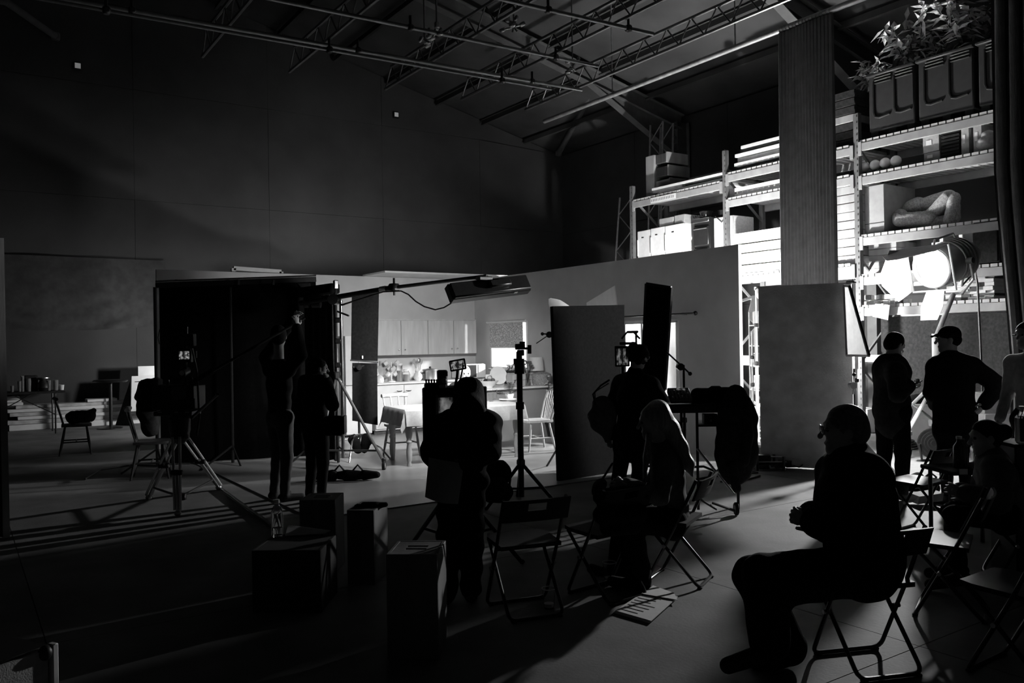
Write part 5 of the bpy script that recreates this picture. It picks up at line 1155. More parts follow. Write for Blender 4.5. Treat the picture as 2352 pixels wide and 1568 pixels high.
# woman with the script, seen from behind
b = stand(1058, 5.12, 1.52, cv(0, 1), dict(hd=A(1076, 918, 5.22), nk=A(1073, 962, 5.12), ch=A(1066, 1000, 5.1), pv=A(1060, 1085, 5.08), sl=A(1022, 985, 5.1), sr=A(1116, 980, 5.1), el=A(1000, 1035, 5.05), er=A(1118, 1030, 5.0), wl=A(1018, 1068, 4.98), wr=A(1078, 1062, 4.96),
    hl=A(1036, 1100, 5.08), hr=A(1086, 1100, 5.1), kl=A(1030, 1235, 5.1), kr=A(1084, 1230, 5.12), al=A(1026, 1362, 5.08), ar=A(1082, 1358, 5.15)))
person('person in a puffy dark jacket seen from behind, script sheets in hand before the monitor', b, FABK, FABK, hair=('long', HAIRD, ([A(1076, 902, 5.22), A(1077, 935, 5.2)], [.096, .1]), ([A(1076, 900, 5.2), A(1074, 950, 5.06), A(1070, 1000, 4.98)], [.085, .1, .1], (FW, .55)), ([A(1074, 950, 5.1), A(1035, 985, 5.05)], [.08, .05], (FW, .6)), ([A(1074, 950, 5.1), A(1112, 985, 5.05)], [.08, .05], (FW, .6))),
    inf=.045, hf=cv(0, .9, -.35), arm=1.15, res=.009, flare=.02, wr=.006, hands={'l': (cv(.3, -.1, -1), cv(.3, 1, 0), .9), 'r': (cv(-1, .2, -.2), cv(0, 1, 0), .7)})
sh = [A(985, 1050, 4.92), A(1066, 1064, 4.92), A(1052, 1157, 4.86), A(976, 1141, 4.86)]
t = thing('script_sheet', 'large printed sheet hanging from the hand of the person in the puffy jacket', 'paper', sh[3])
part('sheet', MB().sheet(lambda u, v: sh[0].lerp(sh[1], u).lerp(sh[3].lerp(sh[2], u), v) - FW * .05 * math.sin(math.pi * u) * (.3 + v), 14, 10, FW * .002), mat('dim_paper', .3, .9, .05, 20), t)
# sound recordist
b = stand(1450, 8.0, 1.6, cv(.75, .65), dict(hd=A(1466, 818, 8.0), nk=A(1458, 860, 8.0), ch=A(1456, 915, 8.0), pv=A(1450, 1000, 8.0), sl=A(1425, 880, 8.2), sr=A(1497, 886, 7.85), el=A(1402, 945, 8.2), wl=A(1400, 1000, 8.15), er=A(1530, 935, 7.95), wr=A(1552, 912, 8.2),
    hl=A(1432, 1020, 8.1), hr=A(1470, 1020, 7.9), kl=A(1422, 1095, 8.2), kr=A(1468, 1095, 7.95), al=A(1405, 1150, 8.2), ar=A(1465, 1155, 7.95)))
person('person with curly hair and glasses standing at the sound cart', b, FABK, FABK, hair=('curly', HAIRD), hf=cv(.85, .4, -.25), glasses=True, inf=.03, coat=.1, bulk=1.12, flare=.01)
sb = thing('shoulder_bag', 'thin cloth bag slung at the hip of the sound recordist', 'bag', A(1384, 985, 8.05)); spart('bag_body', SF(.004).cap(A(1384, 930, 8.05), A(1382, 958, 8.05), .1, .13, sq=(FW, .5)).cap(A(1385, 958, 8.05), A(1395, 1010, 8.05), .12, .04, sq=(FW, .5)), .014, FAGR, sb)
part('strap', MB().tube([A(1368, 930, 8.0), A(1362, 905, 8.0), A(1380, 885, 8.0), A(1400, 872, 8.0)], .01, 6), FADK, sb); part('strap', MB().tube([A(1372, 975, 8.0), A(1366, 900, 8.0), A(1398, 880, 8.0)], .007, 6), FAGR, sb)
# woman with long pale hair
b = stand(1520, 5.58, 1.66, cv(-.97, .12), dict(hd=A(1500, 968, 5.55), nk=A(1517, 1022, 5.6), ch=A(1532, 1085, 5.6), pv=A(1550, 1188, 5.62), sl=A(1525, 1066, 5.46), sr=A(1530, 1056, 5.76), el=A(1516, 1138, 5.36), wl=A(1448, 1122, 5.32), er=A(1490, 1132, 5.8), wr=A(1436, 1112, 5.66),
    hl=A(1543, 1200, 5.5), hr=A(1545, 1196, 5.72), kl=A(1442, 1195, 5.36), kr=A(1436, 1188, 5.66), al=A(1470, 1335, 5.4), ar=A(1420, 1318, 5.7)))
hb = [A(1512, 945, 5.58), A(1536, 985, 5.6), A(1562, 1030, 5.58), A(1580, 1065, 5.54), A(1590, 1092, 5.52)]
person('person with long pale hair sitting forward on a folding chair', b, FAGR, FABK, hair=('long', HAIRL, (hb, [.08, .07, .055, .04, .012]), ([A(1490, 1000, 5.5), A(1486, 1050, 5.42), A(1478, 1105, 5.4)], [.022, .024, .01])), hf=cv(-.97, .05, -.15), inf=.022, flare=.035, wr=.004, res=.0085)
# seated man in glasses, nearest
b = stand(1930, 4.0, 1.75, cv(-.93, .36), dict(hd=A(1938, 988, 4.05), nk=A(1955, 1050, 4.05), ch=A(1965, 1150, 4.0), pv=A(1985, 1262, 3.98), sl=A(1995, 1098, 3.9), sr=A(1925, 1088, 4.22), el=A(1965, 1225, 3.78), wl=A(1876, 1196, 3.9), er=A(1905, 1205, 4.25), wr=A(1868, 1186, 4.12),
    hl=A(1985, 1300, 3.88), hr=A(1975, 1295, 4.08), kl=A(1752, 1318, 3.85), kr=A(1728, 1322, 4.1), al=A(1768, 1478, 3.86), ar=A(1812, 1490, 4.06), tl=A(1672, 1528, 3.8), tr=A(1745, 1532, 4.05)))
person('person in glasses and a long dark coat sitting with clasped hands nearest the camera', b, FABK, FABK, hair=('short', HAIRG), hf=cv(-.97, .2, -.05), inf=.05, glasses=True, flat=.92, coat=.06, drape=((A(1960, 1318, 3.95), A(1765, 1345, 3.92), .11, .1), (A(1765, 1345, 3.92), A(1765, 1400, 3.88), .1, .085)), bulk=1.08, flare=.045, arm=1.05, res=.0075, hands={'l': (cv(-1, .25, .15), cv(-.1, .9, .3), 1.0), 'r': (cv(-1, -.3, .1), cv(-.1, -.8, .3), 1.0)})
# man with the phone
b = stand(2046, 8.2, 1.72, cv(.85, .5), dict(hd=A(2056, 792, 8.2), nk=A(2046, 838, 8.2), wr=A(2086, 886, 8.0), er=A(2062, 905, 7.95), wl=A(2082, 890, 8.35), el=A(2040, 915, 8.4), sl=A(2030, 856, 8.35), sr=A(2058, 856, 8.0)))
person('person in a dark jacket looking down at a phone beside the poly board', b, FADK, FABK, hair=('short', HAIRD), hf=cv(.85, .3, -.42), inf=.04, coat=.16, bulk=1.08, res=.0085, flare=.012, hands={'r': (cv(.9, .2, .2), cv(0, .4, 1), .7), 'l': (cv(.9, -.1, .1), cv(0, -.3, 1), .6)})
p = A(2101, 880, 8.12); t = single('phone', MB().box(p, (.075, .15, .009), M=Matrix((cv(.3, -.9, 0), cv(.85, .28, .35), cv(-.35, 0, .9))).transposed(), ch=.003), FAGR, 'mobile phone held by the person beside the poly board', 'phone')
# man with a cap, hand on hip
b = stand(2190, 7.9, 1.76, cv(-.25, .97), dict(hd=A(2178, 780, 7.9), nk=A(2182, 822, 7.9), ch=A(2186, 875, 7.9), pv=A(2194, 960, 7.9), sl=A(2152, 842, 7.9), sr=A(2232, 842, 7.9), er=A(2292, 884, 7.75), wr=A(2262, 926, 7.8), el=A(2143, 900, 7.9), wl=A(2150, 930, 8.1),
    hl=A(2175, 985, 7.9), hr=A(2216, 985, 7.9)))
person('person in a cap and glasses seen from behind with a hand on the hip', b, FABK, FABK, hair=('cap', FABK), hf=cv(-.9, .35, -.05), inf=.035, bulk=1.3, glasses=True, coat=.1, arm=1.15, res=.0085, hands={'r': (cv(-.6, .0, -.8), cv(-.5, .6, .2), .5)})
# woman with hair tied up
b = stand(2300, 5.4, 1.6, cv(-.95, .2), dict(hd=A(2262, 1004, 5.4), nk=A(2276, 1052, 5.4), ch=A(2290, 1105, 5.38), pv=A(2312, 1172, 5.36), sl=A(2290, 1082, 5.22), sr=A(2276, 1074, 5.56), el=A(2292, 1150, 5.1), wl=A(2222, 1132, 5.16), er=A(2252, 1142, 5.56), wr=A(2208, 1130, 5.44),
    hl=A(2308, 1188, 5.26), hr=A(2302, 1184, 5.46), kl=A(2192, 1182, 5.2), kr=A(2186, 1174, 5.46), al=A(2205, 1318, 5.2), ar=A(2200, 1300, 5.46)))
person('person with hair tied in a bun sitting beside the bottle table', b, FAGR, FABK, hair=('bun', HAIRD), hf=cv(-.97, .1, -.15), inf=.035, arm=1.15, wr=.005, res=.009)
# man at the edge of the frame
b = stand(2372, 7.2, 1.68, cv(-.8, -.5), dict(hd=A(2356, 770, 7.2)))
person('person in a pale striped shirt and glasses at the very edge of the frame', b, FALT, FADK, hair=('short', HAIRD), hf=cv(-.9, -.35, -.05), glasses=True, inf=.014)
# woman with tied hair by the boom stand
b = stand(722, 8.4, 1.52, cv(.6, .75), dict(hd=A(733, 846, 8.4), nk=A(724, 888, 8.4), wr=A(748, 882, 8.25), er=A(764, 930, 8.15), el=A(690, 940, 8.5), wl=A(700, 985, 8.5)))
person('person with tied dark hair and a belt pouch, hand raised to the face', b, FABK, FABK, hair=('tied', HAIRD), hf=cv(.85, .35, -.1), inf=.025, bulk=1.05, hands={'r': (cv(.1, .3, 1), cv(-.6, .4, 0), .6)}, res=.0095)
p = A(766, 975, 8.2); t = thing('belt_pouch', 'black belt pouch on the hip beside the boom stand', 'pouch', p); spart('pouch', SF(.002).cap(p - RT * .05 + UP * .03, p + RT * .06 + UP * .03, .06, .06).cap(p - RT * .05 - UP * .05, p + RT * .05 - UP * .05, .06, .06), .012, FABK, t); part('flap', MB().box(p + RT * .11, (.02, .14, .18), rz=CAMRZ, ch=.006), BKPL, t)
# boom operator in the dark
b = stand(640, 8.6, 1.68, cv(.7, .7), dict(hd=A(640, 772, 8.6), wr=A(682, 752, 8.4), er=A(690, 815, 8.4), wl=A(672, 735, 8.7), el=A(610, 820, 8.75)))
person('person all in black with raised arms in front of the black backdrop', b, FABK, mat('dark_jeans', .05, .9, .2, 30), hair=('short', HAIRD), hf=cv(-.2, .95, .1), inf=.025)
q0, q1 = A(488, 852, 8.1), A(700, 730, 8.6)
t = thing('boom_pole', 'thin dark boom pole held up before the black backdrop', 'boom pole', q0); part('pole', MB().rod(q0, q1, .014, 8), BKMT, t); part('microphone', MB().rod(q0, q0 + (q0 - q1).normalized() * .25, .028, 10), FADK, t)
# performer seated at the table
pc = V((6.31, 10.62, 0))
b = stand(pc, 0, 1.7, cv(.12, -1), None); L = lambda x, y, z: pc + b.r * x + b.f * y + UP * z
b = stand(pc, 0, 1.7, cv(.12, -1), dict(hd=L(0, .05, 1.15), nk=L(0, 0, 1.0), ch=L(0, 0, .82), pv=L(0, -.02, .53), sl=L(-.17, 0, .95), sr=L(.17, 0, .95), el=L(-.24, .1, .72), er=L(.24, .1, .72), wl=L(-.16, .3, .8), wr=L(.16, .3, .8), hl=L(-.09, 0, .52), hr=L(.09, 0, .52), kl=L(-.1, .3, .52), kr=L(.1, .3, .52), al=L(-.1, .22, .09), ar=L(.1, .22, .09)))
person('person with white hair sitting behind the kitchen table, looking towards the camera crew', b, FADK, FADK, hair=('short', HAIRW), hf=cv(.25, -.95, -.05), inf=.014, res=.0085, hands={'l': (cv(.5, -.8, 0), cv(0, 0, -1), .3), 'r': (cv(-.4, -.8, 0), cv(0, 0, -1), .3)})
wood_chair('wooden_chair', 'wooden chair under the white haired performer behind the table', pc - b.f * .02, CAMRZ + math.pi + R(7), WOOD, False)
# ------------------------------------------------------------------ director's monitor on its stand
SCR = bpy.data.materials.new('screen_picture'); SCR.use_nodes = True
nt = SCR.node_tree; bs_ = nt.nodes['Principled BSDF']; tc_ = nt.nodes.new('ShaderNodeTexCoord'); nz = nt.nodes.new('ShaderNodeTexNoise'); nz.inputs['Scale'].default_value = 3.2; nz.inputs['Detail'].default_value = 5
rp_ = nt.nodes.new('ShaderNodeValToRGB'); rp_.color_ramp.elements[0].position = .42; rp_.color_ramp.elements[1].position = .7; rp_.color_ramp.elements[0].color = (.02, .02, .02, 1); rp_.color_ramp.elements[1].color = (.8, .8, .8, 1)
nt.links.new(tc_.outputs['Generated'], nz.inputs['Vector']); nt.links.new(nz.outputs['Fac'], rp_.inputs['Fac']); nt.links.new(rp_.outputs['Color'], bs_.inputs['Emission Color']); bs_.inputs['Emission Strength'].default_value = .6; bs_.inputs['Base Color'].default_value = (.01, .01, .01, 1); bs_.inputs['Roughness'].default_value = .25
SCR2 = SCR.copy(); SCR2.name = 'screen_picture_dim'; SCR2.node_tree.nodes['Principled BSDF'].inputs['Emission Strength'].default_value = .28
CM = Matrix((RT, FW, UP)).transposed()
def cbox(mb, px0, px1, py0, py1, D, dp, ch=.006):                # box facing the camera heading: pixel rectangle at depth D, thickness dp going away
    a, b = at(px0, py1, D), at(px1, py0, D); w_, h_ = (b - a).dot(RT), b.z - a.z
    return mb.box((a + b) / 2 + FW * dp / 2, (abs(w_), dp, abs(h_)), M=CM, ch=ch)
D = 5.75
t = thing('director_monitor', 'large monitor in a deep black hood before the kitchen table', 'monitor', at(1043, 1000, D) * V((1, 1, 0)) + UP * .7)
part('hood', cbox(cbox(cbox(cbox(MB(), 972, 1000, 890, 1060, D, .3), 1088, 1115, 892, 1050, D, .3), 1000, 1088, 889, 908, D, .3), 1000, 1088, 1030, 1056, D, .3), FABK, t, label='deep black cloth hood')
part('case', cbox(MB(), 980, 1110, 897, 1050, D + .2, .08), BKPL, t); part('screen', cbox(MB(), 996, 1092, 912, 1032, D + .185, .012, .002), SCR2, t)
for k in range(5): part('row_knob', cbox(cbox(MB(), 977 + k * 6.2, 980 + k * 6.2, 872, 883, D, .02, .002), 976 + k * 6.2, 981 + k * 6.2, 871, 875, D, .022, .002), BKPL, t)
part('battery_block', cbox(MB(), 974, 1006, 880, 890, D, .12), BKPL, t)
t2 = thing('wireless_receiver', 'small black receiver box with pale buttons on the monitor hood', 'receiver', at(1017, 888, D)); part('case', cbox(MB(), 1004, 1025, 850, 889, D + .03, .1), BKPL, t2); part('bracket', cbox(cbox(MB(), 1008, 1026, 882, 889, D, .03, .003), 1018, 1028, 852, 864, D + .01, .02, .003), BKMT, t2)
part('dial', MB().lathe([(.018, 0), (.016, .012), (.003, .013)], at(1020, 874, D - .01), 14, frame_to(-FW)), STEEL, t2); part('badge', cbox(MB(), 1008, 1024, 883, 891, D - .01, .012, .002), STEEL, t2)
t3 = thing('field_monitor', 'small tilted monitor showing a bright picture above the monitor hood', 'monitor', at(1052, 872, D))
ax_ = rotm(ry=R(-8)); sc_ = at(1051, 838, D); MM = CM @ Matrix.Rotation(R(-9), 3, 'Y')
part('case', MB().box(sc_ + FW * .02, (.115, .03, .078), M=MM, ch=.006), BKPL, t3); part('screen', MB().box(sc_ + FW * .003, (.092, .006, .055), M=MM, ch=.001), SCR, t3)
part('arm', MB().tube([sc_ - UP * .035, at(1050, 865, D), at(1045, 888, D)], .01, 6), BKMT, t3); part('cable', MB().tube([sc_ + RT * .04, at(1060, 860, D), at(1056, 878, D), at(1046, 886, D)], .006, 5), BKPL, t3)
b = at(1044, 1100, 5.85); b.z = 0
st = thing('monitor_stand', 'black tripod stand carrying the hooded director monitor', 'stand', b); tripod(st, b, .62, at(1044, 1050, 5.85).z, .5, legs=(20, 150, 265)); part('cradle', MB().box((b.x, b.y, at(1044, 1056, 5.85).z - .01), (.2, .2, .03), ch=.006), BKMT, st)
# lamp stand with spigot head in front of the counter
b = at(1197, 1100, 8.2); b.z = 0; t = thing('spigot_stand', 'black lamp stand with an empty yoke head in front of the white counter', 'stand', b)
zt = at(1197, 835, 8.2).z; tripod(t, b, .42, zt, .42, r=.018, legs=(-30, 95, 215), col=.03)
part('sleeve', MB().rod((b.x, b.y, zt - .1), (b.x, b.y, zt + .05), .05, 10), BKMT, t); part('sleeve', MB().rod((b.x, b.y, zt - .45), (b.x, b.y, zt - .38), .042, 10), BKMT, t); part('spigot', MB().rod((b.x, b.y, zt), (b.x, b.y, zt + .12), .03, 10), BKMT, t)
hd = part('yoke_head', cbox(cbox(cbox(MB(), 1183, 1206, 789, 803, 8.17, .07), 1193, 1206, 784, 790, 8.18, .05), 1188, 1204, 803, 817, 8.18, .06), BKMT, t); part('side_lever', MB().rod(at(1216, 792, 8.2), at(1216, 812, 8.2), .02, 8).rod(at(1204, 800, 8.2), at(1216, 800, 8.2), .012, 6), BKMT, hd)
part('knob', MB().rod(at(1183, 830, 8.2), at(1192, 830, 8.2), .01, 6).box(at(1183, 830, 8.2), (.025, .03, .06), ch=.005), BKPL, t)
# backpack
c = at(1142, 1100, 7.9); t = thing('backpack', 'black backpack standing on the floor beside the lamp stand', 'backpack', c * V((1, 1, 0)))
spart('bag', SF(.003).cap(at(1130, 1130, 7.9), at(1155, 1130, 7.9), .1, .1).cap(at(1132, 1085, 7.95), at(1154, 1085, 7.95), .09, .09).cap(at(1138, 1070, 8), at(1150, 1070, 8), .06, .06), .014, FABK, t)
part('top_loop', MB().tube([at(1130, 1068, 7.95), at(1136, 1058, 7.95), at(1146, 1058, 7.95), at(1152, 1067, 7.95)], .012, 6), FAGR, t); part('strap', MB().tube([at(1165, 1080, 7.8), at(1172, 1100, 7.8), at(1168, 1130, 7.8)], .012, 6), FADK, t)
spart('front_pocket', SF(.002).cap(at(1132, 1125, 7.78), at(1152, 1125, 7.78), .06, .06).cap(at(1133, 1108, 7.8), at(1151, 1108, 7.8), .05, .05), .014, FADK, t)
# ------------------------------------------------------------------ sound cart
D = 7.55; b = at(1590, 0, D) * V((1, 1, 0)); t = thing('sound_cart', 'black folding sound cart with shelves of equipment', 'cart', b)
zs_ = at(1600, 935, D).z; fx = lambda px, z, dd=0: at(px, CY, D + dd) * V((1, 1, 0)) + UP * z
for px in (1532, 1562, 1598, 1690):
    for dd in (0, .4): part('post', MB().rod(fx(px, .06, dd), fx(px, zs_, dd), .014, 6), BKMT, t)
part('top_tray', MB().prism([fx(1520, zs_), fx(1700, zs_), fx(1700, zs_, .45), fx(1520, zs_, .45)], UP * .03), BKMT, t); part('tray_lip', MB().bar(fx(1518, zs_ - .02), fx(1702, zs_ - .02), .03, .06), BKMT, t)
z2_ = at(1600, 980, D).z; part('shelf', MB().prism([fx(1595, z2_), fx(1692, z2_), fx(1692, z2_, .42), fx(1595, z2_, .42)], UP * .02), BKMT, t)
for a, c in (((1597, .62), (1680, .2)), ((1690, .62), (1600, .22))): part('cross_brace', MB().rod(fx(*a, -.01), fx(*c, -.01), .012, 6), STEEL, t)
part('rail', MB().rod(fx(1630, .12), fx(1690, -.0 + .03), .012, 6).rod(fx(1640, .06), fx(1600, .16), .012, 6), BKMT, t)
for px in (1532, 1685): wheel(fx(px, .062), .06, .03, RT, t)
t = thing('audio_mixer', 'black audio mixer with rows of small pale controls on the sound cart', 'mixer', fx(1560, zs_ + .03, .15)); Mx = CM @ Matrix.Rotation(R(28), 3, 'X'); mc = at(1561, 908, D + .1)
part('case', MB().box(mc, (.2, .2, .05), M=Mx, ch=.006), BKPL, t)
for i in range(6):
    for k in range(3): part('fader_cap', MB().box(mc + Mx @ V((-.08 + .03 * i, -.075 + .05 * k + .01 * (i % 2), .03)), (.012, .018, .016), M=Mx, ch=.002), FAGR if (i + k) % 3 else STEEL, t)
part('display', MB().box(mc + Mx @ V((.02, .07, .028)), (.08, .035, .006), M=Mx), SCR2, t)
t = thing('equipment_case', 'black fabric equipment bag at the end of the sound cart', 'bag', fx(1645, zs_ + .03, .2)); spart('bag', SF(.002).cap(at(1602, 905, D + .15), at(1690, 903, D + .15), .06, .06).cap(at(1602, 920, D + .15), at(1690, 918, D + .15), .06, .06), .015, FABK, t); part('handle', MB().tube([at(1625, 895, D + .1), at(1635, 888, D + .1), at(1652, 888, D + .1), at(1660, 894, D + .1)], .01, 6), FADK, t)
t = thing('recorder', 'small camera like recorder on the lower shelf of the sound cart', 'recorder', fx(1632, z2_ + .02, .1)); part('case', cbox(MB(), 1618, 1648, 950, 978, D + .08, .1), BKPL, t); part('dial', MB().lathe([(.014, 0), (.012, .01), (.002, .011)], at(1633, 966, D + .07), 12, frame_to(-FW)), STEEL, t)
t = thing('headphones', 'pair of headphones hooked on the side of the sound cart', 'headphones', at(1548, 975, 7.5)); part('band', MB().tube([at(1540, 985, 7.5), at(1536, 970, 7.5), at(1548, 962, 7.5), at(1560, 970, 7.5), at(1558, 986, 7.5)], .012, 6), BKPL, t)
for px in (1541, 1558): part('ear_cup', MB().ball(at(px, 990, 7.5), (.035, .035, .04), 10, 8), BKPL, t)
t = thing('hanging_coat', 'long dark coat draped over the end of the sound cart', 'coat', at(1685, 1100, 7.4)); cs = SF(.002); g = lambda px, py, d=0: at(px, py, 7.42 + d)
cs.chain([g(1690, 905), g(1694, 960), g(1692, 1040), g(1690, 1085)], [.08, .13, .14, .11], .12, (FW, .55)); cs.cap(g(1676, 985), g(1672, 1060), .08, .09, .03, (FW, .5)); spart('coat_body', cs, .015, FADK, t)
spart('sleeve', SF(.002).chain([g(1712, 920, -.05), g(1716, 1000, -.08), g(1708, 1060, -.1)], [.05, .055, .05], .02), .014, FADK, t); spart('sleeve', SF(.001).chain([g(1680, 1070, -.08), g(1692, 1122, -.1)], [.05, .04], .02), .014, FADK, t); part('belt', MB().tube([g(1664, 1085), g(1668, 1100), g(1676, 1098)], .01, 6), FADK, t)
t = thing('side_monitor', 'small glowing monitor on a stand beside the curly haired head', 'monitor', at(1428, 850, 8.35)); part('case', cbox(MB(), 1413, 1446, 794, 842, 8.4, .04), BKPL, t); part('screen', cbox(MB(), 1417, 1442, 800, 838, 8.39, .012, .001), SCR2, t); part('top_bracket', cbox(MB(), 1424, 1460, 785, 792, 8.4, .05), BKMT, t)
q = at(1430, 842, 8.42); part('pole', MB().rod((q.x, q.y, .02), q, .018, 8), BKMT, t); part('foot', MB().lathe([(.2, 0), (.2, .015), (.03, .03)], (q.x, q.y, 0), 18), BKMT, t)
# ------------------------------------------------------------------ coat over the empty chair, cups, script on the floor
t = thing('draped_coat', 'dark coat thrown over the backrest of a folding chair', 'coat', at(1425, 1180, 5.05)); g = lambda px, py, d=0: at(px, py, 5.05 + d)
spart('coat_body', SF(.006).chain([g(1380, 1140), g(1475, 1130, .2)], [.05, .05], .03).chain([g(1385, 1180, -.04), g(1465, 1175, .15)], [.06, .06], .03).chain([g(1395, 1215), g(1460, 1205, .15)], [.05, .05]), .014, FABK, t); spart('sleeve', SF(.004).chain([g(1372, 1128, .05), g(1382, 1108, .15)], [.04, .035]), .014, FADK, t)
def cup(px, py, h, r, label, liquid=True):
    c = fl(px, py); t = thing('plastic_cup', label, 'cup', c)
    part('cup', MB().lathe([(r * .72, 0), (r, h), (r * .97, h), (r * .68, .006), (.001, .005)], c, 20), GLASS, t); part('rim', MB().tube([c + V((r * math.cos(a), r * math.sin(a), h)) for a in [k * math.pi / 10 for k in range(20)]], .003, 6, closed=True), CERAM, t)
    if liquid: part('dregs', MB().lathe([(r * .66, .008), (r * .72, .03), (.001, .031)], c, 18), CERAM, t)
cup(1400, 1335, .13, .045, 'clear plastic cup on the floor under the chair with the coat'); cup(1261, 1396, .12, .042, 'clear plastic cup standing at a rear foot of the empty folding chair')
q = [fl(1408, 1408), fl(1490, 1432), fl(1552, 1376), fl(1478, 1362)]
t = thing('floor_script', 'open paper script lying in the lit patch of floor', 'script', q[0])
for k in range(3): o = V((.006 * k, -.004 * k, .003 + .005 * k)); part('page', MB().prism([p + o for p in (q[0], q[1], q[2], q[3])], UP * .004), PAPER, t)
part('loose_page', MB().prism([fl(1500, 1345, .012), fl(1548, 1362, .02), fl(1556, 1378, .022), fl(1476, 1364, .022)], UP * .003), PAPER, t)
lm = MB()
for k in range(7): a = q[0].lerp(q[3], .12 + .11 * k) + UP * .0185; e = q[1].lerp(q[2], .12 + .11 * k) + UP * .0185; lm.bar(a.lerp(e, .12), a.lerp(e, .6 + .07 * (k % 4)), .006, .001)
part('print', lm, FAGR, t, kind='stuff')
# ------------------------------------------------------------------ apple boxes
BXM = mat('apple_box_ply', .16, .65, .2, 8, .1, 60, stretch=(1, 1, .2))
def apple_box(px, D, rzc, w_, d_, h_, label, m=BXM, slots=True, py=None):
    c = camp(px, D); rz = rzc + CAMRZ; t = thing('apple_box', label, 'wooden box', c, rz, 'wooden apple boxes standing about'); P_ = dict(world=False); e = .018
    part('front_panel', MB().box((0, -d_ / 2 + e / 2, h_ / 2), (w_, e, h_), ch=.003), m, t, **P_); part('back_panel', MB().box((0, d_ / 2 - e / 2, h_ / 2), (w_, e, h_), ch=.003), m, t, **P_)
    for s in (-1, 1): part('side_panel', MB().box((s * (w_ / 2 - e / 2), 0, h_ / 2), (e, d_ - 2 * e, h_), ch=.003), m, t, **P_)
    y = .028; g = .0
    if slots:
        sl_ = w_ * .42
        for (x0, x1, y0, y1) in ((-w_ / 2 + e, w_ / 2 - e, -d_ / 2 + e, -.045), (-w_ / 2 + e, w_ / 2 - e, .045, d_ / 2 - e), (-w_ / 2 + e, -sl_ / 2, -.045, .045), (sl_ / 2, w_ / 2 - e, -.045, .045), (-sl_ / 2, sl_ / 2, -.012, .012)):
            part('end_panel', MB().box(((x0 + x1) / 2, (y0 + y1) / 2, h_ - e / 2 - .002), (x1 - x0, y1 - y0, e)), m, t, **P_)
    else: part('end_panel', MB().box((0, 0, h_ - e / 2 - .002), (w_ - 2 * e, d_ - 2 * e, e)), m, t, **P_)
    part('bottom_panel', MB().box((0, 0, e), (w_ - 2 * e, d_ - 2 * e, e)), m, t, **P_); return t
apple_box(950, 4.38, R(-4), .265, .3, .54, 'tall wooden apple box with two slots, nearest the camera and lit from the side')
apple_box(734, 6.0, R(-1), .255, .28, .52, 'upright wooden apple box beside the bottle, below the belt pouch')
apple_box(838, 5.72, R(-9), .19, .3, .5, 'upright apple box with gloves lying on top')
apple_box(672, 5.2, R(-2), .42, .4, .38, 'low dark wooden box carrying a clear bottle', m=mat('dark_box', .03, .8, .2, 8), slots=False)
c = camp(846, 5.7) + UP * .5; t = thing('work_glove', 'dark work gloves lying on the upright apple box', 'glove', c); sf = SF(.002).cap(c + RT * -.05, c + RT * .03, .028, .032, .02).cap(c + RT * .04 + FW * .03, c + RT * .1 + UP * .01, .022, .016, .02)
for k in range(4): sf.cap(c - RT * .05 + FW * (.02 - .016 * k), c - RT * (.1 + .01 * (k % 2)) + FW * (.03 - .02 * k) + UP * .005, .011, .009, .006)
spart('glove_body', sf, .007, FABK, t)
c = fl(637, 1232, .385); t = thing('water_bottle', 'clear water bottle standing on the low dark wooden box', 'bottle', c); part('bottle', MB().lathe([(.034, 0), (.038, .01), (.038, .15), (.03, .185), (.015, .205), (.015, .22), (.012, .22), (.012, .2), (.034, .15), (.034, .012), (.001, .01)], c, 20), GLASS, t); part('lid', MB().lathe([(.018, .218), (.018, .24), (.002, .241)], c, 14), CERAM, t); part('water', MB().lathe([(.001, .013), (.032, .014), (.032, .06), (.001, .061)], c, 18), GLASS, t)
p0 = [fl(662, 1206, .386), fl(760, 1219, .386), fl(745, 1226, .386), fl(655, 1231, .386)]; t = single('leaflet', MB().prism(p0, UP * .004), mat('grey_paper', .3, .9, .1, 15), 'crumpled grey paper lying beside the clear bottle', 'paper')
TRIP = mat('tripod_tube', .6, .35, .05, 10, metal=.4)
# ------------------------------------------------------------------ cinema camera on tripod
D = 8.0; t = thing('cinema_camera', 'cinema camera with small glowing viewfinder screen on a heavy tripod', 'camera', at(415, 960, D))
part('body', cbox(MB(), 348, 446, 884, 942, D, .3, .012), BKPL, t); part('side_plate', cbox(MB(), 393, 428, 886, 918, D - .012, .02, .003), FAGR, t); part('battery', cbox(MB(), 428, 444, 886, 916, D - .03, .05), BKPL, t); part('base_plate', cbox(MB(), 352, 440, 944, 956, D, .25), BKMT, t)
for px in (362, 400, 425): part('latch', cbox(MB(), px, px + 9, 945, 948, D - .01, .01, .001), STEEL, t)
part('matte_box', cbox(MB(), 322, 350, 872, 946, D + .05, .25, .01), FABK, t); part('top_handle', MB().tube([at(385, 884, D + .1), at(388, 868, D + .1), at(440, 868, D + .1), at(444, 884, D + .1)], .018, 8), BKMT, t)
part('focus_ring', MB().rod(at(416, 858, D), at(428, 850, D + .1), .045, 14), BKMT, t); part('lens_glint', MB().lathe([(.02, 0), (.025, .012), (.002, .013)], at(419, 856, D - .04), 12, frame_to(-FW)), STEEL, t)
part('mount_post', MB().rod(at(425, 884, D + .05), at(425, 775, D + .05), .02, 8), BKMT, t)
m_ = part('finder', cbox(MB(), 408, 438, 800, 832, D, .06), BKPL, t); part('screen', cbox(MB(), 411, 434, 806, 825, D - .006, .01, .001), SCR, m_); part('side_screen', cbox(MB(), 444, 451, 806, 822, D + .01, .02, .001), FAGR, m_)
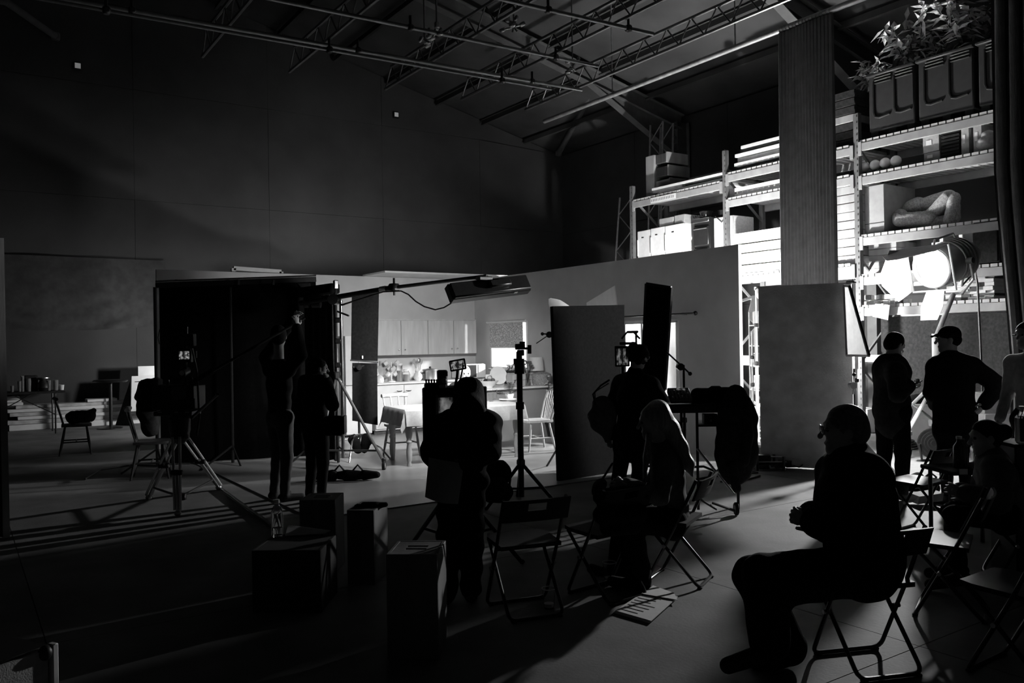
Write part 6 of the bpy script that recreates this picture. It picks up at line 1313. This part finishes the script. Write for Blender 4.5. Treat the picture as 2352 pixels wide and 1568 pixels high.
part('receiver', cbox(MB(), 420, 444, 766, 795, D + .02, .08), BKPL, t); part('antenna', MB().rod(at(430, 766, D), at(430, 750, D), .008, 6), BKPL, t); part('cable', MB().tube([at(441, 800, D), at(452, 850, D), at(455, 900, D), at(458, 960, D), at(452, 1000, D)], .01, 6), BKPL, t)
part('pan_bar', MB().rod(at(440, 960, D), at(500, 905, D - .5), .014, 8), BKMT, t)
b = at(415, 1100, D) * V((1, 1, 0)); t = thing('camera_tripod', 'heavy tripod with shiny double tube legs under the cinema camera', 'tripod', b); zt = at(415, 972, D).z
part('head', MB().lathe([(.09, zt - .1), (.1, zt - .06), (.1, zt + .05), (.07, zt + .075)], b, 18), BKMT, t); part('bowl', MB().lathe([(.03, zt - .2), (.09, zt - .14), (.09, zt - .1)], b, 16), BKMT, t); part('spreader_hub', MB().rod(b + UP * .14, b + UP * .2, .05, 12), BKMT, t)
for (px, py) in ((342, 1148), (408, 1185), (502, 1125)):
    f = fl(px, py); d = f - b; sd = d.cross(UP).normalized() * .035; tp_ = b + d.normalized() * .09 + UP * (zt - .12)
    l = part('leg', MB().rod(tp_ + sd, f + sd * .8 + UP * .06, .013, 8).rod(tp_ - sd, f - sd * .8 + UP * .06, .013, 8), TRIP, t)
    part('leg_tube', MB().rod(tp_.lerp(f, .42), f + UP * .03, .016, 8), STEEL, l); part('leg_lock', MB().box(tp_.lerp(f, .45), (.11, .05, .05), rz=CAMRZ, ch=.01), BKPL, l); part('foot', MB().ball(f + UP * .03, (.035, .035, .028), 10, 6), STEEL, l); part('spreader_arm', MB().rod(b + UP * .17, tp_.lerp(f, .8), .012, 6), BKMT, l)
# ------------------------------------------------------------------ dark far side of the hall: chairs, planks, table with glassware
DKCH = mat('dark_chair_wood', .05, .5, .3, 9, .1, 60)
t = wood_chair('wooden_chair', 'dark wooden chair with a bundled jacket, standing alone at the dark side', camp(172, 12.7), R(-62) + CAMRZ, DKCH, False)
c = at(190, 962, 12.6); t = ssingle('bundled_jacket', SF(.006).cap(at(166, 958, 12.7), at(205, 956, 12.6), .1, .09).cap(at(205, 952, 12.6), at(216, 942, 12.6), .06, .04), .016, FADK, 'bundled dark jacket lying on the seat of the lone wooden chair', 'jacket')
t = wood_chair('wooden_chair', 'dark wooden chair under a hanging coat behind the cinema camera', camp(345, 10.3), R(-70) + CAMRZ, DKCH, False)
t = thing('coat_on_chair', 'dark coat hung over the chair back behind the cinema camera', 'coat', at(335, 960, 10.2)); g = lambda px, py: at(px, py, 10.2); spart('coat_body', SF(.006).chain([g(316, 912), g(334, 884), g(362, 876)], [.04, .07, .05]).chain([g(334, 890), g(340, 940), g(345, 985)], [.09, .13, .1]), .018, FADK, t); spart('sleeve', SF(.004).chain([g(326, 895), g(330, 950), g(336, 980)], [.05, .05, .04]), .018, FABK, t)
YW = 19.6
rn = random.Random(3)
pl_ = [(20, 392, 974, .1), (14, 380, 968, .07), (40, 368, 962, .05), (22, 372, 957, .06), (8, 360, 951, .05), (36, 300, 946, .05), (200, 268, 941, .04)]
z = 0
for k, lb in enumerate(('lowest', 'second', 'third', 'fourth', 'fifth', 'sixth', 'topmost')):
    x0, x1, _, th = pl_[k]; th += .02; a, b2 = ony(x0, 960, 19.2).x, ony(x1, 960, 19.2).x
    single('timber_plank', MB().box(((a + b2) / 2, 19.3 + .03 * (k % 2), z + th / 2), (b2 - a, .4, th - .004), ch=.004), WOODH if k % 2 else WHBD, lb + ' long timber plank stacked on the floor along the gable wall', 'plank', 'planks along the gable wall'); z += th
z -= .06
for k in range(3): a, b2 = ony(8, 930, 19.3).x, ony(52 - k * 4, 930, 19.3).x; single('short_board', MB().box(((a + b2) / 2, 19.3, z + .03 + .06 * k), (b2 - a, .35, .05), ch=.004), WHBD, ('lower', 'middle', 'upper')[k] + ' short pale board on the plank stack under the glassware table', 'board', 'short boards on the planks')
# folding table with glassware
ty = 18.3; tz = at(80, 898, ony(80, 898, ty).length * 0 + dep(ony(80, 898, ty))).z; a, b2 = ony(-60, 898, ty).x, ony(146, 898, ty).x
t = thing('folding_table', 'folding table with glasses standing along the gable wall', 'table', ((a + b2) / 2, ty, 0)); part('table_top', MB().box(((a + b2) / 2, ty, tz - .02), (b2 - a, .7, .035), ch=.006), FADK, t)
for x in (a + .2, b2 - .17):
    for y in (ty - .3, ty + .3): part('leg', MB().rod((x, y, 0), (x, y, tz - .03), .016, 8), BKMT, t)
    part('leg_brace', MB().rod((x, ty - .3, tz * .45), (x + (.7 if x < (a + b2) / 2 else -.7), ty - .3, tz - .04), .01, 6), BKMT, t)
def onw(px): p = ony(px, 897, ty); p.z = tz; return p
for px, h, r, lb in ((28, .12, .03, 'short glass at the dark end of the glassware table'), (45, .2, .035, 'stemmed glass on the glassware table'), (52, .3, .03, 'tall thin bottle on the glassware table'), (66, .25, .045, 'glass carafe on the glassware table'), (112, .2, .04, 'glass beside the dark kettle on the glassware table'), (128, .2, .05, 'wide drinking glass at the near end of the glassware table')):
    c = onw(px); single('drinking_glass', MB().lathe([(r * .8, 0), (r, h), (r * .92, h), (r * .7, .01), (.001, .008)], c, 14), mat('thin_glass', .6, .08, 0, trans=.7, spec=.8), lb, 'glass')
c = onw(99); t = thing('coffee_maker', 'dark coffee maker with a bright rim on the glassware table', 'coffee maker', c); part('flask', MB().lathe([(.06, 0), (.11, .06), (.1, .14), (.05, .2)], c, 18), BKPL, t); part('collar', MB().lathe([(.05, .2), (.12, .24), (.12, .26), (.05, .26)], c, 18), STEEL, t)
c = onw(62) + V((0, .1, 0)); t = single('dark_box', MB().box(onw(66) + V((.05, .15, .15)), (.22, .2, .3), ch=.01), FADK, 'dark box behind the glasses on the glassware table', 'box')
c = onw(149) ; t = single('paper_cup', MB().lathe([(.04, 0), (.05, .1), (.045, .1), (.035, .01)], V((b2 - .03, ty + .05, tz)), 14), CERAM, 'small pale cup at the corner of the glassware table', 'cup')
c = fl(55, 985); t = thing('duffel_bag', 'black duffel bag on the floor under the glassware table', 'bag', c); spart('bag', SF(.004).cap(at(30, 970, dep(c)), at(62, 968, dep(c)), .17, .17), .02, FABK, t); part('handle', MB().tube([at(34, 955, dep(c)), at(42, 947, dep(c)), at(54, 950, dep(c))], .014, 6), FADK, t)
c = fl(78, 984); t = thing('storage_bin', 'dark storage bin with pale side beside the duffel bag', 'bin', c); part('bin', MB().box(c + UP * .19, (.3, .3, .38), rz=CAMRZ, ch=.02), FADK, t); part('pale_side', MB().box(c + UP * .2 + RT * .16, (.02, .28, .36), rz=CAMRZ, ch=.005), FALT, t)
c = camp(252, 16.6); t = thing('pedestal_table', 'dark round pedestal table edge-on before the gable wall', 'table', c); zt = at(252, 874, 16.6).z; part('top', MB().lathe([(.3, zt - .03), (.33, zt), (.3, zt + .02), (.01, zt + .02)], c, 28), BKPL, t); part('column', MB().rod(c + UP * .04, c + UP * (zt - .02), .035, 10), BKMT, t); part('foot', MB().lathe([(.22, 0), (.22, .02), (.04, .05)], c, 24), BKMT, t)
t = thing('white_flat', 'white panel leaning on the gable wall beside the black backdrop', 'panel', ony(340, 950, 18.9) * V((1, 1, 0))); a, b2 = ony(300, 900, 18.6).x, ony(400, 900, 18.6).x; z1 = ony(340, 862, 18.9).z
part('panel', MB().prism([(a, 18.6, .3), (b2, 18.6, .3), (b2, 18.75, z1), (a + .05, 18.75, z1)], (0, .05, 0)), WHBD, t); part('upper_panel', MB().prism([(a + .2, 18.85, .3), (b2, 18.85, .3), (b2, 18.9, z1 + .2), (a + .2, 18.9, z1 + .2)], (0, .04, 0)), WHBD, t)
part('stripe', MB().bar((a + .1, 18.73, z1 - .12), (b2, 18.73, z1 - .1), .012, .02), FADK, t); part('prop_leg', MB().prism([(a - .25, 18.9, 0), (a, 18.62, 0), (a, 18.62, z1 - .1)], (0, .04, 0)), FADK, t)
# black cloth sagging on the gable wall
za, zb = ony(150, 590, WG).z, ony(150, 748, WG).z; a, b2 = ony(-120, 700, WG).x, ony(380, 700, WG).x
t = thing('wall_cloth', 'black cloth with sagging folds hung on the gable wall', 'cloth', ((a + b2) / 2, WG, zb))
part('cloth', MB().sheet(lambda u, v: V((a + (b2 - a) * u, WG - .08 - .05 * math.sin(v * 22 + 5 * math.sin(u * 4)) * max(0, 1 - v * 1.6) * (math.sin(u * math.pi * 2) ** 2) - .01 * math.sin(u * 20), zb + (za - zb) * v - .1 * math.sin(u * math.pi) * (1 - v))), 40, 24, (0, .012, 0)), mat('wall_black_cloth', .06, .95, .2, 6, .2, 60, spec=.1), t)
for px, py, lb in ((178, 152, 'small square pale wall lamp high on the dark side of the gable'), (909, 264, 'small square pale wall lamp above the kitchen set')):
    p = ony(px, py, WG - .03); t = thing('wall_lamp', lb, 'lamp', p); part('case', MB().box(p, (.16, .08, .16), ch=.01), BKMT, t); part('diffuser', MB().box(p - V((0, .045, 0)), (.11, .012, .11), ch=.003), mat('dim_diffuser', .7, .5, 0, emit=.12), t)
# standing flat and stone like case at the dark edge
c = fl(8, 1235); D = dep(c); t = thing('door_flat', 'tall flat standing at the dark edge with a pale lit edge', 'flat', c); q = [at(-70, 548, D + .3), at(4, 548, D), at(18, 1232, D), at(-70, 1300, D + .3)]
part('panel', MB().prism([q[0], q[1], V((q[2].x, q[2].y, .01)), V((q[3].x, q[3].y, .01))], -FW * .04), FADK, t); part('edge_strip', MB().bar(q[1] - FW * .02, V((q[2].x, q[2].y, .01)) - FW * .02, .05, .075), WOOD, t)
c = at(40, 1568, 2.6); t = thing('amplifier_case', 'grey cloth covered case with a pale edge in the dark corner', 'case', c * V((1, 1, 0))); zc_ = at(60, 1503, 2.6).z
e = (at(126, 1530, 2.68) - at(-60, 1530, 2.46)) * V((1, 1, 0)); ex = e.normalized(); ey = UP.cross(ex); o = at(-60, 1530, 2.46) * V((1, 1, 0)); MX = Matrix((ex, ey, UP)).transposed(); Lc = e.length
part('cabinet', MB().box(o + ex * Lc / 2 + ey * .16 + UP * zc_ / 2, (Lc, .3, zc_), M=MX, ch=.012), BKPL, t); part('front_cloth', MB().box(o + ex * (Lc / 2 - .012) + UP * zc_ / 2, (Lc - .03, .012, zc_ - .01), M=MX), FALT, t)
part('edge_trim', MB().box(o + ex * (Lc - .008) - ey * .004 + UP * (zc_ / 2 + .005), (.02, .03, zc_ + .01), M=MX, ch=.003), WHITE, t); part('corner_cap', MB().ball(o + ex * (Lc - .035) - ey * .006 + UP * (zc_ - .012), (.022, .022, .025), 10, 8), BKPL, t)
# sandbags by the boom stand
def sandbag(px, py, label, sc=1.0):
    c = fl(px, py) + UP * .07; t = thing('sandbag', label, 'sandbag', c - UP * .07); spart('bag_half', SF(.004).cap(c - RT * .08 * sc, c - RT * .22 * sc, .07 * sc, .055 * sc, sq=(UP, .85)), .014, FABK, t); spart('bag_half', SF(.004).cap(c + RT * .08 * sc, c + RT * .22 * sc, .07 * sc, .05 * sc, sq=(UP, .85)), .014, FABK, t); part('strap', MB().tube([c - RT * .06 + UP * .05, c + UP * .12, c + RT * .06 + UP * .05], .012, 6), FADK, t)
sandbag(780, 1105, 'black sandbag behind the belt pouch, on the set floor edge', 1.15); sandbag(822, 1104, 'second black sandbag nearer the folded script')
# ------------------------------------------------------------------ right hand working area
c = fl(1765, 1078); t = thing('camera_rig', 'heap of camera rig parts on the floor before the poly board', 'camera rig', c); g = lambda x, y, z: c + RT * x + FW * y + UP * z
part('base_plate', MB().box(g(0, 0, .05), (.34, .2, .05), rz=CAMRZ + .2, ch=.008), BKPL, t); part('block', MB().box(g(-.05, .02, .13), (.16, .12, .1), rz=CAMRZ - .2, ch=.01), BKPL, t); part('lens_barrel', MB().rod(g(.12, 0, .08), g(.27, -.04, .07), .042, 14), BKMT, t); part('lens_ring', MB().rod(g(.27, -.04, .07), g(.29, -.045, .07), .04, 14), STEEL, t)
for x, y in ((-.16, -.08), (.16, -.09), (-.15, .1), (.1, .1)): part('post', MB().rod(g(x, y, 0), g(x, y, .17 + .05 * (x < 0)), .018, 8), BKMT, t)
part('rod', MB().rod(g(-.26, -.05, .1), g(.2, -.07, .1), .01, 8), STEEL, t); part('rod', MB().rod(g(-.24, .05, .15), g(.18, .04, .15), .01, 8), STEEL, t)
part('cable', MB().tube([g(.29, -.05, .05), g(.36, -.05, .03), g(.46, .0, .08), g(.5, .02, .1), g(.46, .05, .06), g(.36, .06, .02), g(.25, .1, .012)], .008, 6), FADK, t); part('hook', MB().tube([g(-.02, -.1, .06), g(-.02, -.16, .04), g(.02, -.18, .05)], .012, 6), STEEL, t)
def cable(name, pts, r, label, m=BKPL): return single(name, MB().tube([fl(x, y, r + .002) for x, y in pts], r, 6), m, label, 'cable')
cable('floor_cable', [(1600, 1100), (1640, 1092), (1680, 1096), (1710, 1088), (1740, 1085), (1690, 1075), (1640, 1082)], .012, 'black cable looping on the floor under the sound cart')
cable('floor_cable', [(1655, 1106), (1680, 1104), (1720, 1100), (1745, 1092)], .012, 'black cable running from sound cart to camera rig')
cable('floor_cable', [(2030, 1040), (2075, 1028), (2120, 1024), (2165, 1022), (2180, 1030)], .018, 'pale cable curving on the bright floor by the lamp wheels', FAGR)
cable('floor_cable', [(195, 1100), (230, 1078), (300, 1068), (370, 1070)], .012, 'cable on the dark floor beside the lone wooden chair')
cable('floor_cable', [(505, 1120), (560, 1160), (610, 1195), (650, 1230)], .016, 'thick black cable running from the tripod to the boxes')
# shelf unit with gear in the gap, stands
a = at(1744, 0, 12.2) * V((1, 1, 0)); t = thing('gear_shelf', 'narrow metal shelf unit of gear in the gap beside the poly board', 'shelf', a)
for dx in (-.18, .18):
    for dy in (-.15, .15): part('post', MB().rod(a + RT * dx + FW * dy, a + RT * dx + FW * dy + UP * 2.0, .014, 6), GALV, t)
for z in (.45, .85, 1.2, 1.5, 1.8): part('shelf_board', MB().box(a + UP * z, (.38, .32, .02), rz=CAMRZ, ch=.003), GALV, t)
for z, h, m_, lb in ((.46, .14, WHITE, 'white box on the lowest shelf of the gear shelf'), (.86, .2, FALT, 'pale case on the second shelf of the gear shelf'), (1.21, .18, FAGR, 'grey device with pale sockets on the gear shelf'), (1.51, .2, BKPL, 'coil of dark cables on the gear shelf'), (1.81, .2, WHITE, 'white carton on top of the gear shelf')):
    t = thing('gear_box', lb, 'box', a + UP * z); part('case', MB().box(a + UP * (z + h / 2 + .002), (.28, .24, h), rz=CAMRZ, ch=.012), m_, t); part('face_plate', MB().box(a + UP * (z + h / 2) - FW * .123, (.2, .006, h * .5), rz=CAMRZ, ch=.002), STEEL if m_ != WHITE else FALT, t)
for px, D, lb in ((1738, 11.4, 'bright steel stand in the gap between set wall and poly board'), (1727, 11.9, 'second pale stand in the gap, close to the set wall edge')):
    b = camp(px, D); cstand('light_stand', lb, b, at(px, 662 if px > 1730 else 760, D).z, WHITE if px > 1730 else GALV, None, legs=(60, 180, 300))
c = camp(1738, 11.35); p = at(1745, 668, 11.35); t = thing('clip_lamp', 'small clip lamp head on top of the steel stand in the gap', 'lamp', p); part('shade', MB().lathe([(.03, -.06), (.08, .0), (.1, .06), (.092, .06), (.07, .0)], p, 16, frame_to(cw(.7, .1, -.6))), STEEL, t); part('clamp', MB().box(at(1738, 662, 11.4), (.06, .06, .06), ch=.01), STEEL, t)
c = camp(1745, 11.0); t = thing('round_case', 'dark round case on the floor under the gear shelf', 'case', c); part('case', MB().lathe([(.16, 0), (.17, .02), (.17, .16), (.16, .18)], c, 22), FADK, t); part('lid', MB().lathe([(.175, .181), (.17, .21), (.02, .22)], c, 22), FAGR, t)
# white boxes, crate and cart things behind the standing men
c = fl(1985, 992); t = thing('white_carton', 'white carton standing at the foot of the rack post', 'box', c); part('body', MB().box(c + UP * .2, (.34, .3, .4), rz=.1, ch=.006), WHITE, t); part('flap', MB().box(c + UP * .405, (.33, .14, .008), rz=.1), FALT, t)
c = camp(2104, 12.7); t = thing('storage_crate', 'white storage crate filled with gear behind the lamp wheels', 'crate', c); part('crate', MB().box(c + UP * .28, (.75, .5, .56), rz=CAMRZ, ch=.015), WHITE, t); part('rim', MB().box(c + UP * .56, (.79, .54, .04), rz=CAMRZ, ch=.008), WHITE, t)
rn = random.Random(6); part('gear_bag', MB().ball(c + UP * .62 + RT * .05, (.28, .18, .1), 14, 8), FABK, t); part('label', MB().box(c + UP * .4 - FW * .252 - RT * .1, (.2, .004, .1), rz=CAMRZ), PAPER, t)
c = camp(2150, 12.7); single('carton', MB().box(c + UP * .27, (.3, .4, .54), rz=CAMRZ + .1, ch=.008), CARD, 'brown carton beside the white storage crate', 'box')
c = camp(2060, 11.9); t = thing('cable_coil', 'coil of cable lying on the floor by the rack post', 'cable coil', c)
for k in range(4): part('loop', MB().tube([c + V(((.26 - .02 * k) * math.cos(a), (.26 - .02 * k) * math.sin(a), .02 + .03 * k)) for a in [i * math.pi / 12 for i in range(24)]], .014, 6, closed=True), FADK, t)
c = fl(2148, 1058) ; D = dep(c); t = thing('floor_fan', 'round black floor fan behind the empty folding chair', 'fan', c); fc = c + UP * .22; Mf = frame_to(cw(-.5, -.8, .15))
part('drum', MB().lathe([(.19, -.08), (.2, -.08), (.2, .08), (.19, .08)], fc, 28, Mf), BKPL, t); part('motor', MB().lathe([(.06, -.06), (.06, .03), (.02, .05)], fc, 16, Mf), BKPL, t)
for k in range(6): a = k * math.pi / 3; part('blade', MB().prism([fc + Mf @ V((.05 * math.cos(a), .05 * math.sin(a), -.02)), fc + Mf @ V((.18 * math.cos(a - .25), .18 * math.sin(a - .25), -.03)), fc + Mf @ V((.18 * math.cos(a + .3), .18 * math.sin(a + .3), .02))], Mf @ V((0, 0, .006))), FADK, t)
for k in range(5): part('guard_ring', MB().tube([fc + Mf @ V(((.04 + .038 * k) * math.cos(a), (.04 + .038 * k) * math.sin(a), .08)) for a in [i * math.pi / 12 for i in range(24)]], .003, 5, closed=True), BKMT, t)
part('foot', MB().bar(c + RT * .18 + UP * .012, c - RT * .18 + UP * .012, .03, .024).bar(c + RT * .17 + UP * .02, fc + RT * .2, .02, .02).bar(c - RT * .17 + UP * .02, fc - RT * .2, .02, .02), BKMT, t)
c = fl(2110, 1135); t = thing('camera_bag', 'open black bag with straps on the floor behind the empty folding chair', 'bag', c); D = dep(c); spart('bag', SF(.005).cap(at(2080, 1118, D), at(2140, 1122, D), .09, .08).cap(at(2075, 1105, D), at(2110, 1098, D), .06, .06), .015, FABK, t)
part('strap', MB().tube([at(2120, 1100, D), at(2138, 1085, D), at(2150, 1095, D), at(2146, 1115, D)], .012, 6), FADK, t); part('buckle', MB().box(at(2146, 1118, D - .08), (.05, .03, .04), ch=.006), STEEL, t)
c = fl(2125, 1165); D = dep(c); t = single('paper_sack', MB().prism([at(2108, 1158, D), at(2165, 1150, D), at(2168, 1132, D), at(2112, 1140, D)], FW * .2), FALT, 'pale paper bag lying on the lit floor behind the chair legs', 'bag')
# bottle table
c = camp(2215, 6.3); t = thing('side_table', 'small square table with bottles beside the person with a bun', 'table', c); zt = at(2200, 1072, 6.3).z; part('table_top', MB().box(c + UP * (zt - .015), (.5, .4, .03), rz=CAMRZ + .1, ch=.006), FADK, t)
for x in (-.2, .2):
    for y in (-.15, .15): part('leg', MB().rod(c + RT * x + FW * y, c + RT * x + FW * y + UP * (zt - .03), .016, 8), BKMT, t)
part('tag', MB().box(at(2213, 1083, 6.08), (.06, .004, .04), rz=CAMRZ), WHITE, t)
def bottle(px, D, z, h, r, label, m=GLASS, lid=BKPL):
    c = camp(px, D) + UP * z; t = thing('bottle', label, 'bottle', c); part('body', MB().lathe([(r * .9, 0), (r, .01), (r, h * .68), (r * .45, h * .82), (r * .42, h * .92)], c, 18), m, t); part('cap', MB().lathe([(r * .5, h * .915), (r * .5, h), (.002, h + .001)], c, 14), lid, t); return t
bottle(2199, 6.25, zt, .24, .042, 'dark steel flask on the small table', BKMT, STEEL); c = camp(2221, 6.2) + UP * zt; t = single('drinking_glass', MB().lathe([(.035, 0), (.045, .17), (.042, .17), (.03, .01), (.001, .008)], c, 18), GLASS, 'tall empty glass beside the dark flask', 'glass'); 
bottle(2208, 6.4, zt, .2, .03, 'slim dark bottle between flask and glass', BKPL, BKPL)
c = camp(2348, 5.6); t = thing('tall_box', 'black box table at the edge of the frame carrying a clear bottle', 'box', c); zt = at(2345, 1018, 5.6).z; part('body', MB().box(c + UP * zt / 2, (.3, .3, zt), rz=CAMRZ, ch=.01), BKPL, t); part('top', MB().box(c + UP * (zt + .008), (.32, .32, .015), rz=CAMRZ, ch=.003), FADK, t)
bottle(2347, 5.55, zt + .016, .24, .05, 'large clear bottle of water at the edge of the frame', GLASS, WHITE)
# white steps by the gathered curtain
c = camp(2318, 10.8); t = thing('white_steps', 'white boarded step unit beside the gathered curtain', 'steps', c)
for k in range(4): part('step_board', MB().box(c + UP * (.1 + .19 * k) + FW * .12 * k, (.6 - .05 * k, .2, .17), rz=CAMRZ, ch=.006), WHITE, t)
part('side_panel', MB().box(c + FW * .3 + UP * .42, (.5, .3, .84), rz=CAMRZ, ch=.006), FALT, t)
# hanging sheet clipped on the lowest rack deck
p = [rp(2010, 697, -.12), rp(2044, 700, -.12), rp(2040, 735, -.12), rp(2004, 727, -.12)]; t = thing('pinned_paper', 'pale torn paper hanging from the lowest rack deck', 'paper', p[2]); part('sheet', MB().prism(p, V((-.004, 0, 0))), FALT, t); part('clip', MB().box(rp(2028, 699, -.11), (.04, .05, .04), ch=.006), STEEL, t)
